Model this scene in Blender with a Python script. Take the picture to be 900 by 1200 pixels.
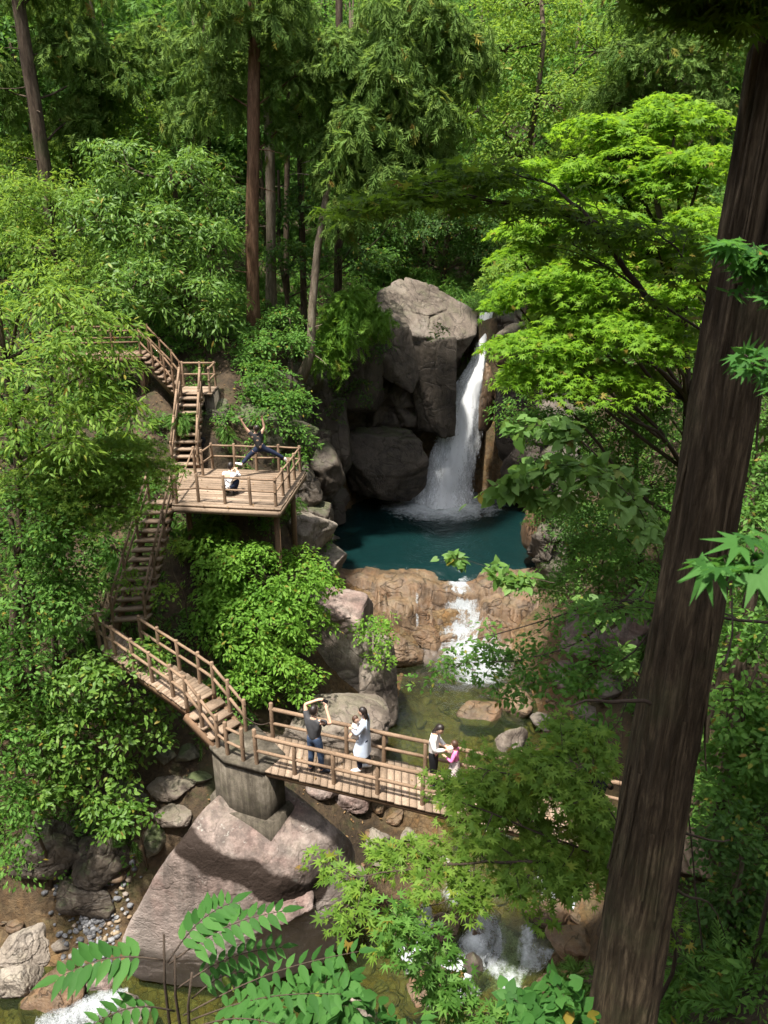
import bpy, bmesh, math, random
import numpy as np
from mathutils import Vector, Matrix

for o in list(bpy.data.objects):
    bpy.data.objects.remove(o)
S = bpy.context.scene
COL = S.collection
R = math.radians

# ------------------------------------------------------------------ camera
PITCH = R(22.0)
FOC = 906.0
cam_d = bpy.data.cameras.new("camera")
cam_d.sensor_fit = 'HORIZONTAL'
cam_d.sensor_width = 36.0
cam_d.lens = 36.0 * FOC / 900.0
cam_d.clip_start = 0.05
cam_d.clip_end = 1000.0
cam_d.dof.use_dof = True
cam_d.dof.focus_distance = 22.0
cam_d.dof.aperture_fstop = 14.0
cam = bpy.data.objects.new("camera", cam_d)
COL.objects.link(cam)
cam.location = (0, 0, 0)
cam.rotation_euler = (R(90) - PITCH, 0, 0)
S.camera = cam

# ------------------------------------------------------------------ daylight
SUN_EL, SUN_AZ = R(73), R(-140)      # azimuth from +Y towards +X
world = bpy.data.worlds.new("World")
S.world = world
world.use_nodes = True
wn = world.node_tree
bg = wn.nodes['Background']
sky = wn.nodes.new('ShaderNodeTexSky')
sky.sky_type = 'NISHITA'
sky.sun_disc = False
sky.sun_elevation = SUN_EL
sky.sun_rotation = SUN_AZ
sky.air_density = 1.0
sky.dust_density = 2.5
hsv = wn.nodes.new('ShaderNodeHueSaturation')      # hazy, humid summer sky: less blue
hsv.inputs['Saturation'].default_value = 0.45
wn.links.new(sky.outputs[0], hsv.inputs['Color'])
wn.links.new(hsv.outputs[0], bg.inputs[0])
bg.inputs[1].default_value = 0.108
sun_d = bpy.data.lights.new("sun", 'SUN')
sun_d.energy = 3.8
sun_d.angle = R(3.0)
sun_d.color = (1.0, 0.95, 0.86)
sun = bpy.data.objects.new("sun", sun_d)
COL.objects.link(sun)
sdir = Vector((math.sin(SUN_AZ) * math.cos(SUN_EL), math.cos(SUN_AZ) * math.cos(SUN_EL), math.sin(SUN_EL)))
sun.rotation_euler = sdir.to_track_quat('Z', 'Y').to_euler()
sun.location = (0, 10, 60)
S.view_settings.view_transform = 'Standard'
S.view_settings.look = 'None'
S.view_settings.exposure = 1.66
S.view_settings.gamma = 1.0
S.view_settings.use_curve_mapping = False
S.render.engine = 'CYCLES'
cy = S.cycles
cy.max_bounces = 6
cy.diffuse_bounces = 3
cy.glossy_bounces = 2
cy.transmission_bounces = 4
cy.transparent_max_bounces = 10
cy.caustics_reflective = False
cy.caustics_refractive = False
cy.sample_clamp_indirect = 4.0
cy.use_adaptive_sampling = True
cy.adaptive_threshold = 0.02
try:
    cy.use_denoising = True
    cy.denoiser = 'OPENIMAGEDENOISE'
    cy.denoising_prefilter = 'ACCURATE'
except Exception:
    pass

# ------------------------------------------------------------------ photo pixel -> world point
cp, sp = math.cos(PITCH), math.sin(PITCH)
def ray(px, py):
    u, w = (px - 450) / FOC, (600 - py) / FOC
    return np.array([u, w * sp + cp, w * cp - sp])
def PY(px, py, Y):
    r = ray(px, py); return r * (Y / r[1])
def PZ(px, py, z):
    r = ray(px, py); return r * (z / r[2])
def pxm(p):
    """pixels per metre at a world point"""
    return FOC / (p[1] * cp - p[2] * sp)

# ------------------------------------------------------------------ noise
def _hash(i, j, k, seed):
    h = (i.astype(np.int64) * 374761393 + j.astype(np.int64) * 668265263 + k.astype(np.int64) * 2147483647 + seed * 974634777) & 0xffffffff
    h = ((h ^ (h >> 13)) * 1274126177) & 0xffffffff
    h = ((h ^ (h >> 16)) * 2246822519) & 0xffffffff
    return ((h ^ (h >> 15)) & 0xffffff) / float(0xffffff)
def vnoise(P, seed=0):
    P = np.asarray(P, float)
    I = np.floor(P).astype(np.int64); f = P - I
    f = f * f * (3 - 2 * f)
    out = 0
    for a in (0, 1):
        wa = f[:, 0] if a else 1 - f[:, 0]
        for b in (0, 1):
            wb = f[:, 1] if b else 1 - f[:, 1]
            for c in (0, 1):
                wc = f[:, 2] if c else 1 - f[:, 2]
                out = out + wa * wb * wc * _hash(I[:, 0] + a, I[:, 1] + b, I[:, 2] + c, seed)
    return out * 2 - 1
def fbm(P, seed=0, oct=4, lac=2.03, gain=.5):
    P = np.asarray(P, float); s = 0; a = 1; t = 0
    for k in range(oct):
        s = s + a * vnoise(P * lac ** k + 17.3 * k, seed + k); t += a; a *= gain
    return s / t
def ridged(P, seed=0, oct=4):
    P = np.asarray(P, float); s = 0; a = 1; t = 0
    for k in range(oct):
        s = s + a * (1 - np.abs(vnoise(P * 2.03 ** k + 9.1 * k, seed + k)) * 2); t += a; a *= .5
    return s / t
def nrm(v):
    v = np.asarray(v, float)
    return v / np.maximum(np.linalg.norm(v, axis=-1, keepdims=True), 1e-9)

# ------------------------------------------------------------------ mesh building
class MB:
    """collects triangles and quads; build() links them as ONE mesh object"""
    def __init__(self):
        self.V = []; self.T = []; self.Q = []; self.n = 0
    def add(self, V, T=None, Q=None):
        V = np.asarray(V, float).reshape(-1, 3)
        if T is not None and len(T): self.T.append(np.asarray(T, np.int64) + self.n)
        if Q is not None and len(Q): self.Q.append(np.asarray(Q, np.int64) + self.n)
        self.V.append(V); self.n += len(V)
        return self
    def mesh(self, name, mat, smooth=False, off=(0, 0, 0)):
        V = (np.concatenate(self.V) if self.V else np.zeros((0, 3))) - np.asarray(off, float)
        T = np.concatenate(self.T) if self.T else np.zeros((0, 3), np.int64)
        Q = np.concatenate(self.Q) if self.Q else np.zeros((0, 4), np.int64)
        me = bpy.data.meshes.new(name)
        me.vertices.add(len(V)); me.vertices.foreach_set('co', V.astype(np.float32).ravel())
        li = np.concatenate([T.ravel(), Q.ravel()]).astype(np.int32)
        me.loops.add(len(li)); me.loops.foreach_set('vertex_index', li)
        ls = np.concatenate([np.arange(len(T)) * 3, len(T) * 3 + np.arange(len(Q)) * 4]).astype(np.int32)
        me.polygons.add(len(ls)); me.polygons.foreach_set('loop_start', ls)
        if smooth: me.polygons.foreach_set('use_smooth', np.ones(len(ls), bool))
        me.update(calc_edges=True)
        if mat is not None: me.materials.append(mat)
        return me
    def build(self, name, mat, parent=None, smooth=False, loc=None):
        if parent is not None:
            off = np.array(parent.matrix_world.translation) if parent.parent is None else np.array(parent['_abs'])
        else:
            off = np.array(loc if loc is not None else (0, 0, 0), float)
        o = bpy.data.objects.new(name, self.mesh(name, mat, smooth, off))
        COL.objects.link(o)
        if parent is not None: o.parent = parent
        else: o.location = tuple(off)
        return o
    # --- shapes
    def tube(self, P, r, n=8, cap=True, seed=None, amp=0.0):
        P = np.asarray(P, float); m = len(P)
        r = np.broadcast_to(np.asarray(r, float), (m,))
        t = np.gradient(P, axis=0) if m > 1 else np.array([[0, 0, 1.]])
        t = nrm(t)
        up = np.array([0, 0, 1.]) if abs(nrm(P[-1] - P[0])[2]) < .9 else np.array([1., 0, 0])
        a = nrm(np.cross(np.broadcast_to(up, t.shape), t)); b = np.cross(t, a)
        th = np.arange(n) * 2 * np.pi / n
        rr = r[:, None] * np.ones(n)[None]
        if seed is not None:
            rg = np.random.default_rng(seed); rr = rr * (1 + amp * rg.normal(size=rr.shape))
        V = P[:, None] + rr[..., None] * (np.cos(th)[None, :, None] * a[:, None] + np.sin(th)[None, :, None] * b[:, None])
        i = np.arange(m - 1)[:, None] * n; j = np.arange(n)[None]; k = (j + 1) % n
        Q = np.stack([i + j, i + k, i + n + k, i + n + j], -1).reshape(-1, 4)
        V = V.reshape(-1, 3); T = []
        if cap:
            V = np.concatenate([V, P[:1], P[-1:]]); c0, c1 = m * n, m * n + 1
            jj = np.arange(n); kk = (jj + 1) % n
            T = np.concatenate([np.stack([np.full(n, c0), kk, jj], -1), np.stack([np.full(n, c1), (m - 1) * n + jj, (m - 1) * n + kk], -1)])
        return self.add(V, T if cap else None, Q)
    def box(self, c, ax, ay, az):
        """centre and three half-axis vectors"""
        c, ax, ay, az = [np.asarray(v, float) for v in (c, ax, ay, az)]
        V = [c + sx * ax + sy * ay + sz * az for sx in (-1, 1) for sy in (-1, 1) for sz in (-1, 1)]
        Q = [(0, 1, 3, 2), (4, 6, 7, 5), (0, 4, 5, 1), (2, 3, 7, 6), (0, 2, 6, 4), (1, 5, 7, 3)]
        return self.add(V, None, Q)
    def beam(self, p, q, w, h, up=(0, 0, 1)):
        p, q = np.asarray(p, float), np.asarray(q, float)
        d = q - p; t = nrm(d); s = nrm(np.cross(t, up)); u = np.cross(s, t)
        return self.box((p + q) / 2, d / 2, s * w / 2, u * h / 2)
    def prism(self, poly, z0, z1):
        """vertical prism over a polygon (counter-clockwise xy)"""
        poly = np.asarray(poly, float); n = len(poly)
        V = np.concatenate([np.c_[poly, np.full(n, z0)], np.c_[poly, np.full(n, z1)], [[*poly.mean(0), z0]], [[*poly.mean(0), z1]]])
        j = np.arange(n); k = (j + 1) % n
        Q = np.stack([j, k, n + k, n + j], -1)
        T = np.concatenate([np.stack([np.full(n, 2 * n), k, j], -1), np.stack([np.full(n, 2 * n + 1), n + j, n + k], -1)])
        return self.add(V, T, Q)

def thing(name, label, cat, loc, group=None):
    o = bpy.data.objects.new(name, None); COL.objects.link(o)
    o.empty_display_size = .2
    o.location = tuple(float(v) for v in loc)
    o.matrix_world = Matrix.Translation(o.location)
    o['label'] = label; o['category'] = cat
    if group: o['group'] = group
    return o
def tag(o, label=None, cat=None, group=None, kind=None):
    if label: o['label'] = label
    if cat: o['category'] = cat
    if group: o['group'] = group
    if kind: o['kind'] = kind
    return o

# ------------------------------------------------------------------ materials
def new_mat(name):
    m = bpy.data.materials.new(name); m.use_nodes = True
    nt = m.node_tree; nt.nodes.clear()
    out = nt.nodes.new('ShaderNodeOutputMaterial')
    def N(t, **kw):
        n = nt.nodes.new('ShaderNode' + t)
        for k, v in kw.items():
            if isinstance(k, str) and hasattr(n, k): setattr(n, k, v)
        return n
    def L(a, b): nt.links.new(a, b)
    return m, nt, out, N, L
def ramp(N, stops, interp='LINEAR'):
    n = N('ValToRGB'); cr = n.color_ramp; cr.interpolation = interp
    while len(cr.elements) < len(stops): cr.elements.new(.5)
    for e, (p, c) in zip(cr.elements, stops):
        e.position = p; e.color = (*c, 1) if len(c) == 3 else c
    return n
def noise(N, L, vec, scale, detail=5, rough=.55, dist=0.0):
    n = N('TexNoise'); n.inputs['Scale'].default_value = scale; n.inputs['Detail'].default_value = detail
    n.inputs['Roughness'].default_value = rough; n.inputs['Distortion'].default_value = dist
    if vec is not None: L(vec, n.inputs['Vector'])
    return n
def mapping(N, L, vec, scale):
    n = N('Mapping'); n.inputs['Scale'].default_value = scale; L(vec, n.inputs['Vector']); return n.outputs[0]
def mixc(N, L, fac, a, b, mode='MIX'):
    n = N('MixRGB'); n.blend_type = mode
    for s, v in ((0, fac), (1, a), (2, b)):
        if hasattr(v, 'is_linked') or hasattr(v, 'links'): L(v, n.inputs[s])
        elif isinstance(v, (int, float)): n.inputs[s].default_value = v
        else: n.inputs[s].default_value = (*v, 1)
    return n.outputs[0]
def math_(N, L, op, a, b=0.0, clamp=False):
    n = N('Math'); n.operation = op; n.use_clamp = clamp
    for s, v in ((0, a), (1, b)):
        if hasattr(v, 'links'): L(v, n.inputs[s])
        else: n.inputs[s].default_value = v
    return n.outputs[0]
def principled(N, L, out, col, rough=.7, bump=None, bump_d=.02, bump_s=.6, spec=.4):
    p = N('BsdfPrincipled')
    if hasattr(col, 'links'): L(col, p.inputs['Base Color'])
    else: p.inputs['Base Color'].default_value = (*col, 1)
    if hasattr(rough, 'links'): L(rough, p.inputs['Roughness'])
    else: p.inputs['Roughness'].default_value = rough
    p.inputs['Specular IOR Level'].default_value = spec
    if bump is not None:
        b = N('Bump'); b.inputs['Distance'].default_value = bump_d; b.inputs['Strength'].default_value = bump_s
        L(bump, b.inputs['Height']); L(b.outputs[0], p.inputs['Normal'])
    L(p.outputs[0], out.inputs[0])
    return p

def leaf_mat(name, dark, mid, light, trans=(.18, .30, .04), tfac=.42, rough=.42, spec=.45):
    m, nt, out, N, L = new_mat(name)
    g = N('NewGeometry')
    r = ramp(N, [(0, dark), (.45, mid), (.965, light), (.985, (.24, .20, .035)), (1, (.20, .11, .03))]); L(g.outputs['Random Per Island'], r.inputs[0])
    tc = N('TexCoord'); nz = noise(N, L, tc.outputs['Object'], .55, 2)
    nr = ramp(N, [(.3, (.72, .80, .62)), (.7, (1.18, 1.12, 1.1))]); L(nz.outputs[0], nr.inputs[0])
    c = mixc(N, L, 1.0, r.outputs[0], nr.outputs[0], 'MULTIPLY')
    p = N('BsdfPrincipled'); L(c, p.inputs['Base Color'])
    p.inputs['Roughness'].default_value = rough; p.inputs['Specular IOR Level'].default_value = spec
    t = N('BsdfTranslucent'); L(mixc(N, L, .6, c, trans), t.inputs[0])
    mx = N('MixShader'); mx.inputs[0].default_value = tfac
    L(p.outputs[0], mx.inputs[1]); L(t.outputs[0], mx.inputs[2]); L(mx.outputs[0], out.inputs[0])
    return m

def wood_mat(name, a, b, c, rough=.75, moss=0.0):
    m, nt, out, N, L = new_mat(name)
    g = N('NewGeometry'); tc = N('TexCoord')
    r = ramp(N, [(0, a), (.5, b), (1, c)]); L(g.outputs['Random Per Island'], r.inputs[0])
    n1 = noise(N, L, tc.outputs['Object'], 2.2, 6, .65)
    n2 = noise(N, L, tc.outputs['Object'], 30, 4, .6, 1.2)
    r1 = ramp(N, [(.25, (.55, .52, .50)), (.5, (1, 1, 1)), (.8, (1.15, 1.12, 1.08))]); L(n1.outputs[0], r1.inputs[0])
    r2 = ramp(N, [(.3, (.6, .58, .56)), (.6, (1.05, 1.04, 1.03))]); L(n2.outputs[0], r2.inputs[0])
    col = mixc(N, L, 1, r.outputs[0], r1.outputs[0], 'MULTIPLY'); col = mixc(N, L, .8, col, r2.outputs[0], 'MULTIPLY')
    if moss:
        n3 = noise(N, L, tc.outputs['Object'], 1.4, 6, .7); mr = ramp(N, [(.52, (0, 0, 0)), (.66, (1, 1, 1))]); L(n3.outputs[0], mr.inputs[0])
        col = mixc(N, L, math_(N, L, 'MULTIPLY', mr.outputs[0], moss), col, (.045, .055, .018))
    principled(N, L, out, col, rough, n2.outputs[0], .006, .5, .25)
    return m

def facet(P, rg, cell, box, amp, tilt):
    """fractured-block offset: every random cell gets its own offset and tilt"""
    n = max(6, int(np.prod((box[1] - box[0]) / cell)))
    C = box[0] + rg.random((n, 3)) * (box[1] - box[0]); o = rg.normal(size=n) * amp; g = rg.normal(size=(n, 3)) * tilt
    out = np.empty(len(P))
    for s in range(0, len(P), 4000):
        q = P[s:s + 4000]; d = ((q[:, None] - C[None]) ** 2).sum(-1); k = d.argmin(1); d1 = np.sqrt(d[np.arange(len(q)), k]); d[np.arange(len(q)), k] = 1e9; d2 = np.sqrt(d.min(1))
        out[s:s + 4000] = o[k] + ((q - C[k]) * g[k]).sum(1) - amp * .7 * np.exp(-((d2 - d1) / (cell * .07)) ** 2)
    return out
def rock_mat(name, base, dark, light, scale=1.0, moss=.25, lichen=.35, warm=None, warm_amt=.0, rough=.8, crack=.7, streak=0.0, stain=False):
    m, nt, out, N, L = new_mat(name)
    tc = N('TexCoord'); g = N('NewGeometry'); P = g.outputs['Position']
    n1 = noise(N, L, P, .55 * scale, 7, .62, .6)
    n2 = noise(N, L, P, 3.2 * scale, 8, .7)
    n3 = noise(N, L, P, 22 * scale, 4, .6)
    r1 = ramp(N, [(.28, dark), (.5, base), (.74, light)]); L(n1.outputs[0], r1.inputs[0])
    r2 = ramp(N, [(.3, (.5, .48, .47)), (.55, (1, 1, 1)), (.75, (1.25, 1.22, 1.18))]); L(n2.outputs[0], r2.inputs[0])
    col = mixc(N, L, .85, r1.outputs[0], r2.outputs[0], 'MULTIPLY')
    r3 = ramp(N, [(.35, (.7, .7, .7)), (.6, (1.1, 1.1, 1.1))]); L(n3.outputs[0], r3.inputs[0])
    col = mixc(N, L, .6, col, r3.outputs[0], 'MULTIPLY')
    if warm is not None:
        nw = noise(N, L, P, .8 * scale, 5, .6, 1.0); rw = ramp(N, [(.42, (0, 0, 0)), (.62, (1, 1, 1))]); L(nw.outputs[0], rw.inputs[0])
        col = mixc(N, L, math_(N, L, 'MULTIPLY', rw.outputs[0], warm_amt), col, warm)
    if streak:
        ns = noise(N, L, mapping(N, L, P, (3.5, 3.5, .35)), 1.0, 6, .65); rs = ramp(N, [(.42, (0, 0, 0)), (.6, (1, 1, 1))]); L(ns.outputs[0], rs.inputs[0])
        col = mixc(N, L, math_(N, L, 'MULTIPLY', rs.outputs[0], streak), col, (.035, .030, .026))
    if lichen:
        nl = noise(N, L, P, 5.5 * scale, 7, .75, .4); rl = ramp(N, [(.60, (0, 0, 0)), (.68, (1, 1, 1))]); L(nl.outputs[0], rl.inputs[0])
        col = mixc(N, L, math_(N, L, 'MULTIPLY', rl.outputs[0], lichen), col, (.42, .41, .36))
    nd = noise(N, L, P, .85 * scale, 3, .5, 1.2)
    ab = math_(N, L, 'ABSOLUTE', math_(N, L, 'SUBTRACT', nd.outputs[0], .5))
    rc = ramp(N, [(0, (.1, .1, .1)), (.010, (.7, .7, .7)), (.03, (1, 1, 1))]); L(ab, rc.inputs[0])
    col = mixc(N, L, crack, col, mixc(N, L, .75, col, rc.outputs[0], 'MULTIPLY'))
    if moss:
        sx = N('SeparateXYZ'); L(g.outputs['Normal'], sx.inputs[0])
        nm = noise(N, L, P, 1.6 * scale, 7, .7)
        f = math_(N, L, 'MULTIPLY_ADD', sx.outputs[2], .35); nt.nodes[-1].inputs[2].default_value = -.12
        f = math_(N, L, 'ADD', f, nm.outputs[0])
        rm = ramp(N, [(.62, (0, 0, 0)), (.74, (1, 1, 1))]); L(f, rm.inputs[0])
        col = mixc(N, L, math_(N, L, 'MULTIPLY', rm.outputs[0], moss), col, (.045, .065, .018))
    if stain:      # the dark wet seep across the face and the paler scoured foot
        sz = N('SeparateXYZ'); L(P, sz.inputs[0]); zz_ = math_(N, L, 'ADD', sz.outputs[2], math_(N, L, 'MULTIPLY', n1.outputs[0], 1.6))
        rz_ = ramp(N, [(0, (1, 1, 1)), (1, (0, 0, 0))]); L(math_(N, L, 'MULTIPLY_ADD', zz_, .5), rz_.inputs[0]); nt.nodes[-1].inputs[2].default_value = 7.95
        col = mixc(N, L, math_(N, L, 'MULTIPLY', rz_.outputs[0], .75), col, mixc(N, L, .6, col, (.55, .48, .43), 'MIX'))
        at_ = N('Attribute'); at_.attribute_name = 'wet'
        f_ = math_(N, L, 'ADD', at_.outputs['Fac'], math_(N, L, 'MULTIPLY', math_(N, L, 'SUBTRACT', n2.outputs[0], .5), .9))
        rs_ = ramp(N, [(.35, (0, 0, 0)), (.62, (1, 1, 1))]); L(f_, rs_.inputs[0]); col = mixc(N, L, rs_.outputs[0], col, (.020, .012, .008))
    h = math_(N, L, 'ADD', n2.outputs[0], math_(N, L, 'MULTIPLY', n3.outputs[0], .3))
    h = math_(N, L, 'ADD', h, math_(N, L, 'MULTIPLY', rc.outputs[0], .5 * crack))
    principled(N, L, out, col, rough, h, .075, .85, .3)
    return m

def bark_mat(name, dark, mid, light, fine=9, moss=.25):
    m, nt, out, N, L = new_mat(name); g = N('NewGeometry'); P = g.outputs['Position']
    n1 = noise(N, L, mapping(N, L, P, (fine, fine, fine * .16)), 1, 6, .68, .6); n2 = noise(N, L, mapping(N, L, P, (fine * 4, fine * 4, fine * .5)), 1, 4, .7); n3 = noise(N, L, P, .9, 5, .6)
    r1 = ramp(N, [(.32, dark), (.52, mid), (.72, light)]); L(n1.outputs[0], r1.inputs[0])
    r2 = ramp(N, [(.3, (.5, .5, .5)), (.65, (1.2, 1.2, 1.2))]); L(n2.outputs[0], r2.inputs[0]); c = mixc(N, L, .8, r1.outputs[0], r2.outputs[0], 'MULTIPLY')
    rm = ramp(N, [(.5, (0, 0, 0)), (.64, (1, 1, 1))]); L(n3.outputs[0], rm.inputs[0]); c = mixc(N, L, math_(N, L, 'MULTIPLY', rm.outputs[0], moss), c, (.045, .055, .022))
    principled(N, L, out, c, .92, math_(N, L, 'ADD', n1.outputs[0], math_(N, L, 'MULTIPLY', n2.outputs[0], .5)), .03, .9, .12); return m

M = {}
M['wood'] = wood_mat('weathered_log', (.15, .098, .062), (.20, .135, .088), (.26, .18, .12))
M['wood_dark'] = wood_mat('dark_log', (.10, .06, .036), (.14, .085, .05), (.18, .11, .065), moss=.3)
M['plank'] = wood_mat('deck_plank', (.17, .122, .084), (.235, .172, .122), (.30, .225, .165))
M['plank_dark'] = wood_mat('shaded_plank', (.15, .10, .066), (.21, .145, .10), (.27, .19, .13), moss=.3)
M['bark_red'] = bark_mat('cypress_bark', (.055, .030, .018), (.135, .075, .045), (.21, .13, .085), 9, .12)
M['bark'] = bark_mat('grey_brown_bark', (.028, .020, .014), (.075, .054, .038), (.13, .10, .075), 8, .4)
M['bark_pale'] = bark_mat('pale_bark', (.085, .066, .048), (.17, .135, .10), (.26, .22, .175), 8, .25)
M['twig'] = wood_mat('twig_bark', (.04, .030, .022), (.05, .036, .026), (.06, .044, .032), .9, .2)
M['granite'] = rock_mat('granite', (.17, .138, .112), (.075, .058, .046), (.27, .235, .20), lichen=.25)
M['granite_pale'] = rock_mat('pale_granite', (.23, .195, .16), (.11, .09, .072), (.33, .29, .25), moss=.12, lichen=.3)
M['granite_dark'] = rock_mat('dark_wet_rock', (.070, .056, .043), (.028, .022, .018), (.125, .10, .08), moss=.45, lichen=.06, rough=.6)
M['granite_amber'] = rock_mat('amber_rock', (.150, .098, .058), (.062, .040, .024), (.245, .18, .12), moss=.12, lichen=.15, warm=(.15, .075, .032), warm_amt=.5, rough=.55, crack=.95, streak=.4)
M['granite_rose'] = rock_mat('rosy_granite', (.26, .195, .17), (.12, .082, .072), (.37, .32, .29), scale=.8, moss=.06, lichen=.3, warm=(.15, .082, .07), warm_amt=.6, streak=.5, crack=.2)
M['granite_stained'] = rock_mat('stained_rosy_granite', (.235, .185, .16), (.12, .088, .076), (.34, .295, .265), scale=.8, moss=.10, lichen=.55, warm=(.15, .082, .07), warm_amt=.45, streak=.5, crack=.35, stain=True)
M['granite_cliff'] = rock_mat('cliff_rock', (.080, .064, .049), (.030, .024, .019), (.145, .12, .096), moss=.35, lichen=.12, rough=.7, streak=.4)
M['granite_moss'] = rock_mat('mossy_rock', (.095, .088, .06), (.04, .036, .025), (.17, .155, .12), moss=.75, lichen=.1)
# ------------------------------------------------------------------ terrain
ANCH = []
def A(px, py, Y, dz=0.0):
    p = PY(px, py, Y); ANCH.append((p[0], p[1], p[2] + dz))
def AW(x, y, z): ANCH.append((x, y, z))
# left bank
A(30, 1110, 14.3); A(60, 1000, 16.2); A(60, 900, 17.6); A(60, 800, 18.6); A(100, 755, 19.0, -.6); A(60, 650, 21); A(100, 560, 23.5)
A(150, 450, 26.8); A(100, 400, 29.5); A(70, 305, 36); A(298, 400, 30); A(230, 415, 28.3); A(300, 480, 26.3); A(300, 530, 25.2); A(365, 440, 31)
A(215, 610, 21.5, -.6); A(290, 640, 22.3); A(280, 800, 19.2); A(200, 700, 20.2); A(230, 905, 16.9); A(220, 965, 15.9); A(150, 850, 17.7)
A(350, 640, 23.5); A(390, 690, 24.5); A(300, 1050, 14.6, -.6); A(150, 1000, 15.9)
AW(-14, 16, -10); AW(-20, 18, -6); AW(-18, 26, -2.5); AW(-26, 30, 3); AW(-30, 12, -2); AW(-14, 9, -16); AW(-24, 2, -8); AW(-14, 34, -2)
# stream bed
AW(2, 33, -15.8); AW(1.5, 27, -15.2); AW(2.5, 22, -17.0); AW(3.5, 17.5, -17.6); AW(3, 14, -18.9); AW(-2, 12.6, -19.2); AW(-8, 12.5, -19.2); AW(-14, 12.5, -19.5); AW(-22, 11, -20)
# right bank
AW(8.5, 30, -8.5); AW(9, 34, -6); A(700, 760, 22); A(760, 800, 18); A(850, 600, 22); A(880, 450, 25); A(880, 900, 14); A(860, 1150, 7.5); A(660, 700, 26); A(650, 640, 29)
AW(7, 24, -13.2); AW(7.5, 19, -14.2); AW(6.8, 15, -15.5); AW(16, 30, -2.5); AW(15, 20, -6.5); AW(14, 12, -6); AW(10, 5, -4.5); AW(2.6, 4.4, -8.0); AW(5, 4.5, -6.8); AW(5.2, 11.0, -12.3); AW(6.0, 11.5, -11.6); AW(5.0, 8.8, -12.6)
AW(0, 1, -4.4); AW(0, 4, -9.6); AW(0, 7, -14.0); AW(0, 10, -18.0); AW(-6, 4, -10); AW(-6, 8, -16.5); AW(-8, 0, -5); AW(0, -1, -1.9); AW(0, -6, 2); AW(8, -3, 0); AW(-14, -6, 1); AW(25, 5, 5); AW(30, 20, 5)
# upstream and hills
AW(4.5, 40, -4.9); AW(3.5, 48, -4.0); AW(2, 60, 0); AW(-8, 42, -.8); AW(14, 42, 1); AW(-12, 55, 5); AW(14, 55, 8); AW(0, 80, 14); AW(-30, 60, 16); AW(32, 60, 18)
AW(0, 120, 42); AW(-50, 100, 40); AW(50, 100, 42); AW(0, 160, 66); AW(-60, 160, 66); AW(60, 160, 68); AW(-60, 50, 25); AW(60, 50, 30); AW(-60, 0, 14); AW(60, 0, 28); AW(0, -40, 22); AW(-60, -40, 30); AW(60, -40, 38)
ANCH = np.array(ANCH)
def _tps(d2): return np.where(d2 > 1e-9, .5 * d2 * np.log(np.maximum(d2, 1e-9)), 0)
_n = len(ANCH)
_K = _tps(((ANCH[:, None, :2] - ANCH[None, :, :2]) ** 2).sum(-1)) + np.eye(_n) * 1.5
_Pm = np.c_[np.ones(_n), ANCH[:, :2]]
_w = np.linalg.solve(np.block([[_K, _Pm], [_Pm.T, np.zeros((3, 3))]]), np.r_[ANCH[:, 2], 0, 0, 0])

# streams: x, y, water level, half width
STREAM = np.array([(3.2, 25.6, -16.0, 1.7), (3.0, 24.2, -16.0, 2.4), (2.8, 22.3, -16.0, 2.8), (3.0, 20.2, -16.02, 2.3), (3.6, 18.6, -16.2, 1.7), (3.9, 17.0, -16.6, 1.5), (3.2, 15.4, -17.2, 1.4), (2.4, 14.2, -17.8, 1.6), (.6, 13.2, -18.15, 1.7), (-2, 12.4, -18.3, 1.6), (-5, 12.3, -18.35, 1.5), (-8, 12.6, -18.45, 1.4), (-12, 12.6, -18.8, 1.4)])
UPPER = np.array([(4.9, 38.0, -4.95, .55), (4.6, 40, -4.75, .9), (3.8, 46, -4.3, 1.2), (3.0, 52, -3.6, 1.2)])
POOL_Z = -14.0
POOL = np.array([(-2.9, 29.9), (-2.0, 28.7), (0, 28.4), (2.0, 28.5), (4.6, 28.6), (6.3, 29.4), (6.9, 32), (6.9, 36), (4.6, 37.6), (1.2, 37.5), (-1.4, 36.2), (-2.6, 33)])
WALK_LINE = np.concatenate([np.linspace(p, q, 8) for p, q in [(PZ(105, 745, -10.9), PZ(160, 770, -10.9)), (PZ(160, 770, -10.9), PZ(232, 820, -11.1)), (PZ(232, 820, -11.1), PZ(285, 880, -11.8)), (PZ(146, 728, -10.9), PZ(190, 578, -8.05)), (PZ(220, 575, -8.05), PZ(330, 570, -8.05)), (PZ(230, 553, -8.05), PZ(335, 553, -8.05)), (PZ(216, 550, -8.05), PZ(224, 462, -5.95)), (PZ(205, 452, -5.95), PZ(166, 415, -4.85))]])
OUTLET = np.concatenate([np.linspace(p, q, 8) for p, q in [((-2.7, 30.5, -14.2), (-2.2, 28.9, -14.2)), ((-2.2, 28.9, -14.2), (-1.2, 27.6, -14.3)), ((-1.2, 27.6, -14.3), (-.6, 26.0, -15.0)), ((-.6, 26.0, -15.0), (0, 24.6, -16.2)), ((-1.2, 27.8, -14.3), (4.8, 28.2, -14.3)), ((-.2, 26.6, -14.8), (4.2, 26.6, -14.8))]])
def resample(path, step=.25):
    d = np.r_[0, np.cumsum(np.linalg.norm(np.diff(path[:, :2], axis=0), axis=1))]
    t = np.linspace(0, d[-1], int(d[-1] / step) + 2)
    out = np.stack([np.interp(t, d, path[:, k]) for k in range(path.shape[1])], -1)
    for _ in range(6): out[1:-1] = .5 * out[1:-1] + .25 * (out[:-2] + out[2:])
    return out
STR_F, UP_F = resample(STREAM), resample(UPPER)
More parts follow.
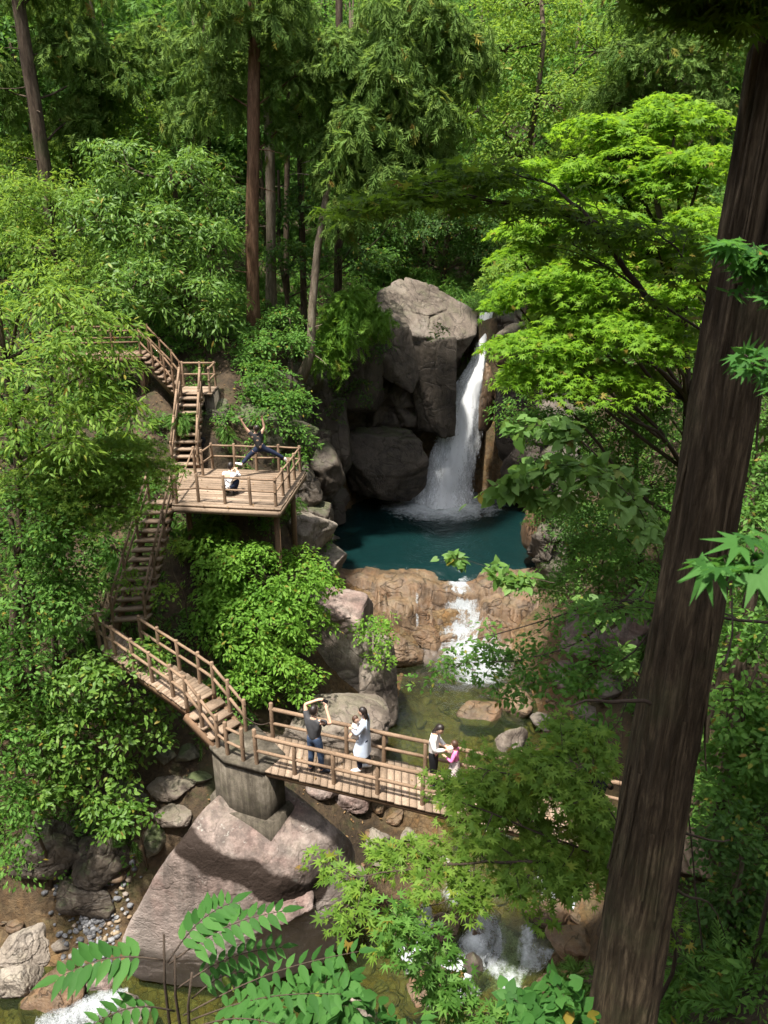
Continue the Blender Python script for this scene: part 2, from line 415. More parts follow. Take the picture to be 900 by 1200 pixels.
def in_poly(x, y, poly):
    c = np.zeros(x.shape, bool); n = len(poly)
    for i in range(n):
        x0, y0 = poly[i]; x1, y1 = poly[(i + 1) % n]
        hit = ((y0 > y) != (y1 > y)) & (x < (x1 - x0) * (y - y0) / (y1 - y0 + 1e-12) + x0)
        c ^= hit
    return c
def poly_dist(x, y, poly):
    d = np.full(x.shape, 1e9); n = len(poly)
    for i in range(n):
        a, b = poly[i], poly[(i + 1) % n]; ab = b - a
        t = np.clip(((x - a[0]) * ab[0] + (y - a[1]) * ab[1]) / (ab @ ab), 0, 1)
        d = np.minimum(d, np.hypot(x - a[0] - t * ab[0], y - a[1] - t * ab[1]))
    return d
def height_raw(x, y):
    x = np.asarray(x, float); y = np.asarray(y, float); sh = x.shape; x = x.ravel(); y = y.ravel()
    h = np.empty(len(x)); bed = np.zeros(len(x))
    for s in range(0, len(x), 20000):
        q = slice(s, s + 20000)
        d2 = (x[q, None] - ANCH[None, :, 0]) ** 2 + (y[q, None] - ANCH[None, :, 1]) ** 2
        h[q] = _tps(d2) @ _w[:_n] + _w[_n] + _w[_n + 1] * x[q] + _w[_n + 2] * y[q]
    for F, dep in ((STR_F, .75), (UP_F, .35)):
        near = np.where((x > F[:, 0].min() - 7) & (x < F[:, 0].max() + 7) & (y > F[:, 1].min() - 7) & (y < F[:, 1].max() + 7))[0]
        if len(near):
            d2 = (x[near, None] - F[None, :, 0]) ** 2 + (y[near, None] - F[None, :, 1]) ** 2
            k = d2.argmin(1); d = np.sqrt(d2[np.arange(len(near)), k]); w = F[k, 3]; wl = F[k, 2]
            hc = wl - dep + np.clip(d - w * .55, 0, 99) * .85 + np.clip(d - w - 1.0, 0, 99) * 1.2
            h[near] = np.minimum(h[near], hc)
            inside = d < w * 1.05
            h[near] = np.where(inside, np.maximum(np.minimum(h[near], hc), wl - dep), h[near])
            bed[near] = np.maximum(bed[near], (dep > .5) * np.clip(1.6 - d / np.maximum(w, .1) * .7, 0, 1))
    d = np.full(len(x), 99.); zk = np.zeros(len(x))
    for p_ in WALK_LINE:
        dd = np.hypot(x - p_[0], y - p_[1]); zk = np.where(dd < d, p_[2], zk); d = np.minimum(d, dd)
    h = np.where(d < 3, np.minimum(h, zk - .75 + np.clip(d - .9, 0, 9) * 1.0), h)
    d = np.full(len(x), 99.); zk = np.zeros(len(x))
    for p_ in OUTLET:
        dd = np.hypot(x - p_[0], y - p_[1]); zk = np.where(dd < d, p_[2], zk); d = np.minimum(d, dd)
    h = np.where(d < 2.3, np.minimum(h, zk + np.clip(d - .9, 0, 9) * 6.0), h)
    ins = in_poly(x, y, POOL); pd = poly_dist(x, y, POOL)
    h = np.where(ins, np.minimum(h, POOL_Z - .15 - np.clip(pd, 0, 2.0) * .9), h)
    # the rock sill between the two pools
    sill = np.exp(-((y - 27.3) / .9) ** 2) * np.exp(-((x - 1.6) / 3.6) ** 2)
    h = np.maximum(h, np.where((y < 28.6) & (sill > .05), POOL_Z - 3.2 + 2.1 * np.minimum(1, sill * 1.5), -99))
    bed = np.maximum(bed, np.clip(sill * 1.6, 0, 1)); bed = np.maximum(bed, ins * 1.0)
    return h.reshape(sh), bed.reshape(sh)
def ground_z(x, y):
    x = np.atleast_1d(np.asarray(x, float)); y = np.atleast_1d(np.asarray(y, float))
    h, b = height_raw(x, y)
    P = np.stack([x, y, h * 0], -1)
    amp = .30 * (1 - .6 * b)
    return h + amp * fbm(P * .45, 3, 5) + .12 * (1 - b * .2) * fbm(P * 1.9, 8, 3)
def gz(x, y): return float(ground_z([x], [y])[0])

def axis_grid(lo, a, b, hi, fine, coarse):
    def tail(start, end, step, sgn):
        out = []; p = start
        while (end - p) * sgn > 0:
            step = min(step * 1.22, coarse); p += step * sgn; out.append(p)
        return out
    return np.array(sorted(tail(a, lo, fine, -1)) + list(np.arange(a, b, fine)) + tail(b, hi, fine, 1))
gx = axis_grid(-75, -14, 14, 75, .2, 4); gy = axis_grid(-40, 3, 42, 170, .2, 4)
GX, GY = np.meshgrid(gx, gy)
GZ = ground_z(GX.ravel(), GY.ravel()); _, GB = height_raw(GX, GY)
nx, ny = len(gx), len(gy)
ii = (np.arange(ny - 1)[:, None] * nx + np.arange(nx - 1)[None]).ravel()
mb = MB(); mb.add(np.c_[GX.ravel(), GY.ravel(), GZ], None, np.stack([ii, ii + 1, ii + nx + 1, ii + nx], -1))
m, nt, out, N, L = new_mat('forest_floor')
g = N('NewGeometry'); P = g.outputs['Position']
at = N('Attribute'); at.attribute_name = 'bed'
n1 = noise(N, L, P, .7, 7, .65); n2 = noise(N, L, P, 6, 6, .7); n3 = noise(N, L, P, 34, 3, .6)
r1 = ramp(N, [(.3, (.020, .015, .010)), (.5, (.050, .035, .022)), (.68, (.088, .061, .037))]); L(n1.outputs[0], r1.inputs[0])
r2 = ramp(N, [(.35, (.45, .45, .45)), (.65, (1.4, 1.35, 1.2))]); L(n2.outputs[0], r2.inputs[0])
c = mixc(N, L, .9, r1.outputs[0], r2.outputs[0], 'MULTIPLY')
rm = ramp(N, [(.5, (0, 0, 0)), (.62, (1, 1, 1))]); L(noise(N, L, P, 1.1, 6, .7).outputs[0], rm.inputs[0])
c = mixc(N, L, math_(N, L, 'MULTIPLY', rm.outputs[0], .55), c, (.035, .048, .014))
vo = N('TexVoronoi'); vo.inputs['Scale'].default_value = 5.0; vo.inputs['Randomness'].default_value = 1
L(mixc(N, L, .6, P, n1.outputs['Color'], 'ADD'), vo.inputs['Vector'])
rv = ramp(N, [(0, (.20, .115, .05)), (.35, (.16, .10, .05)), (.6, (.22, .16, .10)), (.85, (.11, .066, .03)), (1, (.26, .21, .16))]); L(vo.outputs['Color'], rv.inputs[0])
ve = N('TexVoronoi'); ve.feature = 'DISTANCE_TO_EDGE'; ve.inputs['Scale'].default_value = 5.0
L(mixc(N, L, .6, P, n1.outputs['Color'], 'ADD'), ve.inputs['Vector'])
re_ = ramp(N, [(0, (.7, .68, .66)), (.07, (1, 1, 1))]); L(ve.outputs[0], re_.inputs[0])
bc = mixc(N, L, 1, rv.outputs[0], re_.outputs[0], 'MULTIPLY'); bc = mixc(N, L, .7, bc, r2.outputs[0], 'MULTIPLY')
c = mixc(N, L, at.outputs['Fac'], c, mixc(N, L, 1, bc, (.8, .78, .72), 'MULTIPLY'))
hgt = math_(N, L, 'ADD', n2.outputs[0], math_(N, L, 'MULTIPLY', n3.outputs[0], .4))
hgt = math_(N, L, 'ADD', hgt, math_(N, L, 'MULTIPLY', math_(N, L, 'MULTIPLY', re_.outputs[0], at.outputs['Fac']), 1.0))
principled(N, L, out, c, .85, hgt, .10, .8, .25)
terrain = mb.build('terrain', m, smooth=True)
a_ = terrain.data.attributes.new('bed', 'FLOAT', 'POINT'); a_.data.foreach_set('value', np.clip(GB.ravel(), 0, 1).astype(np.float32))
tag(terrain, 'steep wooded gorge sides of brown earth and leaf litter', None, None, 'structure')

# ------------------------------------------------------------------ water
def water_mat(name, tint, deep, clear, foam_lo, foam_hi, ripple=3.0, bump=.05, strk=(1, 1, 1)):
    m, nt, out, N, L = new_mat(name)
    g = N('NewGeometry'); P = g.outputs['Position']
    at = N('Attribute'); at.attribute_name = 'foam'
    n1 = noise(N, L, mapping(N, L, P, strk), ripple, 5, .6, .8); n2 = noise(N, L, mapping(N, L, P, strk), ripple * 5, 5, .7, .5)
    bm_ = N('Bump'); bm_.inputs['Distance'].default_value = bump; bm_.inputs['Strength'].default_value = .8 if bump > .05 else .45
    L(math_(N, L, 'ADD', n1.outputs[0], math_(N, L, 'MULTIPLY', n2.outputs[0], .25)), bm_.inputs['Height'])
    tr = N('BsdfTransparent'); tr.inputs[0].default_value = (*tint, 1)
    df = N('BsdfDiffuse'); df.inputs[0].default_value = (*deep, 1)
    body = N('MixShader'); body.inputs[0].default_value = 1 - clear; L(tr.outputs[0], body.inputs[1]); L(df.outputs[0], body.inputs[2])
    gl = N('BsdfGlossy'); gl.inputs['Roughness'].default_value = .16; L(bm_.outputs[0], gl.inputs['Normal'])
    fr = N('Fresnel'); fr.inputs[0].default_value = 1.33 if bump > .05 else 1.2; L(bm_.outputs[0], fr.inputs['Normal'])
    surf = N('MixShader'); L(fr.outputs[0], surf.inputs[0]); L(body.outputs[0], surf.inputs[1]); L(gl.outputs[0], surf.inputs[2])
    fo = N('BsdfDiffuse'); fo.inputs[0].default_value = (.50, .53, .55, 1); L(bm_.outputs[0], fo.inputs['Normal'])
    n3 = noise(N, L, mapping(N, L, P, strk), ripple * 14, 3, .6)
    f = math_(N, L, 'ADD', math_(N, L, 'MULTIPLY', n2.outputs[0], .4), math_(N, L, 'MULTIPLY', n1.outputs[0], .45))
    f = math_(N, L, 'ADD', f, math_(N, L, 'MULTIPLY', n3.outputs[0], .15))
    f = math_(N, L, 'ADD', f, at.outputs['Fac'])
    rf = ramp(N, [(foam_lo, (0, 0, 0)), (foam_hi, (1, 1, 1))]); L(math_(N, L, 'MULTIPLY', f, .5), rf.inputs[0])
    mx = N('MixShader'); L(rf.outputs[0], mx.inputs[0]); L(surf.outputs[0], mx.inputs[1]); L(fo.outputs[0], mx.inputs[2])
    L(mx.outputs[0], out.inputs[0])
    return m
M['pool_water'] = water_mat('teal_pool_water', (.05, .19, .17), (.003, .016, .016), .12, .46, .64, 1.8, .12)
M['stream_water'] = water_mat('clear_stream_water', (.60, .70, .40), (.05, .07, .03), .86, .38, .62, 2.2, .025)
def foam_attr(o, val):
    a = o.data.attributes.new('foam', 'FLOAT', 'POINT'); a.data.foreach_set('value', np.asarray(val, np.float32))
FALL_X, FALL_Y = PZ(515, 592, POOL_Z)[:2]
# plunge pool
u = np.arange(-3.4, 7.8, .12); v = np.arange(27.9, 38.6, .12); U, Vv = np.meshgrid(u, v)
dF = np.hypot((U - FALL_X) / 1.25, (Vv - FALL_Y - .2))
Pq = np.stack([U.ravel(), Vv.ravel(), U.ravel() * 0], -1)
lip = np.clip((28.9 - Vv.ravel()) / 1.0, 0, 1)
W = POOL_Z + .05 * fbm(Pq * 1.3, 5, 3) + .16 * np.exp(-(dF.ravel() / 1.5) ** 2) * fbm(Pq * 2.6, 6, 4) - .25 * lip
k = len(u); ii = (np.arange(len(v) - 1)[:, None] * k + np.arange(k - 1)[None]).ravel()
mb = MB(); mb.add(np.c_[U.ravel(), Vv.ravel(), W], None, np.stack([ii, ii + 1, ii + k + 1, ii + k], -1))
pool = mb.build('plunge_pool_water', M['pool_water'], smooth=True)
foam_attr(pool, np.clip(.95 - (dF.ravel() / 2.7) ** 1.1 * .6 , -.25, .95))
tag(pool, 'deep dark teal plunge pool under the waterfall', None, None, 'structure')
# stream ribbon
F = resample(STREAM, .12); nw_ = 41
tan = nrm(np.gradient(F[:, :2], axis=0)); side = np.stack([-tan[:, 1], tan[:, 0]], -1)
s = np.linspace(-1.35, 1.35, nw_)
X = F[:, None, 0] + side[:, None, 0] * s[None] * F[:, None, 3]; Yy = F[:, None, 1] + side[:, None, 1] * s[None] * F[:, None, 3]
Z = np.repeat(F[:, 2:3], nw_, 1)
slope = np.abs(np.gradient(F[:, 2])) / .12
fo = np.clip(slope * .7 - .32, -.32, .0)
fo = np.convolve(np.pad(fo, 8, mode='edge'), np.ones(17) / 17, 'valid')
fo = np.repeat(fo[:, None], nw_, 1)
Pq = np.stack([X.ravel(), Yy.ravel(), Z.ravel() * 0], -1)
Z = Z.ravel() + (.03 + .16 * np.clip(fo.ravel() + .2, 0, 1)) * fbm(Pq * 1.8, 12, 4)
fo2 = fo.ravel() + np.clip(1 - np.hypot(X.ravel() - 3.1, Yy.ravel() - 25.0) / 3.4, 0, 1) * .30 - .12 * (np.abs(np.tile(s, len(F))) > .8)
ii = (np.arange(len(F) - 1)[:, None] * nw_ + np.arange(nw_ - 1)[None]).ravel()
mb = MB(); mb.add(np.c_[X.ravel(), Yy.ravel(), Z], None, np.stack([ii, ii + 1, ii + nw_ + 1, ii + nw_], -1))
fo2 = fo2 + .52 * np.clip((16.6 - Yy.ravel()) / 1.6, 0, 1) * np.clip((X.ravel() + 1.5) / 2.0, 0, 1) * np.clip((Yy.ravel() - 12.2) / .8, 0, 1) * (.72 + 1.7 * fbm(Pq * [1.6, 1.6, 1], 15, 4))
stream = mb.build('stream_water', M['stream_water'], smooth=True); foam_attr(stream, fo2)
tag(stream, 'clear stream running over amber stones with white rapids', None, None, 'structure')
# water above the lip
F = resample(UPPER, .2); tan = nrm(np.gradient(F[:, :2], axis=0)); side = np.stack([-tan[:, 1], tan[:, 0]], -1); s = np.linspace(-1.3, 1.3, 9)
X = F[:, None, 0] + side[:, None, 0] * s * F[:, None, 3]; Yy = F[:, None, 1] + side[:, None, 1] * s * F[:, None, 3]; Z = np.repeat(F[:, 2:3], 9, 1)
ii = (np.arange(len(F) - 1)[:, None] * 9 + np.arange(8)[None]).ravel()
mb = MB(); mb.add(np.c_[X.ravel(), Yy.ravel(), Z.ravel()], None, np.stack([ii, ii + 1, ii + 10, ii + 9], -1))
upw = mb.build('upper_stream_water', M['stream_water'], smooth=True); foam_attr(upw, np.full(X.size, .1)); tag(upw, 'stream above the waterfall lip', None, None, 'structure')

# waterfall: streaming layers and flying drops
m, nt, out, N, L = new_mat('falling_water')
tc = N('TexCoord'); g = N('NewGeometry'); P = g.outputs['Position']
n1 = noise(N, L, mapping(N, L, P, (4.5, 4.5, 1.1)), 1.0, 8, .74, .7); n2 = noise(N, L, mapping(N, L, P, (26, 26, 9)), 1.0, 4, .7)
at = N('Attribute'); at.attribute_name = 'foam'
f = math_(N, L, 'ADD', math_(N, L, 'MULTIPLY', n1.outputs[0], .6), math_(N, L, 'MULTIPLY', n2.outputs[0], .4))
f = math_(N, L, 'ADD', f, at.outputs['Fac'])
rf = ramp(N, [(.45, (0, 0, 0)), (.58, (1, 1, 1))]); L(f, rf.inputs[0])
d = N('BsdfDiffuse'); d.inputs[0].default_value = (.84, .86, .88, 1); t = N('BsdfTranslucent'); t.inputs[0].default_value = (.80, .82, .84, 1)
mm = N('MixShader'); mm.inputs[0].default_value = .35; L(d.outputs[0], mm.inputs[1]); L(t.outputs[0], mm.inputs[2])
tr = N('BsdfTransparent'); mx = N('MixShader'); L(rf.outputs[0], mx.inputs[0]); L(tr.outputs[0], mx.inputs[1]); L(mm.outputs[0], mx.inputs[2]); L(mx.outputs[0], out.inputs[0])
M['fall'] = m
mc = m.copy(); mc.name = 'dimmed_white_water'; M['cascade'] = mc      # darker copy of the fall water: white dimmed for direct sun, partly see-through
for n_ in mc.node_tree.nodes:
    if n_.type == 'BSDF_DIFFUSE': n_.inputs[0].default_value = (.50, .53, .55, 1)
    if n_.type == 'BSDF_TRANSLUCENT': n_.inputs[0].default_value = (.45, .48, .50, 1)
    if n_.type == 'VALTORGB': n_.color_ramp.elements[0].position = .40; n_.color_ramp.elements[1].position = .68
M['drop'] = new_mat('water_drops')[0]; m = M['drop']; nt = m.node_tree; d = nt.nodes.new('ShaderNodeBsdfDiffuse'); d.inputs[0].default_value = (.85, .88, .92, 1)
nt.links.new(d.outputs[0], [n for n in nt.nodes if n.type == 'OUTPUT_MATERIAL'][0].inputs[0])
# centreline and width of the fall from top to bottom (photo outline at its distance)
fl = [(366, 571, 8, 37.9), (390, 567, 9, 37.7), (415, 564, 10, 37.5), (430, 560, 12, 37.3), (445, 555, 19, 37.0), (470, 549, 23, 36.8), (500, 542, 27, 36.5), (540, 533, 31, 36.1), (575, 524, 36, 35.8), (593, 519, 42, 35.4)]
C_ = np.array([PY(x, y, Y) for (y, x, w, Y) in fl]); Wd = np.array([w / pxm(c) for (y, x, w, Y), c in zip(fl, C_)])
tt = np.linspace(0, 1, 140); src = np.linspace(0, 1, len(fl))
src = (C_[0, 2] - C_[:, 2]) / (C_[0, 2] - C_[-1, 2])
Cf = np.stack([np.interp(tt, src, C_[:, k]) for k in range(3)], -1); Wf = np.interp(tt, src, Wd)
for _ in range(5):
    Cf[1:-1] = .5 * Cf[1:-1] + .25 * (Cf[:-2] + Cf[2:]); Wf[1:-1] = .5 * Wf[1:-1] + .25 * (Wf[:-2] + Wf[2:])
mb = MB(); foam = []
rng = np.random.default_rng(4)
for lay, (off, wsc, bias) in enumerate([(.18, .92, .10), (0, 1.0, .02), (-.16, .85, -.02), (-.34, .7, -.05)]):
    nsx = 34; sx = np.linspace(-1, 1, nsx)
    X = Cf[:, None, 0] + sx[None] * Wf[:, None] * wsc; Yy = Cf[:, None, 1] + off * (.25 + tt[:, None]) + .35 * sx[None] ** 2 * Wf[:, None] + 0 * X
    Z = np.repeat(Cf[:, 2:3], nsx, 1)
    q = np.stack([X.ravel() * 3, Yy.ravel() * 0 + lay * 7, Z.ravel() * .5], -1)
    dis = .16 * fbm(q, 21 + lay, 4).reshape(X.shape) * (.3 + tt[:, None])
    Yy = Yy - dis; X = X + .12 * fbm(q + 5, 31 + lay, 3).reshape(X.shape) * (.3 + tt[:, None])
    i2 = (np.arange(len(tt) - 1)[:, None] * nsx + np.arange(nsx - 1)[None]).ravel()
    mb.add(np.stack([X, Yy, Z], -1).reshape(-1, 3), None, np.stack([i2, i2 + nsx, i2 + nsx + 1, i2 + 1], -1))
    foam.append((bias + .25 - .34 * np.abs(sx[None]) ** 2.2 - .06 * tt[:, None] + 0 * X).ravel())
wf = mb.build('waterfall', M['fall'], smooth=True, loc=Cf[-1]); foam_attr(wf, np.concatenate(foam))
tag(wf, 'tall white waterfall plunging over dark rock into the teal pool', 'waterfall', None, 'structure')
# drops and spray (part of the fall)
def droplets(P, ln, w, rng):
    n = len(P); d = nrm(rng.normal(size=(n, 3)) * [.25, .25, .3] + [0, 0, -1]); a = nrm(np.cross(d, rng.normal(size=(n, 3))))
    b = np.cross(d, a)
    V = np.stack([P - d * ln[:, None], P + a * w[:, None], P - .5 * a * w[:, None] + .8 * b * w[:, None], P - .5 * a * w[:, None] - .8 * b * w[:, None], P + d * ln[:, None]], 1)
    T = np.array([(0, 2, 1), (0, 3, 2), (0, 1, 3), (4, 1, 2), (4, 2, 3), (4, 3, 1)])
    return V.reshape(-1, 3), (np.arange(n)[:, None, None] * 5 + T[None]).reshape(-1, 3)
n = 30000; k = (rng.random(n) ** .7 * 139).astype(int); sx = np.clip(rng.normal(size=n) * .52, -1.25, 1.25)
Pd = np.stack([Cf[k, 0] + sx * Wf[k], Cf[k, 1] - rng.random(n) * .5 * (.2 + tt[k]), Cf[k, 2] + rng.normal(size=n) * .05], -1)
mb = MB(); mb.add(*droplets(Pd, rng.uniform(.015, .10, n), rng.uniform(.006, .020, n), rng))
n = 4500; r_ = np.abs(rng.normal(size=n)) * 1.3; th = rng.random(n) * 6.283
Pd = np.stack([FALL_X + np.cos(th) * r_ * 1.25, FALL_Y + np.sin(th) * r_, POOL_Z + .05 + np.abs(rng.normal(size=n)) * .34 * np.exp(-r_ / 1.6)], -1)
mb.add(*droplets(Pd, rng.uniform(.01, .04, n), rng.uniform(.008, .022, n), rng))
o = mb.build('spray', M['drop'], parent=wf); o['kind'] = 'stuff'

# white cascade from the pool notch into the lower pool, and the thin side trickle
def cascade(name, pts, widths, label, seed, bias=.14, drape=None):
    C = np.array(pts); t = np.linspace(0, 1, 70); s0 = np.linspace(0, 1, len(C))
    Cc = np.stack([np.interp(t, s0, C[:, k]) for k in range(3)], -1); w = np.interp(t, s0, widths)
    for _ in range(5): Cc[1:-1] = .5 * Cc[1:-1] + .25 * (Cc[:-2] + Cc[2:])
    tg = np.gradient(Cc[:, :2], axis=0); sd = nrm(np.stack([tg[:, 1], -tg[:, 0]], -1)); ns = 31; sx = np.linspace(-1, 1, ns); mb = MB(); fo = []
    for lay, up in enumerate((.02, .10)):
        X = Cc[:, None, 0] + sd[:, None, 0] * sx * w[:, None]; Y_ = Cc[:, None, 1] + sd[:, None, 1] * sx * w[:, None]; Z = np.repeat(Cc[:, 2:3], ns, 1) + up - .10 * sx[None] ** 2
        if drape is not None: Z = drape(X, Y_) + up + .02
        q = np.stack([X.ravel() * 2.2, Y_.ravel() * 1.2, Z.ravel() * 1.2 + lay * 9], -1); Z = Z + .13 * fbm(q, seed, 4).reshape(X.shape)
        i2 = (np.arange(69)[:, None] * ns + np.arange(ns - 1)[None]).ravel(); mb.add(np.stack([X, Y_, Z], -1).reshape(-1, 3), None, np.stack([i2, i2 + ns, i2 + ns + 1, i2 + 1], -1))
        fo.append((bias - .12 * lay - .30 * np.abs(sx[None]) ** 2 - .10 * t[:, None] ** 3 + 0 * X).ravel())
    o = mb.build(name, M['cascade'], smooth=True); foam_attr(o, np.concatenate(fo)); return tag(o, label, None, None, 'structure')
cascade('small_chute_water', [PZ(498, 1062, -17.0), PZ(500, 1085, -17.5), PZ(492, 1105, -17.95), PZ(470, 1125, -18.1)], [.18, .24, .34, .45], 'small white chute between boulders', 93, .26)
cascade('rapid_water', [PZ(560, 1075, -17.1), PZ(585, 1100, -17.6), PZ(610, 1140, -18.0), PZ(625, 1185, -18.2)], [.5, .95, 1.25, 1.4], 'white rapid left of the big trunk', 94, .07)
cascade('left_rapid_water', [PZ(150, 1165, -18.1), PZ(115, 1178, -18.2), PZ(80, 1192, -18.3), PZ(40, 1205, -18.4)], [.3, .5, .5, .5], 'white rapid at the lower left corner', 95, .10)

def PG(px, py, y0=3.0, y1=60.0):
    """where the ray through a photo pixel first meets the ground"""
    Y = np.arange(y0, y1, .05); r = ray(px, py); P = r[None] * (Y / r[1])[:, None]; h = ground_z(P[:, 0], P[:, 1]); k = np.argmax(h > P[:, 2]); return P[k]

def water_level(x, y):
    d2 = (x[:, None] - STR_F[None, :, 0]) ** 2 + (y[:, None] - STR_F[None, :, 1]) ** 2; k = d2.argmin(1)
    w = np.where(np.sqrt(d2[np.arange(len(x)), k]) < STR_F[k, 3] * 1.2, STR_F[k, 2], -99.)
    return np.where(in_poly(x, y, POOL), POOL_Z, w)
def rest_point(px, py, y0=6.0, y1=45.0):
    """where the ray through a photo pixel meets the ground or the water"""
    Y = np.arange(y0, y1, .04); r = ray(px, py); P = r[None] * (Y / r[1])[:, None]; h = np.maximum(ground_z(P[:, 0], P[:, 1]), water_level(P[:, 0], P[:, 1])); k = np.argmax(h > P[:, 2]); return P[k]
# ------------------------------------------------------------------ timber walkways
rw = random.Random(11)
def z2(zx, zy): return (100 + zx / 2.8125, 560 + zy / 2.8111)
def post(par, b, h=.88, r=.05, m='wood', below=.12):
    b = np.asarray(b, float); mb = MB()
    tip = b + [rw.uniform(-.012, .012), rw.uniform(-.012, .012), h]
    mb.tube([b - [0, 0, below], b + [0, 0, .02], .5 * b + .5 * tip, tip - [0, 0, .012], tip], [r, r * 1.0, r * .97, r * .95, r * .78], 9, seed=rw.randrange(9999), amp=.02)
    return mb.build('post', M[m], par, smooth=False)
def rail(par, p, q, r=.037, m='wood', over=.05):
    p, q = np.asarray(p, float), np.asarray(q, float); d = nrm(q - p)
    mid = (p + q) / 2 + [0, 0, rw.uniform(-.012, .006)]
    mb = MB(); mb.tube([p - d * over, mid, q + d * over], [r * rw.uniform(.93, 1.05), r, r * rw.uniform(.93, 1.05)], 8, seed=rw.randrange(9999), amp=.03)
    return mb.build('rail', M[m], par)
def railing(par, bases, h=.88, top=.80, mid=.43, r=.05, rr=.037, m='wood', skip=()):
    for b in bases: post(par, b, h * rw.uniform(.985, 1.02), r, m)
    for i in range(len(bases) - 1):
        if i in skip: continue
        for hh in (top, mid):
            rail(par, np.asarray(bases[i]) + [0, 0, hh], np.asarray(bases[i + 1]) + [0, 0, hh], rr, m)
def deck(par, L0, L1, R0, R1, n, m='plank', th=.05, name='deck', gap=.012, out=0.0):
    """n planks across; L and R are the two edge lines"""
    L0, L1, R0, R1 = [np.asarray(v, float) for v in (L0, L1, R0, R1)]
    mb = MB()
    for i in range(n):
        a0, a1 = (i / n), ((i + 1) / n)
        l0, l1 = L0 + (L1 - L0) * a0, L0 + (L1 - L0) * a1; r0, r1 = R0 + (R1 - R0) * a0, R0 + (R1 - R0) * a1
        d = nrm(l1 - l0); l0 = l0 + d * gap / 2; l1 = l1 - d * gap / 2; d = nrm(r1 - r0); r0 = r0 + d * gap / 2; r1 = r1 - d * gap / 2
        sd = nrm((r0 + r1) - (l0 + l1)); e0, e1 = rw.uniform(-.02, .02) + out, rw.uniform(-.02, .02) + out
        l0, l1, r0, r1 = l0 - sd * e0, l1 - sd * e0, r0 + sd * e1, r1 + sd * e1
        dz = np.array([0, 0, rw.uniform(-.006, .004)]); t = np.array([0, 0, th])
        V = [l0 + dz, r0 + dz, r1 + dz, l1 + dz, l0 + dz - t, r0 + dz - t, r1 + dz - t, l1 + dz - t]
        mb.add(V, None, [(0, 1, 2, 3), (7, 6, 5, 4), (0, 4, 5, 1), (1, 5, 6, 2), (2, 6, 7, 3), (3, 7, 4, 0)])
    return mb.build(name, M[m], par)
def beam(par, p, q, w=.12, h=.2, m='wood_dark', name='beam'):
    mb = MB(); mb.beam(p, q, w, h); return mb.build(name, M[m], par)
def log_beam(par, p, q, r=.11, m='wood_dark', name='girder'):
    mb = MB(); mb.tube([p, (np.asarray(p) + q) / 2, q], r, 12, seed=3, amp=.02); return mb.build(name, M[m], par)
def flight(par, Lb, Rb, Lt, Rt, n, tread_m='plank', str_m='wood', depth=.27, th=.075, inset=.0):
    """open stair between its bottom edge (Lb-Rb) and its top edge (Lt-Rt), n treads"""
    Lb, Rb, Lt, Rt = [np.asarray(v, float) for v in (Lb, Rb, Lt, Rt)]
    run = nrm(np.r_[((Lt + Rt) / 2 - (Lb + Rb) / 2)[:2], 0])
    for i in range(n):
        f = (i + .75) / (n + .25)
        l, r = Lb + (Lt - Lb) * f, Rb + (Rt - Rb) * f; l = l.copy(); r = r.copy(); z = (l[2] + r[2]) / 2; l[2] = r[2] = z
        mb = MB(); sd = (r - l) / 2
        mb.box((l + r) / 2 + run * rw.uniform(-.01, .01) - [0, 0, th / 2], sd * (1.0 + rw.uniform(-.02, .03)), run * depth / 2, np.array([0, 0, th / 2]))
        mb.build('tread', M[tread_m], par)
    for a, b in ((Lb, Lt), (Rb, Rt)):
        s = nrm((Lb - Rb) * (1 if a is Lb else -1)); ins = -s * .12
        beam(par, a + ins - [0, 0, .20], b + ins - [0, 0, .20], .09, .2, 'wood_dark', 'stringer')

# ---- sloping boardwalk
npx = [z2(*p) for p in [(47, 548), (72, 570), (100, 585), (160, 628), (222, 672), (290, 720), (335, 755)]]
fpx = [z2(*p) for p in [(187, 550), (247, 590), (312, 632), (378, 675), (425, 708)]]
z_a, z_b, z_c = -10.9, -11.12, -11.8
W0 = thing('sloping_boardwalk', 'brown timber boardwalk with log rails sloping from the lower stairs down to the concrete pier', 'boardwalk', PZ(190, 800, z_b))
xs = np.array([p[0] for p in npx]); zn = lambda x: np.interp(x, [xs[0], 230], [z_a, z_b])
near_b = [PZ(x, y, zn(x)) for x, y in npx]; far_b = [PZ(x, y, zn(x - 25)) for x, y in fpx]
dirw = nrm(near_b[-1] - near_b[1]); cross = nrm(far_b[-1] - near_b[-1])
e0 = PZ(*z2(52, 566), z_a); e1 = PZ(*z2(92, 492), z_a); e2 = near_b[-1] - cross * .07; e3 = far_b[-1] + cross * .07
deck(W0, e1, e3, e0, e2, 34)
for a, b in ((e0, e2), (e1, e3)):
    beam(W0, np.asarray(a) - [0, 0, .15] + cross * (.08 if a is e0 else -.08), np.asarray(b) - [0, 0, .15] + cross * (.08 if a is e0 else -.08), .12, .19)
railing(W0, near_b); railing(W0, far_b)
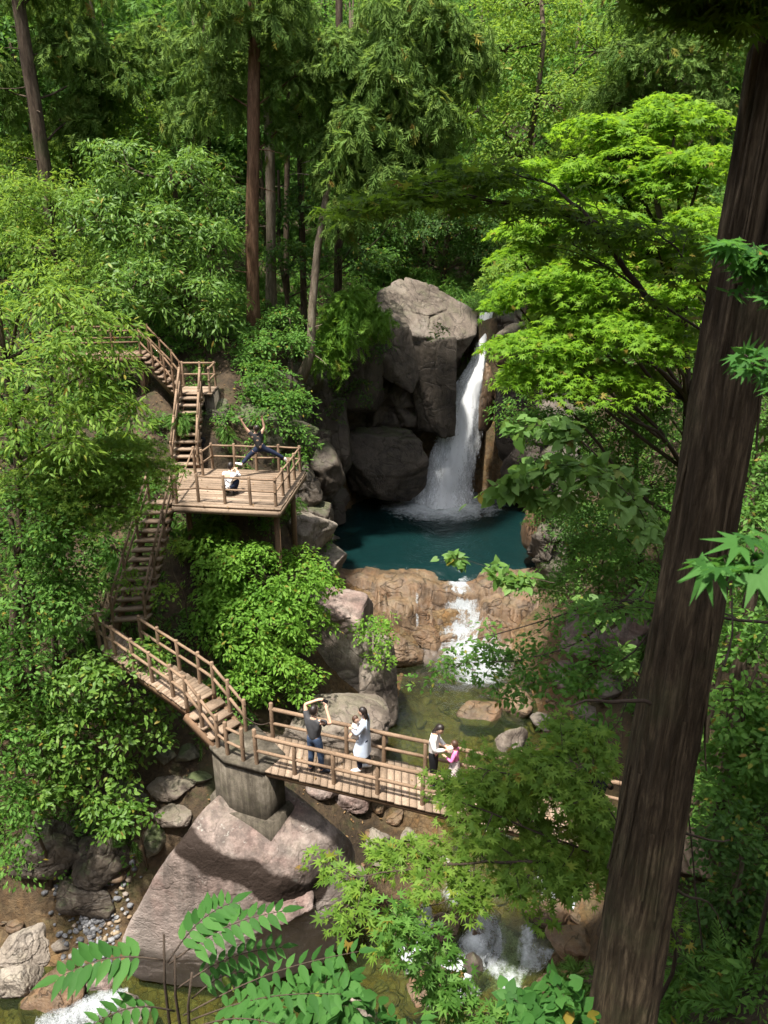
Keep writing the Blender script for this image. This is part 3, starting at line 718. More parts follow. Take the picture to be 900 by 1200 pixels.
# the four steps down to the pier
sn, sf = PZ(*z2(440, 893), z_c), PZ(*z2(532, 838), z_c)
for i in range(4):
    f0, f1 = i / 4, (i + 1) / 4 + .05; zz = z_b + (z_c - z_b) * (i + 1) / 4 + .02
    pa, pb, pc, pd = [np.array([*v[:2], zz]) for v in (e2 + (sn - e2) * f0, e3 + (sf - e3) * f0, e3 + (sf - e3) * f1, e2 + (sn - e2) * f1)]
    t = np.array([0, 0, .07]); mb = MB(); mb.add([pa, pb, pc, pd, pa - t, pb - t, pc - t, pd - t], None, [(3, 2, 1, 0), (4, 5, 6, 7), (0, 1, 5, 4), (1, 2, 6, 5), (2, 3, 7, 6), (3, 0, 4, 7)])
    mb.build('tread', M['plank'], W0)
beam(W0, e2 - [0, 0, .22], sn - [0, 0, .16], .1, .2, name='stringer'); beam(W0, e3 - [0, 0, .22], sf - [0, 0, .16], .1, .2, name='stringer')
mid_n = PZ(*z2(386, 822), (z_b + z_c) / 2); end_n = PZ(*z2(438, 890), z_c); mid_f = PZ(*z2(478, 772), (z_b + z_c) / 2); end_f = PZ(*z2(530, 837), z_c)
for lst in ([near_b[-1], mid_n, end_n], [far_b[-1], mid_f, end_f]):
    for b in lst[1:]: post(W0, b, .93)
    for a, b in zip(lst[:-1], lst[1:]):
        for hh in (.80, .43): rail(W0, a + [0, 0, hh], b + [0, 0, hh])
# ---- concrete pier
def q4(x, y): return (200 + x / 5.625, 860 + y / 5.625)
ptop = [PZ(*q4(x, y), -11.83) for x, y in [(255, 95), (305, 140), (350, 185), (430, 215), (525, 238)]]
Cn = PZ(309.5, 913, -12.0); Cr = PZ(335, 893, -12.0); Bk = PZ(300, 858, -12.0); Bl = PZ(262, 866, -12.0)
rz = ray(307, 972); zb = Cn[1] * rz[2] / rz[1]
PIER = thing('concrete_pier', 'weathered grey concrete pier carrying the boardwalk end on the big rosy boulder', 'pier', (Cn[0] - .4, Cn[1] + .4, zb))
poly = [ptop[0][:2], ptop[1][:2], ptop[2][:2], Cn[:2], Cr[:2], Bk[:2], Bl[:2]]
def ccw(p):
    p = np.array(p); a = np.sum(p[:, 0] * np.roll(p[:, 1], -1) - np.roll(p[:, 0], -1) * p[:, 1]); return p if a > 0 else p[::-1]
def convex(p):
    p = sorted(map(tuple, p)); out = []
    for seq in (p, p[::-1]):
        h = []
        for q in seq:
            while len(h) > 1 and (h[-1][0] - h[-2][0]) * (q[1] - h[-2][1]) - (h[-1][1] - h[-2][1]) * (q[0] - h[-2][0]) <= 0: h.pop()
            h.append(q)
        out += h[:-1]
    return np.array(out)
poly = convex(poly); cen = poly.mean(0)
m, nt, out, N, L = new_mat('weathered_concrete')
g = N('NewGeometry'); P = g.outputs['Position']
n1 = noise(N, L, P, 2.2, 7, .68); n2 = noise(N, L, mapping(N, L, P, (9, 9, .8)), 1.0, 6, .7); n3 = noise(N, L, P, 45, 3)
r1 = ramp(N, [(.3, (.045, .038, .028)), (.55, (.115, .098, .075)), (.75, (.20, .175, .14))]); L(n1.outputs[0], r1.inputs[0])
r2 = ramp(N, [(.42, (.3, .29, .26)), (.6, (1, 1, 1))]); L(n2.outputs[0], r2.inputs[0])
c = mixc(N, L, .55, r1.outputs[0], r2.outputs[0], 'MULTIPLY')
rm = ramp(N, [(.55, (0, 0, 0)), (.68, (1, 1, 1))]); L(noise(N, L, P, 1.6, 6, .7).outputs[0], rm.inputs[0])
c = mixc(N, L, math_(N, L, 'MULTIPLY', rm.outputs[0], .55), c, (.06, .065, .03))
principled(N, L, out, c, .9, math_(N, L, 'ADD', n1.outputs[0], n3.outputs[0]), .02, .7, .2); M['concrete'] = m
mb = MB(); mb.prism(cen + (poly - cen) * .94, zb - .9, -11.90); mb.build('shaft', M['concrete'], PIER)
mb = MB(); mb.prism(cen + (poly - cen) * 1.0, -11.89, -11.76); mb.build('cap', M['concrete'], PIER)
mb = MB(); mb.prism(cen + (poly - cen) * 1.13, zb - 1.2, zb + .22); mb.build('footing', M['concrete'], PIER)
# posts on the pier
pa, pb = PZ(*z2(470, 915), z_c), PZ(*z2(522, 935), z_c)
# ---- footbridge over the gorge
bn0, bn1 = PZ(*z2(566, 946), z_c), PZ(438, 928.5, z_c); bf0, bf1 = PZ(*z2(620, 852), z_c), PZ(452, 893, z_c)
dn = nrm((bn1 - bn0) + (bf1 - bf0)); LEN = 9.4
cr = bf0 - bn0; cr = nrm(cr - dn * (cr @ dn)); bw = abs((bf1 - bn1) @ cr); BRw = bw
B0 = thing('log_footbridge', 'timber footbridge with log handrails crossing from the concrete pier towards the big dark trunk', 'footbridge', bn0 + dn * 4.5 + cr * bw / 2)
bf0 = bn0 + cr * bw + dn * ((bf0 - bn0) @ dn)
deck(B0, bf0 + cr * .13 - dn * .4, bf0 + cr * .13 + dn * LEN, bn0 - cr * .13 - dn * .1, bn0 - cr * .13 + dn * (LEN + .3), 58)
for off in (.10, bw - .10):
    st = bn0 + cr * off - dn * .35 - [0, 0, .19]; log_beam(B0, st, st + dn * (LEN + .4), .13)
nb = [bn0 + dn * t for t in (0, .93, 1.86, 2.86, 3.86, 4.86, 5.86, 6.86, 7.86, 8.86)]
t0 = (PZ(407, 882, z_c) - bf0) @ dn
fb = [bf0 + dn * t for t in (0, t0 * .5, t0, t0 * 1.48, t0 * 2.0, t0 * 2.5, t0 * 3.0, t0 * 3.5, t0 * 4, t0 * 4.5) if t < LEN]
for i, b in enumerate(nb): post(B0, b, .98 if i == 0 else .78)
for i, b in enumerate(fb): post(B0, b, .98 if i == 0 else .78)
for lst in (nb, fb):
    for s0, s1 in [(0, 2), (2, 4), (4, 6), (6, 8), (8, 9)]:
        if s1 < len(lst):
            for hh, rr in ((.80, .048), (.40, .038)): rail(B0, lst[s0] + [0, 0, hh], lst[s1] + [0, 0, hh], rr)
for b in (pa, pb): post(B0, b, .93)
rail(B0, end_n + [0, 0, .40], pa + [0, 0, .40], .034); rail(B0, pa + [0, 0, .40], pb + [0, 0, .36], .034); rail(B0, pa + [0, 0, .78], pb + [0, 0, .74], .034)
# chain across the short gap at the far side
cA, cB = end_f + [0, 0, .45], fb[0] + [0, 0, .45]; tt_ = np.linspace(0, 1, 9); mb = MB()
mb.tube(cA + (cB - cA) * tt_[:, None] - np.outer(np.sin(tt_ * np.pi) * .16, [0, 0, 1]), .012, 5); mb.build('chain', M['twig'], B0)

# ---- viewing platform
zp = -8.05
def g7(x, y): return (230 + x / 6.43, 470 + y / 6.43)
fr = PZ(326.5, 597, zp); brk = PZ(357.5, 552, zp); bl = PZ(*g7(90, 508), zp); fl_ = PZ(203, 591, zp)
ex = nrm(fr - fl_); ey = np.array([-ex[1], ex[0], 0]);
Wp = (fr - fl_) @ ex; Dp = max((brk - fr) @ ey, 3.0)
skew = ((brk - fr) @ ex)
VP = thing('viewing_platform', 'square timber viewing platform with log railing, jutting out left of the plunge pool', 'viewing platform', fl_ + ex * Wp / 2 + ey * Dp / 2 - [0, 0, 1.6])
br_ = brk; bl_ = bl - ex * .9
deck(VP, fl_, bl_, fr, br_, 17, out=.04)
for a, b in ((fl_, fr), (fr, br_), (fl_, bl_)):
    beam(VP, np.asarray(a) - [0, 0, .15], np.asarray(b) - [0, 0, .15], .09, .16, 'plank', 'fascia')
for f in (.3, .62): beam(VP, fl_ + (bl_ - fl_) * f - [0, 0, .18], fr + (br_ - fr) * f - [0, 0, .18], .12, .2)
for f, gq in ((.1, .25), (.92, .2), (.92, .85), (.5, .85), (.12, .85)):
    b = fl_ + (fr - fl_) * f; b = b + ((bl_ + (br_ - bl_) * f) - b) * gq
    mb = MB(); mb.tube([b - [0, 0, .2], [b[0], b[1], gz(b[0], b[1]) - .6]], .09, 9); mb.build('support_post', M['wood_dark'], VP)
fpost = [PZ(*p, zp) for p in [(233, 588), (264, 590), (294, 591.5), (323.5, 593)]]
rpost = [PZ(*p, zp) for p in [(332, 580.5), (339, 571), (345.5, 562)]]
bpost = [PZ(*p, zp) for p in [(352, 552.5), (327, 551), (301, 551), (275.5, 549.5), (249.5, 548.8), (238, 557.5)]]
ring = fpost + rpost + bpost
railing(VP, ring, .86, .78, .42, .047, .03)
lp = PZ(*((100 + 387 / 3), (360 + 585 / 3)), zp)
post(VP, lp, .9); rail(VP, fpost[0] + [0, 0, .42], PZ(209, 590, zp) + [0, 0, .42], .03)
post(VP, PZ(207, 590, zp), .86)
rail(VP, lp + [0, 0, .82], PZ(207, 590, zp) + [0, 0, .30], .03)

# ---- lower staircase, boardwalk to platform
LS = thing('lower_staircase', 'steep open timber staircase climbing from the boardwalk up to the viewing platform', 'staircase', PZ(150, 728, z_a))
a0, a1 = PZ(*z2(84, 488), z_a), PZ(*z2(205, 478), z_a); b0, b1 = PZ(*z2(208, 62), zp), PZ(*z2(300, 62), zp)
flight(LS, a0, a1, b0, b1, 13, 'plank', depth=.29)
dl = nrm((a1 - a0) * [1, 1, 0])
for (s, e), sg in (((a0, b0), 1), ((a1, b1), -1)):
    s = s + dl * .06 * sg; e = e + dl * .06 * sg
    pts = [s + (e - s) * f for f in (0.02, .33, .66, .97)]
    for p in pts: post(LS, p, .86, .045, below=.25)
    for hh in (.80, .42):
        for p, q in zip(pts[:-1], pts[1:]): rail(LS, p + [0, 0, hh], q + [0, 0, hh], .034)
# landing at the top of the flight
ld0, ld1 = PZ(*z2(205, 60), zp - .012), PZ(*z2(302, 62), zp - .012)
# ---- upper staircase, platform to the concrete landing
zm = -5.95
def z1(x, y): return (100 + x / 3, 360 + y / 3)
US = thing('upper_staircase', 'straight timber staircase with light log handrails rising from the platform to a small landing', 'staircase', PZ(*z1(355, 560), zp))
a0, a1 = PZ(*z1(304, 566), zp), PZ(*z1(402, 566), zp); b0, b1 = PZ(*z1(333, 303), zm), PZ(*z1(413, 303), zm)
flight(US, a0, a1, b0, b1, 10, 'plank', depth=.27)
dl = nrm((a1 - a0) * [1, 1, 0]); back = np.array([-dl[1], dl[0], 0])
for (s, e), sg in (((a0, b0), 1), ((a1, b1), -1)):
    s = s + dl * .04 * sg; e = e + dl * .04 * sg
    pts = [s + (e - s) * f for f in (0.02, .36, .7, 1.0)]
    for p in pts: post(US, p, .86, .045, below=.25)
    for hh in (.82, .42):
        for p, q in zip(pts[:-1], pts[1:]): rail(US, p + [0, 0, hh], q + [0, 0, hh], .04)
# landing
c0, c1 = b0 - dl * .12, b1 + dl * .30; c2, c3 = c1 + back * 1.05, c0 + back * 1.05
deck(US, c0, c3, c1, c2, 7)
for b in (c1 - dl * .08 + back * .1, c2 - dl * .08, c3 + back * .0, (c2 + c3) / 2): post(US, b, .86, .042)
for p, q in ((c1 - dl * .08 + back * .1, c2 - dl * .08), (c2 - dl * .08, c3)):
    for hh in (.8, .42): rail(US, p + [0, 0, hh], q + [0, 0, hh], .034)
mb = MB(); pl = ccw([(c1 - dl * .3 + back * .15)[:2], (c1 + dl * .03 + back * .15)[:2], (c2 + dl * .03)[:2], (c2 - dl * .3)[:2]]); mb.prism(pl, zm - 2.6, zm - .06)
mb.build('concrete_support', M['concrete'], US)
mb = MB(); pl = ccw([(c0 + back * .45)[:2], (c0 + dl * .5 + back * .45)[:2], (c3 + dl * .5)[:2], c3[:2]]); mb.prism(pl, zm - 2.6, zm - .06); mb.build('concrete_support', M['concrete'], US)
# ---- upper ramp and gallery on the left
zu = -4.85
UR = thing('upper_gallery_stair', 'dark shaded timber gallery and stair half hidden in leaves above the left bank', 'stair', PZ(165, 415, zu))
r0 = c0 + back * .08; r1 = c3; u0 = PZ(165, 416, zu); u1 = u0 + (r1 - r0)
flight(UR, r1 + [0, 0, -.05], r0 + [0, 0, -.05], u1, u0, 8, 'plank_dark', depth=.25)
dl2 = nrm((u0 - r0) * [1, 1, 0])
g0, g1 = u0 + np.array([-2.4, -.35, 0.0]), u1 + np.array([-2.4, -.35, 0.0])
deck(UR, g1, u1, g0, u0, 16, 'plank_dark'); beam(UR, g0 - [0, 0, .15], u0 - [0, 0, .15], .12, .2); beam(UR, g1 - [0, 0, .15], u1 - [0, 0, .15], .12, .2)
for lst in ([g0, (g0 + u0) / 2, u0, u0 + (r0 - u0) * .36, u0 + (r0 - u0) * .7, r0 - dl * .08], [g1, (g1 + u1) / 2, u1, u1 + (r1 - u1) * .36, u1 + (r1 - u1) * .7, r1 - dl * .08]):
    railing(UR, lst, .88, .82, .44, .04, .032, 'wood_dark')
for b in (g0 + [.3, .2, 0], u0 - [.1, -.2, 0], u1 - [.1, .2, 0]):
    mb = MB(); mb.tube([b - [0, 0, .2], [b[0], b[1], gz(b[0], b[1]) - .6]], .09, 8); mb.build('support_post', M['wood_dark'], UR)
walk_pts = np.concatenate([np.array(v)[:, :2] for v in (near_b, far_b, nb, fb, [fl_, fr, br_, bl_, (fl_ + br_) / 2], [sn, sf, e0, e1], [b0, b1, c2, c3, a0, a1, r0, r1, u0, u1])])
# ------------------------------------------------------------------ people
# ico helper is shared with the rocks
_ico = {}
def ico(n):
    if n not in _ico:
        bm = bmesh.new(); bmesh.ops.create_icosphere(bm, subdivisions=n, radius=1)
        bm.verts.ensure_lookup_table()
        _ico[n] = (nrm(np.array([v.co[:] for v in bm.verts])), np.array([[v.index for v in f.verts] for f in bm.faces])); bm.free()
    return _ico[n]

def plain(name, col, rough=.8, var=.25, scale=9, spec=.2):
    m, nt, out, N, L = new_mat(name); tc = N('TexCoord'); n = noise(N, L, tc.outputs['Object'], scale, 4, .6)
    r = ramp(N, [(.3, tuple(c * (1 - var) for c in col)), (.7, tuple(min(1, c * (1 + var * .6)) for c in col))]); L(n.outputs[0], r.inputs[0])
    principled(N, L, out, r.outputs[0], rough, n.outputs[0], .01, .5, spec); return m
M['skin'] = plain('skin', (.50, .31, .22), .55, .08); M['hair'] = plain('dark_hair', (.018, .012, .010), .45, .4, 30, .4); M['hair_brown'] = plain('brown_hair', (.06, .030, .018), .5, .4, 30, .4)
M['eye'] = plain('eye', (.02, .015, .012), .3); M['lip'] = plain('lip', (.40, .16, .13), .5)
M['grey_tee'] = plain('charcoal_tee', (.055, .055, .058)); M['denim'] = plain('denim', (.055, .085, .15), .85, .4); M['navy'] = plain('navy_trousers', (.012, .018, .040))
M['coat'] = plain('pale_blue_coat', (.46, .52, .62), .8, .12, 6); M['white_top'] = plain('white_knit', (.72, .68, .66), .85, .1); M['black_cloth'] = plain('black_cloth', (.010, .010, .012))
M['pink'] = plain('pink_cardigan', (.80, .22, .48)); M['cream'] = plain('cream_cloth', (.70, .60, .52)); M['shoe_white'] = plain('white_shoe', (.75, .75, .76), .5); M['shoe_dark'] = plain('dark_shoe', (.02, .022, .03), .5)
M['sole'] = plain('sole', (.7, .7, .7)); M['hat'] = plain('pale_hat', (.52, .50, .46), .9, .3, 25); M['plastic'] = plain('black_plastic', (.01, .01, .012), .25, .1)
def patt(name, a, b, scale):
    m, nt, out, N, L = new_mat(name); tc = N('TexCoord'); v = N('TexVoronoi'); v.inputs['Scale'].default_value = scale; L(tc.outputs['Object'], v.inputs['Vector'])
    r = ramp(N, [(.0, a), (.42, b), (.55, a)], 'CONSTANT'); L(v.outputs['Color'], r.inputs[0]); principled(N, L, out, r.outputs[0], .85, None); return m
M['print_white'] = patt('patterned_white_cloth', (.66, .62, .60), (.06, .06, .075), 26); M['print_dark'] = patt('printed_dark_tee', (.02, .02, .022), (.30, .20, .13), 14); M['print_skirt'] = patt('printed_skirt', (.6, .52, .5), (.2, .12, .13), 22)

def skin_mesh(pts, edges, rad, root=0, sub=2):
    me = bpy.data.meshes.new('skin_tmp'); me.from_pydata([tuple(p) for p in pts], edges, []); o = bpy.data.objects.new('skin_tmp', me); COL.objects.link(o)
    md = o.modifiers.new('s', 'SKIN'); md.use_smooth_shade = True
    sv = me.skin_vertices[0].data if me.skin_vertices else None
    if sv is None:
        bpy.context.view_layer.objects.active = o; me.skin_vertices.new(); sv = me.skin_vertices[0].data
    for i, r in enumerate(rad): sv[i].radius = (r, r) if np.isscalar(r) else tuple(r); sv[i].use_root = (i == root)
    s = o.modifiers.new('d', 'SUBSURF'); s.levels = sub; s.render_levels = sub
    dg = bpy.context.evaluated_depsgraph_get(); ev = o.evaluated_get(dg); m2 = ev.to_mesh()
    V = np.array([v.co[:] for v in m2.vertices]); F = [tuple(p.vertices) for p in m2.polygons]; ev.to_mesh_clear()
    bpy.data.objects.remove(o); bpy.data.meshes.remove(me); return V, F
STAND = dict(pelvis=(0, 0, .93), waist=(0, .0, 1.08), chest=(0, .0, 1.27), neck=(0, -.01, 1.44), nod=(0, .01, 1.50),
    shL=(-.17, 0, 1.385), elL=(-.22, -.02, 1.12), wrL=(-.235, .08, .90), shR=(.17, 0, 1.385), elR=(.22, -.02, 1.12), wrR=(.235, .08, .90),
    hiL=(-.09, 0, .88), knL=(-.10, .02, .49), anL=(-.10, -.01, .09), toL=(-.115, .16, .035), hiR=(.09, 0, .88), knR=(.10, .02, .49), anR=(.10, -.01, .09), toR=(.115, .16, .035))
def add_ell(Vs, Fs, Ms, c, ax, rad, mi, sub=2, keep=None):
    D, T = ico(sub); V = c + D[:, :1] * ax[0] * rad[0] + D[:, 1:2] * ax[1] * rad[1] + D[:, 2:3] * ax[2] * rad[2]
    if keep is not None:
        k = keep(D); T = T[k[T].all(1)]
    o = sum(len(v) for v in Vs); Vs.append(V); Fs.extend([tuple(int(i) + o for i in t) for t in T]); Ms.extend([mi] * len(T))
def raw_obj(name, Vs, Fs, Ms, mats, parent, smooth=True):
    me = bpy.data.meshes.new(name); me.from_pydata(np.concatenate(Vs).tolist(), [], Fs); me.polygons.foreach_set('material_index', Ms)
    if smooth: me.polygons.foreach_set('use_smooth', [True] * len(Fs))
    for m in mats: me.materials.append(m)
    me.update(); o = bpy.data.objects.new(name, me); COL.objects.link(o); o.parent = parent; return o
def person(label, loc, rotz, J, top, legs, hair='hair', scale=1.0, face=(0, 1, 0), sleeves=.55, coat=None, long_hair=0, shoes=('shoe_dark', 'shoe_dark'), hat=None, head_k=1.0, skirt=None, cat='person', bun=False, palms=None):
    j = {k: np.array(v, float) for k, v in {**STAND, **J}.items()}
    root = thing('person', label, cat, loc); root.rotation_euler = (0, 0, rotz); root.scale = (scale,) * 3
    names = ['pelvis', 'waist', 'chest', 'neck', 'nod', 'shL', 'elL', 'wrL', 'shR', 'elR', 'wrR', 'hiL', 'knL', 'anL', 'toL', 'hiR', 'knR', 'anR', 'toR']
    rr = dict(pelvis=.115, waist=.105, chest=.125, neck=.055, nod=.05, shL=.06, shR=.06, elL=.042, elR=.042, wrL=.030, wrR=.030, hiL=.092, hiR=.092, knL=.058, knR=.058, anL=.040, anR=.040, toL=.034, toR=.034)
    pts = [j[n] for n in names]; rad = [rr[n] for n in names]; ix = {n: i for i, n in enumerate(names)}
    E = [('pelvis', 'waist'), ('waist', 'chest'), ('chest', 'neck'), ('neck', 'nod'), ('chest', 'shL'), ('shL', 'elL'), ('elL', 'wrL'), ('chest', 'shR'), ('shR', 'elR'), ('elR', 'wrR'), ('pelvis', 'hiL'), ('hiL', 'knL'), ('knL', 'anL'), ('anL', 'toL'), ('pelvis', 'hiR'), ('hiR', 'knR'), ('knR', 'anR'), ('anR', 'toR')]
    E = [(ix[a], ix[b]) for a, b in E]
    for s in 'LR':      # palm, four fingers, thumb
        d = nrm(j['wr' + s] - j['el' + s]); side_ = nrm(np.cross(d, [0, 0, 1.0]) if abs(d[2]) < .9 else np.cross(d, [0, 1.0, 0])); nn = np.cross(d, side_)
        pm = j['wr' + s] + d * .055; pts.append(pm); rad.append((.034, .020)); pi = len(pts) - 1; E.append((ix['wr' + s], pi))
        for f, (o_, ln) in enumerate([(-.030, .070), (-.010, .082), (.011, .078), (.030, .062)]):
            a_ = pm + d * .035 + side_ * o_; b_ = a_ + d * ln * .5 + nn * .010; c_ = b_ + d * ln * .4 + nn * .022
            i0 = len(pts); pts += [a_, b_, c_]; rad += [.0095, .009, .0075]; E += [(pi, i0), (i0, i0 + 1), (i0 + 1, i0 + 2)]
        sg = -1 if s == 'L' else 1
        a_ = pm - d * .02 + side_ * .035 * sg; b_ = a_ + d * .035 + side_ * .022 * sg; i0 = len(pts); pts += [a_, b_]; rad += [.011, .009]; E += [(pi, i0), (i0, i0 + 1)]
    V, F = skin_mesh(pts, E, rad)
    Vs, Fs, Ms = [V], list(F), [0] * len(F)
    u = nrm(j['nod'] - j['neck']); f = np.array(face, float); f = nrm(f - u * (f @ u) * .6); u = nrm(u - f * (u @ f)); r = np.cross(f, u); hk = head_k
    hc = j['nod'] + u * .105 * hk + f * .012; AXh = (r, f, u)
    add_ell(Vs, Fs, Ms, hc, AXh, (.076 * hk, .094 * hk, .112 * hk), 0, 3)
    add_ell(Vs, Fs, Ms, hc + f * .035 * hk - u * .065 * hk, AXh, (.052 * hk, .050 * hk, .045 * hk), 0, 2)
    add_ell(Vs, Fs, Ms, hc + f * .096 * hk - u * .018 * hk, AXh, (.013 * hk, .017 * hk, .024 * hk), 0, 1)
    for sg in (-1, 1):
        add_ell(Vs, Fs, Ms, hc + r * sg * .077 * hk - u * .005, AXh, (.010 * hk, .018 * hk, .030 * hk), 0, 1)
        add_ell(Vs, Fs, Ms, hc + r * sg * .031 * hk + f * .084 * hk + u * .012, AXh, (.014 * hk, .008 * hk, .008 * hk), 1, 1)
    add_ell(Vs, Fs, Ms, hc + f * .084 * hk - u * .060 * hk, AXh, (.024 * hk, .008 * hk, .008 * hk), 2, 1)
    raw_obj('body', Vs, Fs, Ms, [M['skin'], M['eye'], M['lip']], root)
    # hair
    Vs, Fs, Ms = [], [], []
    add_ell(Vs, Fs, Ms, hc + u * .010 - f * .010, AXh, (.088 * hk, .100 * hk, .118 * hk), 0, 3, lambda D: (D[:, 2] > .42) | ((D[:, 1] < .30) & (D[:, 2] > -.45)) | (D[:, 1] < -.25))
    if long_hair:
        k = 5
        for q in range(k): add_ell(Vs, Fs, Ms, hc - f * .055 - u * (.06 + long_hair * q / k), AXh, (.085 - .006 * q, .045, .07), 0, 2)
    if bun: add_ell(Vs, Fs, Ms, hc - f * .09 + u * .06, AXh, (.04, .04, .04), 0, 2)
    raw_obj('hair', Vs, Fs, Ms, [M[hair]], root)
    if hat:
        mb = MB(); D, T = ico(3); k = D[:, 2] > .05; mb.add(hc + u * .025 + D[:, :1] * r * .098 + D[:, 1:2] * f * .112 + D[:, 2:3] * u * .125, T[k[T].all(1)])
        th = np.arange(24) * 2 * np.pi / 24; Q = [(i, (i + 1) % 24, 24 + (i + 1) % 24, 24 + i) for i in range(24)]
        c_ = hc + u * .034; ring_ = lambda a, dz: c_ + np.cos(th)[:, None] * r * a + np.sin(th)[:, None] * f * (a + .014) + u * dz
        mb.add(np.concatenate([ring_(.094, .008), ring_(.165, -.03)]), None, Q); me = mb.mesh('hat', M[hat], True); o = bpy.data.objects.new('hat', me); COL.objects.link(o); o.parent = root
    # top
    def lerp(a, b, t): return j[a] + (j[b] - j[a]) * t
    hem = j['pelvis'] - nrm(j['waist'] - j['pelvis']) * .10
    P = [hem, j['waist'], j['chest'], j['neck'] - nrm(j['neck'] - j['chest']) * .03]; Rr = [(.158, .132), (.146, .116), (.160, .125), .070]; Ed = [(0, 1), (1, 2), (2, 3)]
    for s in 'LR':
        i0 = len(P); e = lerp('sh' + s, 'el' + s, min(1, sleeves * 1.0)); P += [j['sh' + s], e]; Rr += [.078, .064]; Ed += [(2, i0), (i0, i0 + 1)]
        if sleeves > 1: P[-1] = j['el' + s]; P.append(lerp('el' + s, 'wr' + s, .92)); Rr[-1] = .058; Rr.append(.042); Ed.append((i0 + 1, i0 + 2))
    V, F = skin_mesh(P, Ed, Rr); raw_obj('coat' if coat else 'shirt', [V], F, [0] * len(F), [M[top]], root)
    if coat or skirt:      # flared skirt of the coat or a real skirt: a lathe round the hips
        z1 = coat or skirt; n = 20; th = np.arange(n) * 2 * np.pi / n; rows = 7; Vq = []
        rg = np.random.default_rng(9)
        for i in range(rows):
            t = i / (rows - 1); c = j['waist'] * (1 - t) + np.array([(j['knL'][0] + j['knR'][0]) / 2 * .8 + j['pelvis'][0] * .2, (j['knL'][1] + j['knR'][1]) / 2, z1]) * t; a = .135 + .085 * t; Vq.append(c + np.stack([np.cos(th) * a * 1.1, np.sin(th) * a * .92, 0 * th], -1) * (1 + .05 * np.sin(th * 5 + 1)[:, None] * t))
        Vq = np.concatenate(Vq); Q = [(i * n + k, i * n + (k + 1) % n, (i + 1) * n + (k + 1) % n, (i + 1) * n + k) for i in range(rows - 1) for k in range(n)]
        raw_obj('coat_skirt' if coat else 'skirt', [Vq], Q, [0] * len(Q), [M[top]], root) if coat else raw_obj('skirt', [Vq], Q, [0] * len(Q), [M['print_skirt']], root)
    # trousers
    P = [j['waist'] * .9 + j['pelvis'] * .1, j['pelvis']]; Rr = [(.128, .105), (.140, .122)]; Ed = [(0, 1)]
    for s in 'LR':
        i0 = len(P); P += [j['hi' + s], j['kn' + s], lerp('kn' + s, 'an' + s, .93)]; Rr += [.105, .076, .060]; Ed += [(1, i0), (i0, i0 + 1), (i0 + 1, i0 + 2)]
    V, F = skin_mesh(P, Ed, Rr); raw_obj('trousers', [V], F, [0] * len(F), [M[legs]], root)
    for s, m_ in zip('LR', shoes):
        d = nrm(j['to' + s] - j['an' + s]); V, F = skin_mesh([j['an' + s] - d * .035 - [0, 0, .0], j['an' + s] * .5 + j['to' + s] * .5, j['to' + s] + d * .05], [(0, 1), (1, 2)], [(.048, .055), (.050, .046), (.042, .034)]); raw_obj('shoe', [V], F, [0] * len(F), [M[m_]], root)
    return root, j, hc
def held(name, label, cat, root, p, half, mat, ax=None, extra=None):
    """a small bevelled box held in a hand; p in the holder's local space"""
    c = root.matrix_basis @ Vector(p); bm = bmesh.new(); bmesh.ops.create_cube(bm, size=2); bmesh.ops.scale(bm, vec=half, verts=bm.verts); bmesh.ops.bevel(bm, geom=bm.edges[:], offset=min(half) * .4, segments=2, affect='EDGES')
    me = bpy.data.meshes.new(name); bm.to_mesh(me); bm.free(); me.materials.append(M[mat]); o = bpy.data.objects.new(name, me); COL.objects.link(o); o.location = c
    if ax: o.rotation_euler = ax
    return tag(o, label, cat)

zd = z_c + .0
# man with both arms raised, taking a picture of the fall
rt, j, hc = person('man in charcoal tee and jeans on the footbridge, arms raised with a phone', PZ(370, 905, zd), R(-28), dict(
    elL=(-.27, .10, 1.62), wrL=(-.06, .20, 1.72), elR=(.30, .20, 1.25), wrR=(.14, .30, 1.50), anR=(.14, .02, .09), toR=(.24, .14, .035), knR=(.12, .04, .49), anL=(-.11, -.04, .09), toL=(-.13, .12, .035)),
    'grey_tee', 'denim', scale=1.02, face=(.1, 1, .25), shoes=('shoe_dark', 'shoe_dark'), sleeves=.62)
held('phone', 'black phone held up by the man in the charcoal tee', 'phone', rt, (.06, .37, 1.64), (.075, .007, .04), 'plastic', (R(-12), 0, R(-28)))
# woman in the long coat with the baby
rt, j, hc = person('woman in a long pale blue coat on the footbridge, carrying a baby', PZ(428, 903, zd), R(80), dict(
    elL=(-.24, .12, 1.16), wrL=(-.02, .28, 1.12), elR=(.24, .10, 1.14), wrR=(.06, .27, 1.00), anL=(-.09, .10, .09), toL=(-.10, .27, .035), knL=(-.09, .12, .5), anR=(.10, -.10, .09), toR=(.11, .07, .035)),
    'coat', 'navy', scale=.98, face=(.05, 1, -.1), sleeves=1.5, coat=.52, long_hair=.16, shoes=('shoe_white', 'shoe_white'))
q = rt.matrix_basis @ Vector((.0, .22, .98))
person('baby in cream clothes held against the chest of the woman in the pale blue coat', q, R(255), dict(
    pelvis=(0, 0, .12), waist=(0, 0, .20), chest=(0, .01, .30), neck=(0, .01, .41), nod=(0, .01, .44), shL=(-.10, 0, .38), elL=(-.15, .06, .30), wrL=(-.13, .16, .27), shR=(.10, 0, .38), elR=(.15, .06, .32), wrR=(.13, .15, .36),
    hiL=(-.06, .0, .10), knL=(-.13, .12, .06), anL=(-.14, .10, -.08), toL=(-.15, .16, -.12), hiR=(.06, 0, .10), knR=(.13, .12, .06), anR=(.14, .10, -.08), toR=(.15, .16, -.12)),
    'cream', 'cream', hair='hair_brown', scale=.72, head_k=1.05, sleeves=1.5, shoes=('shoe_white', 'shoe_white'))
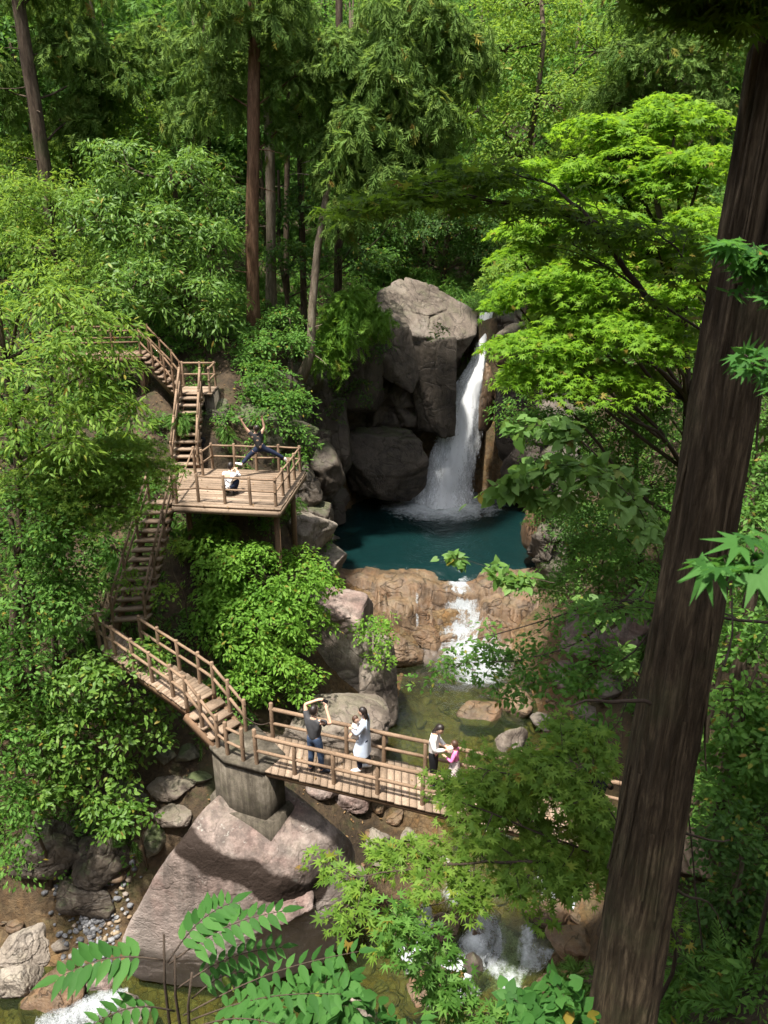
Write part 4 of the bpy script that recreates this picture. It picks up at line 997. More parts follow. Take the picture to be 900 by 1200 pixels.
# woman in white, head bowed
rt, j, hc = person('woman in a white knit top and black trousers looking down at something in her hands on the footbridge', PZ(507, 921, zd), R(-105), dict(
    neck=(0, .02, 1.44), nod=(0, .05, 1.49), elL=(-.22, .06, 1.14), wrL=(-.05, .26, 1.10), elR=(.22, .06, 1.14), wrR=(.05, .27, 1.08), chest=(0, .015, 1.27)),
    'white_top', 'black_cloth', scale=.97, face=(.35, 1, -.75), sleeves=1.5, long_hair=.10)
rt['label'] = 'woman in white knit top and black trousers on the footbridge, looking down at her hands'
held('pouch', 'small tan pouch in the hands of the woman in white', 'pouch', rt, (0, .36, 1.08), (.06, .05, .07), 'cream', (0, 0, R(20)))
person('small girl in a pink cardigan beside the woman in white on the footbridge', PZ(532, 921, zd), R(72), dict(elL=(-.24, .06, 1.12), wrL=(-.10, .28, 1.16), elR=(.24, .06, 1.12), wrR=(.12, .28, 1.18)),
    'pink', 'cream', hair='hair_brown', scale=.68, head_k=1.22, face=(.3, 1, .1), sleeves=1.5, skirt=.52, shoes=('shoe_white', 'shoe_white'))
person('person in pale hat and dark top at the footbridge end near the big trunk', PZ(694, 975, zd), R(-20), dict(elL=(-.26, .14, 1.14), wrL=(-.16, .36, 1.02), elR=(.26, .14, 1.14), wrR=(.16, .36, 1.02)),
    'black_cloth', 'navy', scale=.95, hat='hat', sleeves=1.5, face=(.1, 1, -.3))
# jumper above the platform
rt, j, hc = person('person in printed dark tee leaping above the viewing platform with legs flung wide', PZ(307, 556, zp) + np.array([0, 0, 0]), R(22), dict(
    pelvis=(0, 0, .90), waist=(-.03, .03, 1.03), chest=(-.09, .05, 1.19), neck=(-.11, .04, 1.35), nod=(-.10, .02, 1.41), shL=(-.25, .07, 1.33), elL=(-.40, .10, 1.54), wrL=(-.50, .10, 1.76), shR=(.06, .06, 1.31), elR=(.18, .06, 1.50), wrR=(.14, .06, 1.72),
    hiL=(-.09, .02, .86), knL=(-.36, .06, .64), anL=(-.62, .02, .40), toL=(-.76, .07, .44), hiR=(.09, 0, .86), knR=(.42, -.06, .68), anR=(.74, -.08, .46), toR=(.82, -.06, .34)),
    'print_dark', 'navy', scale=1.0, face=(-.2, 1, .3), sleeves=.5, shoes=('shoe_white', 'shoe_white'))
# croucher on the deck
rt, j, hc = person('person in a patterned white top crouching on the viewing platform with their back turned', PZ(269, 580, zp), R(-20), dict(
    pelvis=(0, -.12, .26), waist=(0, -.06, .38), chest=(0, .03, .55), neck=(0, .10, .69), nod=(0, .14, .74), shL=(-.17, .07, .64), elL=(-.22, .28, .50), wrL=(-.06, .40, .64), shR=(.17, .07, .64), elR=(.22, .28, .50), wrR=(.06, .40, .64),
    hiL=(-.10, -.08, .26), knL=(-.17, .26, .40), anL=(-.14, .02, .09), toL=(-.15, .18, .035), hiR=(.10, -.08, .26), knR=(.17, .26, .40), anR=(.14, .02, .09), toR=(.15, .18, .035)),
    'print_white', 'navy', scale=1.0, face=(0, 1, .2), sleeves=1.2)
held('phone', 'phone held by the person crouching on the platform', 'phone', rt, (0, .47, .68), (.075, .007, .04), 'plastic', (0, 0, R(-20)))
# backpack hanging on the stair rail
bp_c = PZ(*z1(409, 480), zp + .55); bp = thing('backpack', 'black backpack hanging on the right handrail post of the upper staircase', 'backpack', bp_c)
D, T = ico(3); sq = np.sign(D) * np.abs(D) ** .6; mb = MB(); mb.add(sq * [.15, .09, .23] + bp_c, T); mb.build('bag', M['black_cloth'], bp, True)
mb = MB(); mb.add(sq * [.11, .045, .11] + bp_c + [0, -.10, -.07], T); mb.build('pocket', M['black_cloth'], bp, True)
for sx in (-.07, .07):
    a_ = np.linspace(0, np.pi, 10); mb = MB(); mb.tube(np.stack([bp_c[0] + sx + 0 * a_, bp_c[1] + .08 + .07 * np.sin(a_), bp_c[2] + .2 * np.cos(a_)], -1), .015, 6); mb.build('strap', M['black_cloth'], bp)
# ------------------------------------------------------------------ rocks
def rock_verts(size, seed, sub=4, planes=None, p=16, rough=.10, npl=15, fine=.03, groove=1.0):
    D, T = ico(sub); rg = np.random.default_rng(seed)
    if planes is None:
        nn = nrm(rg.normal(size=(npl, 3))); dd = rg.uniform(.66, 1.0, npl)
    else: nn, dd = planes
    q = np.maximum(D @ nn.T, 0) / dd[None]
    r = (q ** p).sum(1) ** (-1 / p); r = np.minimum(r, 1.35 if planes is None else 60)
    V = D * r[:, None] * np.asarray(size, float)
    sc = np.mean(size) if planes is None else np.mean(dd)
    o = rg.uniform(-50, 50, 3); tl = nrm(rg.normal(size=3) + [0, 0, 1.5])
    h = rough * fbm(V / sc * 1.1 + o, seed, 4) + .6 * rough * (ridged(V / sc * 1.6 + o, seed + 5, 3) - .4) + fine * fbm(V / sc * 6 + o, seed + 9, 4) + .4 * fine * ridged(V / sc * 14 + o, seed + 3, 2)
    if sub >= 4:
        w = V + sc * .35 * np.stack([fbm(V / sc * .9 + o + k * 9, seed + 20 + k, 3) for k in range(3)], -1)
        g1 = vnoise(w / sc * 1.15 + o, seed + 30); g2 = vnoise((w / sc) * [1.6, 1.6, 2.6] + o, seed + 31)
        h = h - groove * (.055 * np.exp(-(g1 / .05) ** 2) + .035 * np.exp(-(g2 / .045) ** 2))
        st = (w @ tl) / sc * 2.2 + o[0]; h = h + .022 * min(1, groove) * (np.round(st) - st) * 2 * (vnoise(V / sc * .8 + o, seed + 33) > -.1)
    V = V + D * (sc * h)[:, None]
    return V, T
def rock(px, py, Y, size, mat, label, seed=0, sub=5, cat='boulder', group=None, sink=0, name=None, pos=None, rot=0.0, **kw):
    c = PY(px, py, Y) if pos is None else np.array(pos, float); c = c - [0, 0, sink]
    V, T = rock_verts(size, seed, sub, **kw)
    if rot: cr_, sr_ = math.cos(rot), math.sin(rot); V = V @ np.array([[cr_, sr_, 0], [-sr_, cr_, 0], [0, 0, 1]])
    mb = MB(); mb.add(V + c, T); o = mb.build(name or 'boulder', M[mat], smooth=True, loc=c)
    return tag(o, label, cat, group)
def laid_rock(px, py, Y, size, mat, label, seed, sub):
    """a rock of the size seen at that pixel, lying on the ground or standing in the water there"""
    s = np.array(size, float); k0 = pxm(PY(px, py, Y)); hit = rest_point(px, py + .55 * s[2] * k0); s = s * min(1.6, max(.8, k0 / pxm(hit)))
    c = hit + [0, .35 * s[1], 0]; bed = gz(c[0], c[1]); top = hit[2] + 1.25 * s[2]; low = min(bed - .1, hit[2] - .4 * s[2])
    s[2] = (top - low) / 2; c[2] = (top + low) / 2
    return rock(px, py, Y, tuple(s), mat, label, seed, sub, pos=c)
def hull_planes(pts):
    pts = np.asarray(pts, float); c = pts.mean(0); bm = bmesh.new()
    for q in pts: bm.verts.new(Vector(q - c))
    bmesh.ops.convex_hull(bm, input=bm.verts); bm.normal_update()
    nn, dd = [], []
    for f in bm.faces:
        n = np.array(f.normal); d = n @ np.array(f.verts[0].co)
        if d < 0: n, d = -n, -d
        if d > .02: nn.append(n); dd.append(d)
    bm.free(); return c, np.array(nn), np.array(dd)
def hull_rock(pts, mat, label, seed, sub=6, p=40, rough=.05, fine=.016, groove=.5, cat='boulder', name='boulder', group=None):
    c, nn, dd = hull_planes(pts); V, T = rock_verts((1, 1, 1), seed, sub, (nn, dd), p, rough, fine=fine, groove=groove)
    mb = MB(); mb.add(V + c, T); o = mb.build(name, M[mat], smooth=True, loc=c)
    return tag(o, label, cat, group)

# the great boulder under the pier
bb = [PZ(205, 980, -13.35), PZ(250, 928, -13.0), PZ(335, 918, -12.95), PZ(400, 968, -13.7), PZ(330, 1045, -14.5), PZ(250, 1005, -13.7),
      PZ(133, 1106, -16.5), PZ(262, 1126, -16.6), PZ(380, 1090, -16.2), PZ(422, 1040, -15.6), PZ(131, 1108, -16.5) + [0, .5, -2.0], PZ(262, 1128, -16.6) + [0, .6, -2.0], PZ(380, 1092, -16.2) + [0, .6, -2.0], PZ(420, 985, -14.6), PZ(388, 1052, -15.6)]
bb += [np.array([-5.0, 15.6, -16.5]), np.array([-1.0, 16.2, -16.5]), np.array([-3.0, 16.2, -13.9]), np.array([-.7, 14.6, -17.5])]
c, nn, dd = hull_planes(bb); V, T = rock_verts((1, 1, 1), 5, 7, (nn, dd), 26, .03, fine=.012, groove=.10); V = V + c
def on_rock(px, py):
    r = nrm(ray(px, py)); t = V @ r; off = np.linalg.norm(V - t[:, None] * r, axis=1); k = np.where(off < .09)[0]; return V[k[t[k].argmin()]] if len(k) else V[off.argmin()]
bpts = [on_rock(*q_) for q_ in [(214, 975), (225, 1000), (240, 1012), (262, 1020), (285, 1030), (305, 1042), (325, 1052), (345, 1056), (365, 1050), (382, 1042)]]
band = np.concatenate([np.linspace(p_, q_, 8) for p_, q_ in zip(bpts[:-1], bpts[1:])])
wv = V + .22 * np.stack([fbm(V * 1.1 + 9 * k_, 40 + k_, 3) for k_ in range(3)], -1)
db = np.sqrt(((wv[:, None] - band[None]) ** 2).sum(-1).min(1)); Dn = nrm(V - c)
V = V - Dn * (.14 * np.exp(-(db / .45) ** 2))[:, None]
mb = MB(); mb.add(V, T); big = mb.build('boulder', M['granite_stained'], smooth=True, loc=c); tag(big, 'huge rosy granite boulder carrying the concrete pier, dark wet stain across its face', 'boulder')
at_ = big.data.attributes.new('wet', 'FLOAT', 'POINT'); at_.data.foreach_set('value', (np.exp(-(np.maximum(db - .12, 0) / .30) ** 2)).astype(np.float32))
rock(318, 1058, 13.35, (1.1, .45, .38), 'granite_rose', 'rounded pinkish ledge under the front lip of the huge boulder', 41, 5, rot=-.15)
# rock wall beside the lower pool
_g = PG(357, 632); rock(357, 618, _g[1] + .2, (1.05, .8, .72), 'granite_pale', 'pale speckled boulder right of the platform support', 65, 5)
_g = PG(408, 655); rock(408, 643, _g[1] + .2, (.72, .65, .6), 'granite_amber', 'brown rounded boulder at the pool outlet beside the pale speckled boulder', 66, 5)
laid_rock(388, 590, 29.6, (.6, .7, .8), 'granite_dark', 'dark wet rock at the left edge of the plunge pool', 67, 5)
rock(382, 545, 30.5, (.7, .9, 1.2), 'granite_dark', 'dark rock leaning on the gorge wall above the pool edge', 68, 5)
# amber sill between the pools
for i, (x, y, Y, s, mt, lb) in enumerate([
    (462, 765, 23.4, (.8, .7, .8), 'granite_amber', 'orange brown rock sloping into the lower pool'),
    (500, 745, 24.6, (.6, .6, .55), 'granite_amber', 'rounded orange rock at the foot of the side trickle'),
    (622, 690, 25.6, (.6, .6, .6), 'granite_amber', 'wet brown rock right of the cascade'),
    (632, 620, 29.0, (.55, .9, 1.7), 'granite_amber', 'upright reddish rock pillar at the right rim of the plunge pool'),
    (655, 640, 28.0, (.7, .9, 1.6), 'granite_moss', 'ivy covered rock beside the reddish pillar'),
    (560, 830, 21.0, (.62, .55, .34), 'granite_amber', 'rusty red rock in the lower pool near the cascade foot'),
    (607, 822, 21.4, (.6, .6, .5), 'granite_amber', 'orange rock touching the rusty red one in the lower pool'),
    (603, 868, 19.2, (.45, .4, .36), 'granite', 'light grey boulder behind the girl in pink'),
    (640, 848, 19.8, (.42, .4, .3), 'granite_pale', 'pale stone at the water edge under the dead branch stub'),
    (668, 860, 19.2, (.5, .4, .33), 'granite_amber', 'tan flat stone on the right shore'),
    (690, 838, 20.0, (.4, .35, .3), 'granite_pale', 'whitish stone among leaves on the right shore'),
    (625, 890, 18.2, (.5, .45, .35), 'granite_amber', 'tan boulder beside the bridge on the right shore'),
    (700, 752, 22.6, (1.5, 1.0, .8), 'granite_rose', 'broad pinkish rock left of the big trunk'),
    (742, 745, 22.6, (.9, .8, .9), 'granite_rose', 'pinkish rock tucked against the big trunk'),
    (668, 795, 21.0, (.8, .6, .5), 'granite_rose', 'low pinkish rock below the broad one'),
    (715, 805, 20.5, (.7, .6, .5), 'granite', 'grey rock among leaves near the big trunk')]):
    (rock if 'upright' in lb or 'ivy' in lb else laid_rock)(x, y, Y, s, mt, lb, 100 + i, 6 if s[0] > .75 else 5)
# left bank below the boardwalk
for i, (x, y, Y, s, mt, lb) in enumerate([
    (219, 884, 16.9, (.36, .34, .3), 'granite_moss', 'round mossy rock below the boardwalk steps'),
    (192, 884, 17.2, (.34, .34, .28), 'granite_moss', 'small mossy rock left of the round one below the steps'),
    (205, 921, 16.4, (.62, .5, .33), 'granite', 'long brown boulder stacked under the round mossy rock'),
    (231, 911, 16.3, (.36, .3, .16), 'granite_moss', 'thin flat rock wedged against the pier'),
    (200, 957, 15.8, (.48, .45, .34), 'granite', 'brown boulder at the left shoulder of the huge rosy boulder'),
    (150, 932, 16.9, (.62, .5, .5), 'granite_moss', 'shadowed mossy rock left of the long brown boulder'),
    (182, 985, 15.4, (.4, .5, .5), 'granite_moss', 'dark rock wedged left of the huge rosy boulder'),
    (122, 1000, 15.8, (.9, .7, .9), 'granite_dark', 'big dark brown rock under overhanging leaves'),
    (55, 1005, 16.0, (1.1, .8, 1.0), 'granite_dark', 'black shadowed rock at the left edge above the pale boulders'),
    (95, 1050, 14.9, (.8, .6, .6), 'granite_dark', 'low dark rock behind the grey gravel'),
    (28, 1112, 13.9, (.85, .6, .48), 'granite_pale', 'smooth cream boulder at the left edge'),
    (12, 1150, 13.2, (.8, .5, .45), 'granite_pale', 'cream boulder in front of the smooth one'),
    (66, 1168, 12.85, (.72, .5, .40), 'granite_amber', 'amber banded boulder beside the white rapid'),
    (70, 1110, 14.1, (.22, .2, .16), 'granite_pale', 'small cream stone beside the smooth boulder'),
    (78, 1133, 13.6, (.24, .2, .15), 'granite_amber', 'small orange stone in front of the gravel'),
    (95, 1058, 14.6, (.3, .25, .2), 'granite', 'brown stone at the back of the gravel'),
    (152, 1180, 12.2, (.42, .4, .4), 'granite_pale', 'cream rock behind the stems of the front plant'),
    (118, 1150, 12.9, (.4, .34, .3), 'granite_rose', 'pinkish rock between rapid and huge boulder')]):
    laid_rock(x, y, Y, s, mt, lb, 200 + i, 6 if s[0] > .75 else 5)
# under and below the bridge
for i, (x, y, Y, s, mt, lb) in enumerate([
    (412, 940, 16.6, (.65, .5, .42), 'granite_rose', 'rosy rock under the bridge deck'),
    (380, 925, 17.1, (.5, .45, .35), 'granite_rose', 'rosy rock between pier and bridge deck'),
    (441, 985, 15.6, (.30, .28, .42), 'granite_pale', 'upright cream stone right of the huge boulder'),
    (462, 960, 16.4, (.3, .28, .2), 'granite_amber', 'yellow stone under the bridge'),
    (442, 948, 16.7, (.26, .22, .18), 'granite_amber', 'tan stone beside the yellow one under the bridge'),
    (478, 978, 16.0, (.24, .22, .18), 'granite', 'grey stone right of the yellow one under the bridge'),
    (418, 1025, 14.7, (.30, .28, .24), 'granite_pale', 'cream stone against the right end of the huge boulder'),
    (446, 1010, 15.0, (.22, .2, .2), 'granite', 'small grey stone beside the cream upright one'),
    (482, 1084, 13.9, (.42, .4, .42), 'granite_amber', 'brown boulder left of the small white chute'),
    (520, 1082, 14.0, (.52, .42, .36), 'granite_amber', 'smooth tan boulder right of the small white chute'),
    (505, 1152, 12.6, (.62, .5, .42), 'granite_amber', 'large orange boulder below the small white chute'),
    (468, 1062, 14.4, (.3, .28, .22), 'granite_amber', 'rusty stone behind the brown chute boulder'),
    (565, 1085, 14.2, (.36, .3, .26), 'granite_amber', 'brown rock at the edge of the white rapid'),
    (648, 1070, 14.3, (.6, .5, .45), 'granite_amber', 'reddish brown rock left of the trunk foot'),
    (675, 1110, 13.3, (.6, .5, .45), 'granite_amber', 'dark reddish rock beside the trunk foot'),
    (640, 1010, 15.9, (.6, .5, .4), 'granite_amber', 'orange rock behind the leafy branch'),
    (560, 1130, 13.1, (.28, .26, .2), 'granite_dark', 'dark stone splitting the white rapid'),
    (420, 1180, 12.0, (.4, .35, .3), 'granite_pale', 'cream rock under the leaves at the bottom')]):
    laid_rock(x, y, Y, s, mt, lb, 300 + i, 5)

# ------------------------------------------------------------------ gorge wall round the plunge pool
plan = np.array([(-4.6, 26.2, -11.4), (-3.9, 28.0, -10.0), (-3.4, 29.8, -8.8), (-3.0, 32, -7.2), (-2.3, 34.2, -6.2), (-1.1, 35.4, -5.4), (1.2, 36.1, -4.6), (2.7, 36.9, -4.5), (3.7, 38.2, -4.8), (4.4, 38.7, -5.0), (5.3, 38.6, -5.0), (6.2, 37.6, -4.5), (7.2, 36.2, -5.0), (7.4, 33, -7.2), (7.1, 30.6, -8.9), (6.9, 29.0, -10.5), (7.4, 27.4, -12.0)])
pf = resample(plan, .085); tn = nrm(np.gradient(pf[:, :2], axis=0)); nin = np.stack([tn[:, 1], -tn[:, 0]], -1)
nv = 150; tv = np.linspace(0, 1, nv)
zz = -15.6 + (pf[:, None, 2] + 15.6) * tv[None]
base = np.stack([np.repeat(pf[:, None, 0], nv, 1), np.repeat(pf[:, None, 1], nv, 1), zz], -1)
q = base.reshape(-1, 3)
rgc = np.random.default_rng(51); box = np.array([q.min(0) - 1, q.max(0) + 1])
qw = q + .35 * np.stack([fbm(q * .8 + 7 * k, 57 + k, 3) for k in range(3)], -1)
disp = .55 * fbm(q * .33, 52, 4) + facet(qw * [1, 1, .75], rgc, 2.0, box * [1, 1, .75], .34, .26) + facet(qw, rgc, .8, box, .11, .22) + .10 * (ridged(q * [1.6, 1.6, 1.2], 53, 4) - .3) + .05 * fbm(q * 4.5, 54, 4)
disp = disp.reshape(len(pf), nv) - .75 * np.sin(np.clip((tv[None] - .02) / .5, 0, 1) * np.pi) - 1.4 * np.clip((tv[None] - .93) / .07, 0, 1) ** 2
xyz = base.copy(); xyz[..., 0] += nin[:, None, 0] * disp; xyz[..., 1] += nin[:, None, 1] * disp
ii = (np.arange(len(pf) - 1)[:, None] * nv + np.arange(nv - 1)[None]).ravel()
mb = MB(); mb.add(xyz.reshape(-1, 3), None, np.stack([ii, ii + nv, ii + nv + 1, ii + 1], -1))
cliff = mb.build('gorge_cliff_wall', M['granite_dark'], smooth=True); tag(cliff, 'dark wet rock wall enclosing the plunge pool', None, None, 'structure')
cap = [PY(445, 338, 36.6), PY(474, 323, 37.6), PY(505, 332, 38.0), PY(538, 352, 38.2), PY(562, 366, 38.2), PY(560, 392, 37.0), PY(535, 398, 36.0), PY(500, 396, 35.3), PY(455, 388, 34.9), PY(436, 372, 35.2), PY(440, 352, 35.8), np.array([-.4, 38.6, -4.8]), np.array([4.2, 39.4, -5.2]), np.array([-.2, 36.0, -7.6]), np.array([3.6, 37.2, -7.4])]
hull_rock(cap, 'granite', 'pinkish grey cap rock left of the waterfall lip', 71, 6, 60, .05, .02, 1.1, 'rock')
def block(px, py, Y, size, mat, label, seed, npl=10):
    c = PY(px, py, Y); rg = np.random.default_rng(seed); nn = nrm(np.concatenate([np.array([(1, .1, .1), (-1, .1, 0), (0, -1, .25), (0, 1, 0), (.1, -.2, 1), (0, 0, -1)]) + rg.normal(size=(6, 3)) * .18, rg.normal(size=(npl, 3))])); dd = np.r_[rg.uniform(.8, .95, 6), rg.uniform(.95, 1.25, npl)]
    V, T = rock_verts((1, 1, 1), seed, 6, (nn, dd), 34, .05, fine=.02, groove=.9); mb = MB(); mb.add(V * size + c, T); return tag(mb.build('rock', M[mat], smooth=True, loc=c), label, 'rock')
block(462, 412, 35.2, (1.0, .8, 1.45), 'granite_cliff', 'square block with a straight slanting crack edge under the cap rock', 72)
block(508, 445, 36.0, (.95, .8, 2.3), 'granite_cliff', 'tall brown buttress just left of the waterfall', 73)
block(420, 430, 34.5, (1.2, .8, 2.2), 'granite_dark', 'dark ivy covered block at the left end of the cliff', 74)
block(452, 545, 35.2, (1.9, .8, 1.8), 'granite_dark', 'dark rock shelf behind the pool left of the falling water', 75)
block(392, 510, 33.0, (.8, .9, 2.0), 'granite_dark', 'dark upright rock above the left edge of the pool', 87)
block(398, 785, 22.3, (1.5, 1.3, 2.3), 'granite', 'tall grey brown rock face between the bright bush and the lower pool', 61, 14)
block(396, 722, 22.4, (1.15, 1.0, .75), 'granite_rose', 'pinkish grey block topping the rock face beside the bright bush', 62, 12)
block(443, 800, 21.7, (.6, .9, 1.6), 'granite', 'narrow brown rock rib at the left edge of the lower pool', 63, 12)
block(398, 862, 18.9, (1.5, 1.0, 1.2), 'granite', 'broad grey brown rock right behind the man with raised arms', 64, 14)
rock(572, 470, 36.0, (.42, .4, 1.5), 'granite_amber', 'tan rock slab right beside the falling water', 76, 5, cat='rock')
rock(603, 395, 36.6, (1.0, .8, .7), 'granite', 'brown rock right of the waterfall lip', 77, 5, cat='rock')
rock(586, 412, 36.2, (.55, .5, .6), 'granite_amber', 'reddish stone below the lip right of the waterfall', 78, 4, cat='rock')
rock(598, 475, 35.4, (.9, .8, 2.0), 'granite_dark', 'black wet rock column right of the waterfall', 79, 5, cat='rock')
rock(620, 545, 34.6, (1.0, .8, 1.6), 'granite_dark', 'black rock at the right back corner of the pool', 80, 5, cat='rock')
laid_rock(330, 450, 29.6, (.8, .6, .8), 'granite', 'grey rock on the slope under the leaning pale trunk', 81, 5)
laid_rock(300, 455, 28.4, (.5, .5, .4), 'granite_moss', 'mossy rock on the slope behind the platform', 82, 5)
# gravel bank
rg = np.random.default_rng(77); mb = MB()
D2, T2 = ico(2)
for i in range(330):
    px_, py_ = rg.normal(112, 24), rg.normal(1080, 22)
    z = -17.95 + rg.normal() * .03; c = PZ(px_, py_, z); s = rg.uniform(.035, .10) * np.array([1, rg.uniform(.7, 1), rg.uniform(.45, .8)])
    a = rg.uniform(0, 6.28); V = D2 * s * (1 + .12 * rg.normal(size=(len(D2), 1))); V = np.c_[V[:, 0] * math.cos(a) - V[:, 1] * math.sin(a), V[:, 0] * math.sin(a) + V[:, 1] * math.cos(a), V[:, 2]]
    c[2] = gz(c[0], c[1]) + .02
    mb.add(V + c, T2)
m, nt, out, N, L = new_mat('gravel_stone'); g = N('NewGeometry'); r1 = ramp(N, [(0, (.05, .05, .053)), (.5, (.12, .122, .13)), (.85, (.19, .19, .195)), (.93, (.19, .13, .075)), (1, (.22, .17, .11))]); L(g.outputs['Random Per Island'], r1.inputs[0])
principled(N, L, out, mixc(N, L, .6, r1.outputs[0], noise(N, L, g.outputs['Position'], 20, 4).outputs[0], 'OVERLAY'), .7); M['gravel'] = m
gr = mb.build('gravel', m, smooth=True); tag(gr, 'grey river gravel left of the huge rosy boulder', None, None, 'stuff')
# stones lying in the stream bed
mb = MB(); D3, T3 = ico(3)
for i in range(420):
    k = rg.integers(len(STR_F)); f = STR_F[k]; off = rg.normal() * f[3] * .75
    x, y = f[0] + rg.normal() * .6, f[1] + rg.normal() * .5
    tdir = STR_F[min(k + 1, len(STR_F) - 1)] - STR_F[max(k - 1, 0)]; t2 = nrm(tdir[:2]); x += -t2[1] * off; y += t2[0] * off
    s = rg.uniform(.07, .26) * np.array([1, rg.uniform(.7, 1), rg.uniform(.45, .75)])
    V, T = rock_verts(s, 1000 + i, 3, rough=.08); z = gz(x, y); mb.add(V + [x, y, z + s[2] * .3], T)
st = mb.build('streambed_stones', M['granite_amber'], smooth=True); tag(st, 'amber and tan stones strewn along the stream bed', None, None, 'stuff')

for i, (x, y, Y, s, mt, lb) in enumerate([
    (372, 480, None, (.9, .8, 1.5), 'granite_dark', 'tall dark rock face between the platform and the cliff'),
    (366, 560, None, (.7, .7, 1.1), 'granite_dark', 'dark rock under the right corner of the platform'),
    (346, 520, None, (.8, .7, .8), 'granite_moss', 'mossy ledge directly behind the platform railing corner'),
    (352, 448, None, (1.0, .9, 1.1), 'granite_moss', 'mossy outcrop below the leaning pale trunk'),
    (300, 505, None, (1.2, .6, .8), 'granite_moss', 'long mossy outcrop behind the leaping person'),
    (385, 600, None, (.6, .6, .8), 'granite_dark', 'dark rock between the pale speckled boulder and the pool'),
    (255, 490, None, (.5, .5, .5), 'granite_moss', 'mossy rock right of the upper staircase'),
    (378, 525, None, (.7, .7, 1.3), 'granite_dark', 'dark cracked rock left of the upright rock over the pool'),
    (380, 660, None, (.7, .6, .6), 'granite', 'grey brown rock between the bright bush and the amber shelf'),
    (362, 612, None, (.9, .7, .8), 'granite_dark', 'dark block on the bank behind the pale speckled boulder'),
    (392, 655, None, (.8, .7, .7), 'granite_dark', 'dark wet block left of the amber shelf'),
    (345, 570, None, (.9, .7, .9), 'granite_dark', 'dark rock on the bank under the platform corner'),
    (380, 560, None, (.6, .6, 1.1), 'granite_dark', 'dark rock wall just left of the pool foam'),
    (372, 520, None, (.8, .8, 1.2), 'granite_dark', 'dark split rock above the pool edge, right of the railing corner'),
    (455, 700, None, (.6, .5, .6), 'granite_amber', 'tan block stepping down the left side of the amber shelf'),
    (505, 690, None, (.55, .5, .5), 'granite_amber', 'tan block between side trickle and cascade'),
    (600, 668, None, (.8, .6, .45), 'granite_amber', 'tan slab right of the cascade top'),
    (332, 470, None, (.6, .5, .7), 'granite_dark', 'dark rock under the light leafed sapling behind the platform')]):
    c_ = PG(x, y); Y = c_[1] + s[1] * .45
    block(x, y, Y, np.array(s), mt, lb, 400 + i)
# stepped rock shelf separating the two pools
u = np.arange(-3.2, 6.2, .06); v = np.arange(23.6, 29.3, .06); U, Vv = np.meshgrid(u, v); P3 = np.stack([U.ravel(), Vv.ravel(), 0 * U.ravel()], -1); rgc = np.random.default_rng(8)
wq = P3 + .4 * np.stack([fbm(P3 * .9 + 5 * k, 80 + k, 3) for k in range(3)], -1)
edge = 25.0 + .55 * fbm(P3 * .55, 84, 3) + np.clip(-P3[:, 0], 0, 3) * .1
t_ = np.clip((P3[:, 1] - edge) / 2.6, 0, 1); t_ = .65 * np.round(t_ * 4 + .25 * fbm(wq * .8, 85, 2)) / 4 + .35 * t_
H = -17.0 + 3.05 * np.clip(t_, 0, 1)
box = np.array([[-3, 23, -1], [6.5, 30, 1.]])
H = H + (facet(wq, rgc, 1.5, box, .10, .30) + facet(wq, rgc, .55, box, .04, .30)) * np.clip((27.6 - P3[:, 1]) / 1.2, .12, 1) + .10 * fbm(P3 * 2.2, 86, 4) + .02 * fbm(P3 * 9, 87, 3)
notch = np.exp(-((P3[:, 0] - 3.05) / 1.0) ** 2); H = H - .42 * notch * np.clip(t_ * 1.6, 0, 1)
H = np.minimum(H, -13.78 + .10 * fbm(P3 * 1.5, 88, 3) + .30 * np.exp(-((P3[:, 0] + .6) / 1.6) ** 2)); H = np.where(P3[:, 1] > 28.4, H - (P3[:, 1] - 28.4) * 1.4, H)
H = np.where(P3[:, 0] < -1.8, H + .3, H)
k = len(u); ii = (np.arange(len(v) - 1)[:, None] * k + np.arange(k - 1)[None]).ravel()
mb = MB(); mb.add(np.c_[P3[:, :2], H], None, np.stack([ii, ii + 1, ii + k + 1, ii + k], -1)); sh = mb.build('rock_shelf', M['granite_amber'], smooth=True, loc=(1.5, 26, -16)); tag(sh, 'stepped amber rock shelf dividing the dark plunge pool from the clear lower pool', 'rock shelf')

Hg = H.reshape(U.shape)
for _ in range(2): Hs = Hg.copy(); Hg[1:-1, 1:-1] = (Hs[:-2, 1:-1] + Hs[2:, 1:-1] + Hs[1:-1, :-2] + Hs[1:-1, 2:] + 2 * Hs[1:-1, 1:-1]) / 6
Hsm = Hg.copy()
for _ in range(60): Hs = Hsm.copy(); Hsm[1:-1, 1:-1] = (Hs[:-2, 1:-1] + Hs[2:, 1:-1] + Hs[1:-1, :-2] + Hs[1:-1, 2:]) / 4
Hg = np.maximum(Hsm, Hg - .04)
def shelf_z(X, Y):
    i = np.clip(((Y - v[0]) / .06).astype(int), 0, len(v) - 1); j = np.clip(((X - u[0]) / .06).astype(int), 0, len(u) - 1); return np.maximum(Hg[i, j], -16.0)
def flow(pts): return [np.array([x_, y_, 0.]) for x_, y_ in pts]
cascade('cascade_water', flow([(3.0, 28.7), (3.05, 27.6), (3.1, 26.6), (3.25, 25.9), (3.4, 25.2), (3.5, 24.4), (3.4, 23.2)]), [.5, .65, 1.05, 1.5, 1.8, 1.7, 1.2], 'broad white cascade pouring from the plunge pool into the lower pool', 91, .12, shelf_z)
cascade('side_trickle_water', flow([(1.35, 28.3), (1.3, 27.0), (1.3, 26.0), (1.3, 25.0), (1.35, 24.4)]), [.06, .10, .11, .12, .16], 'thin side trickle left of the cascade', 92, .0, shelf_z)
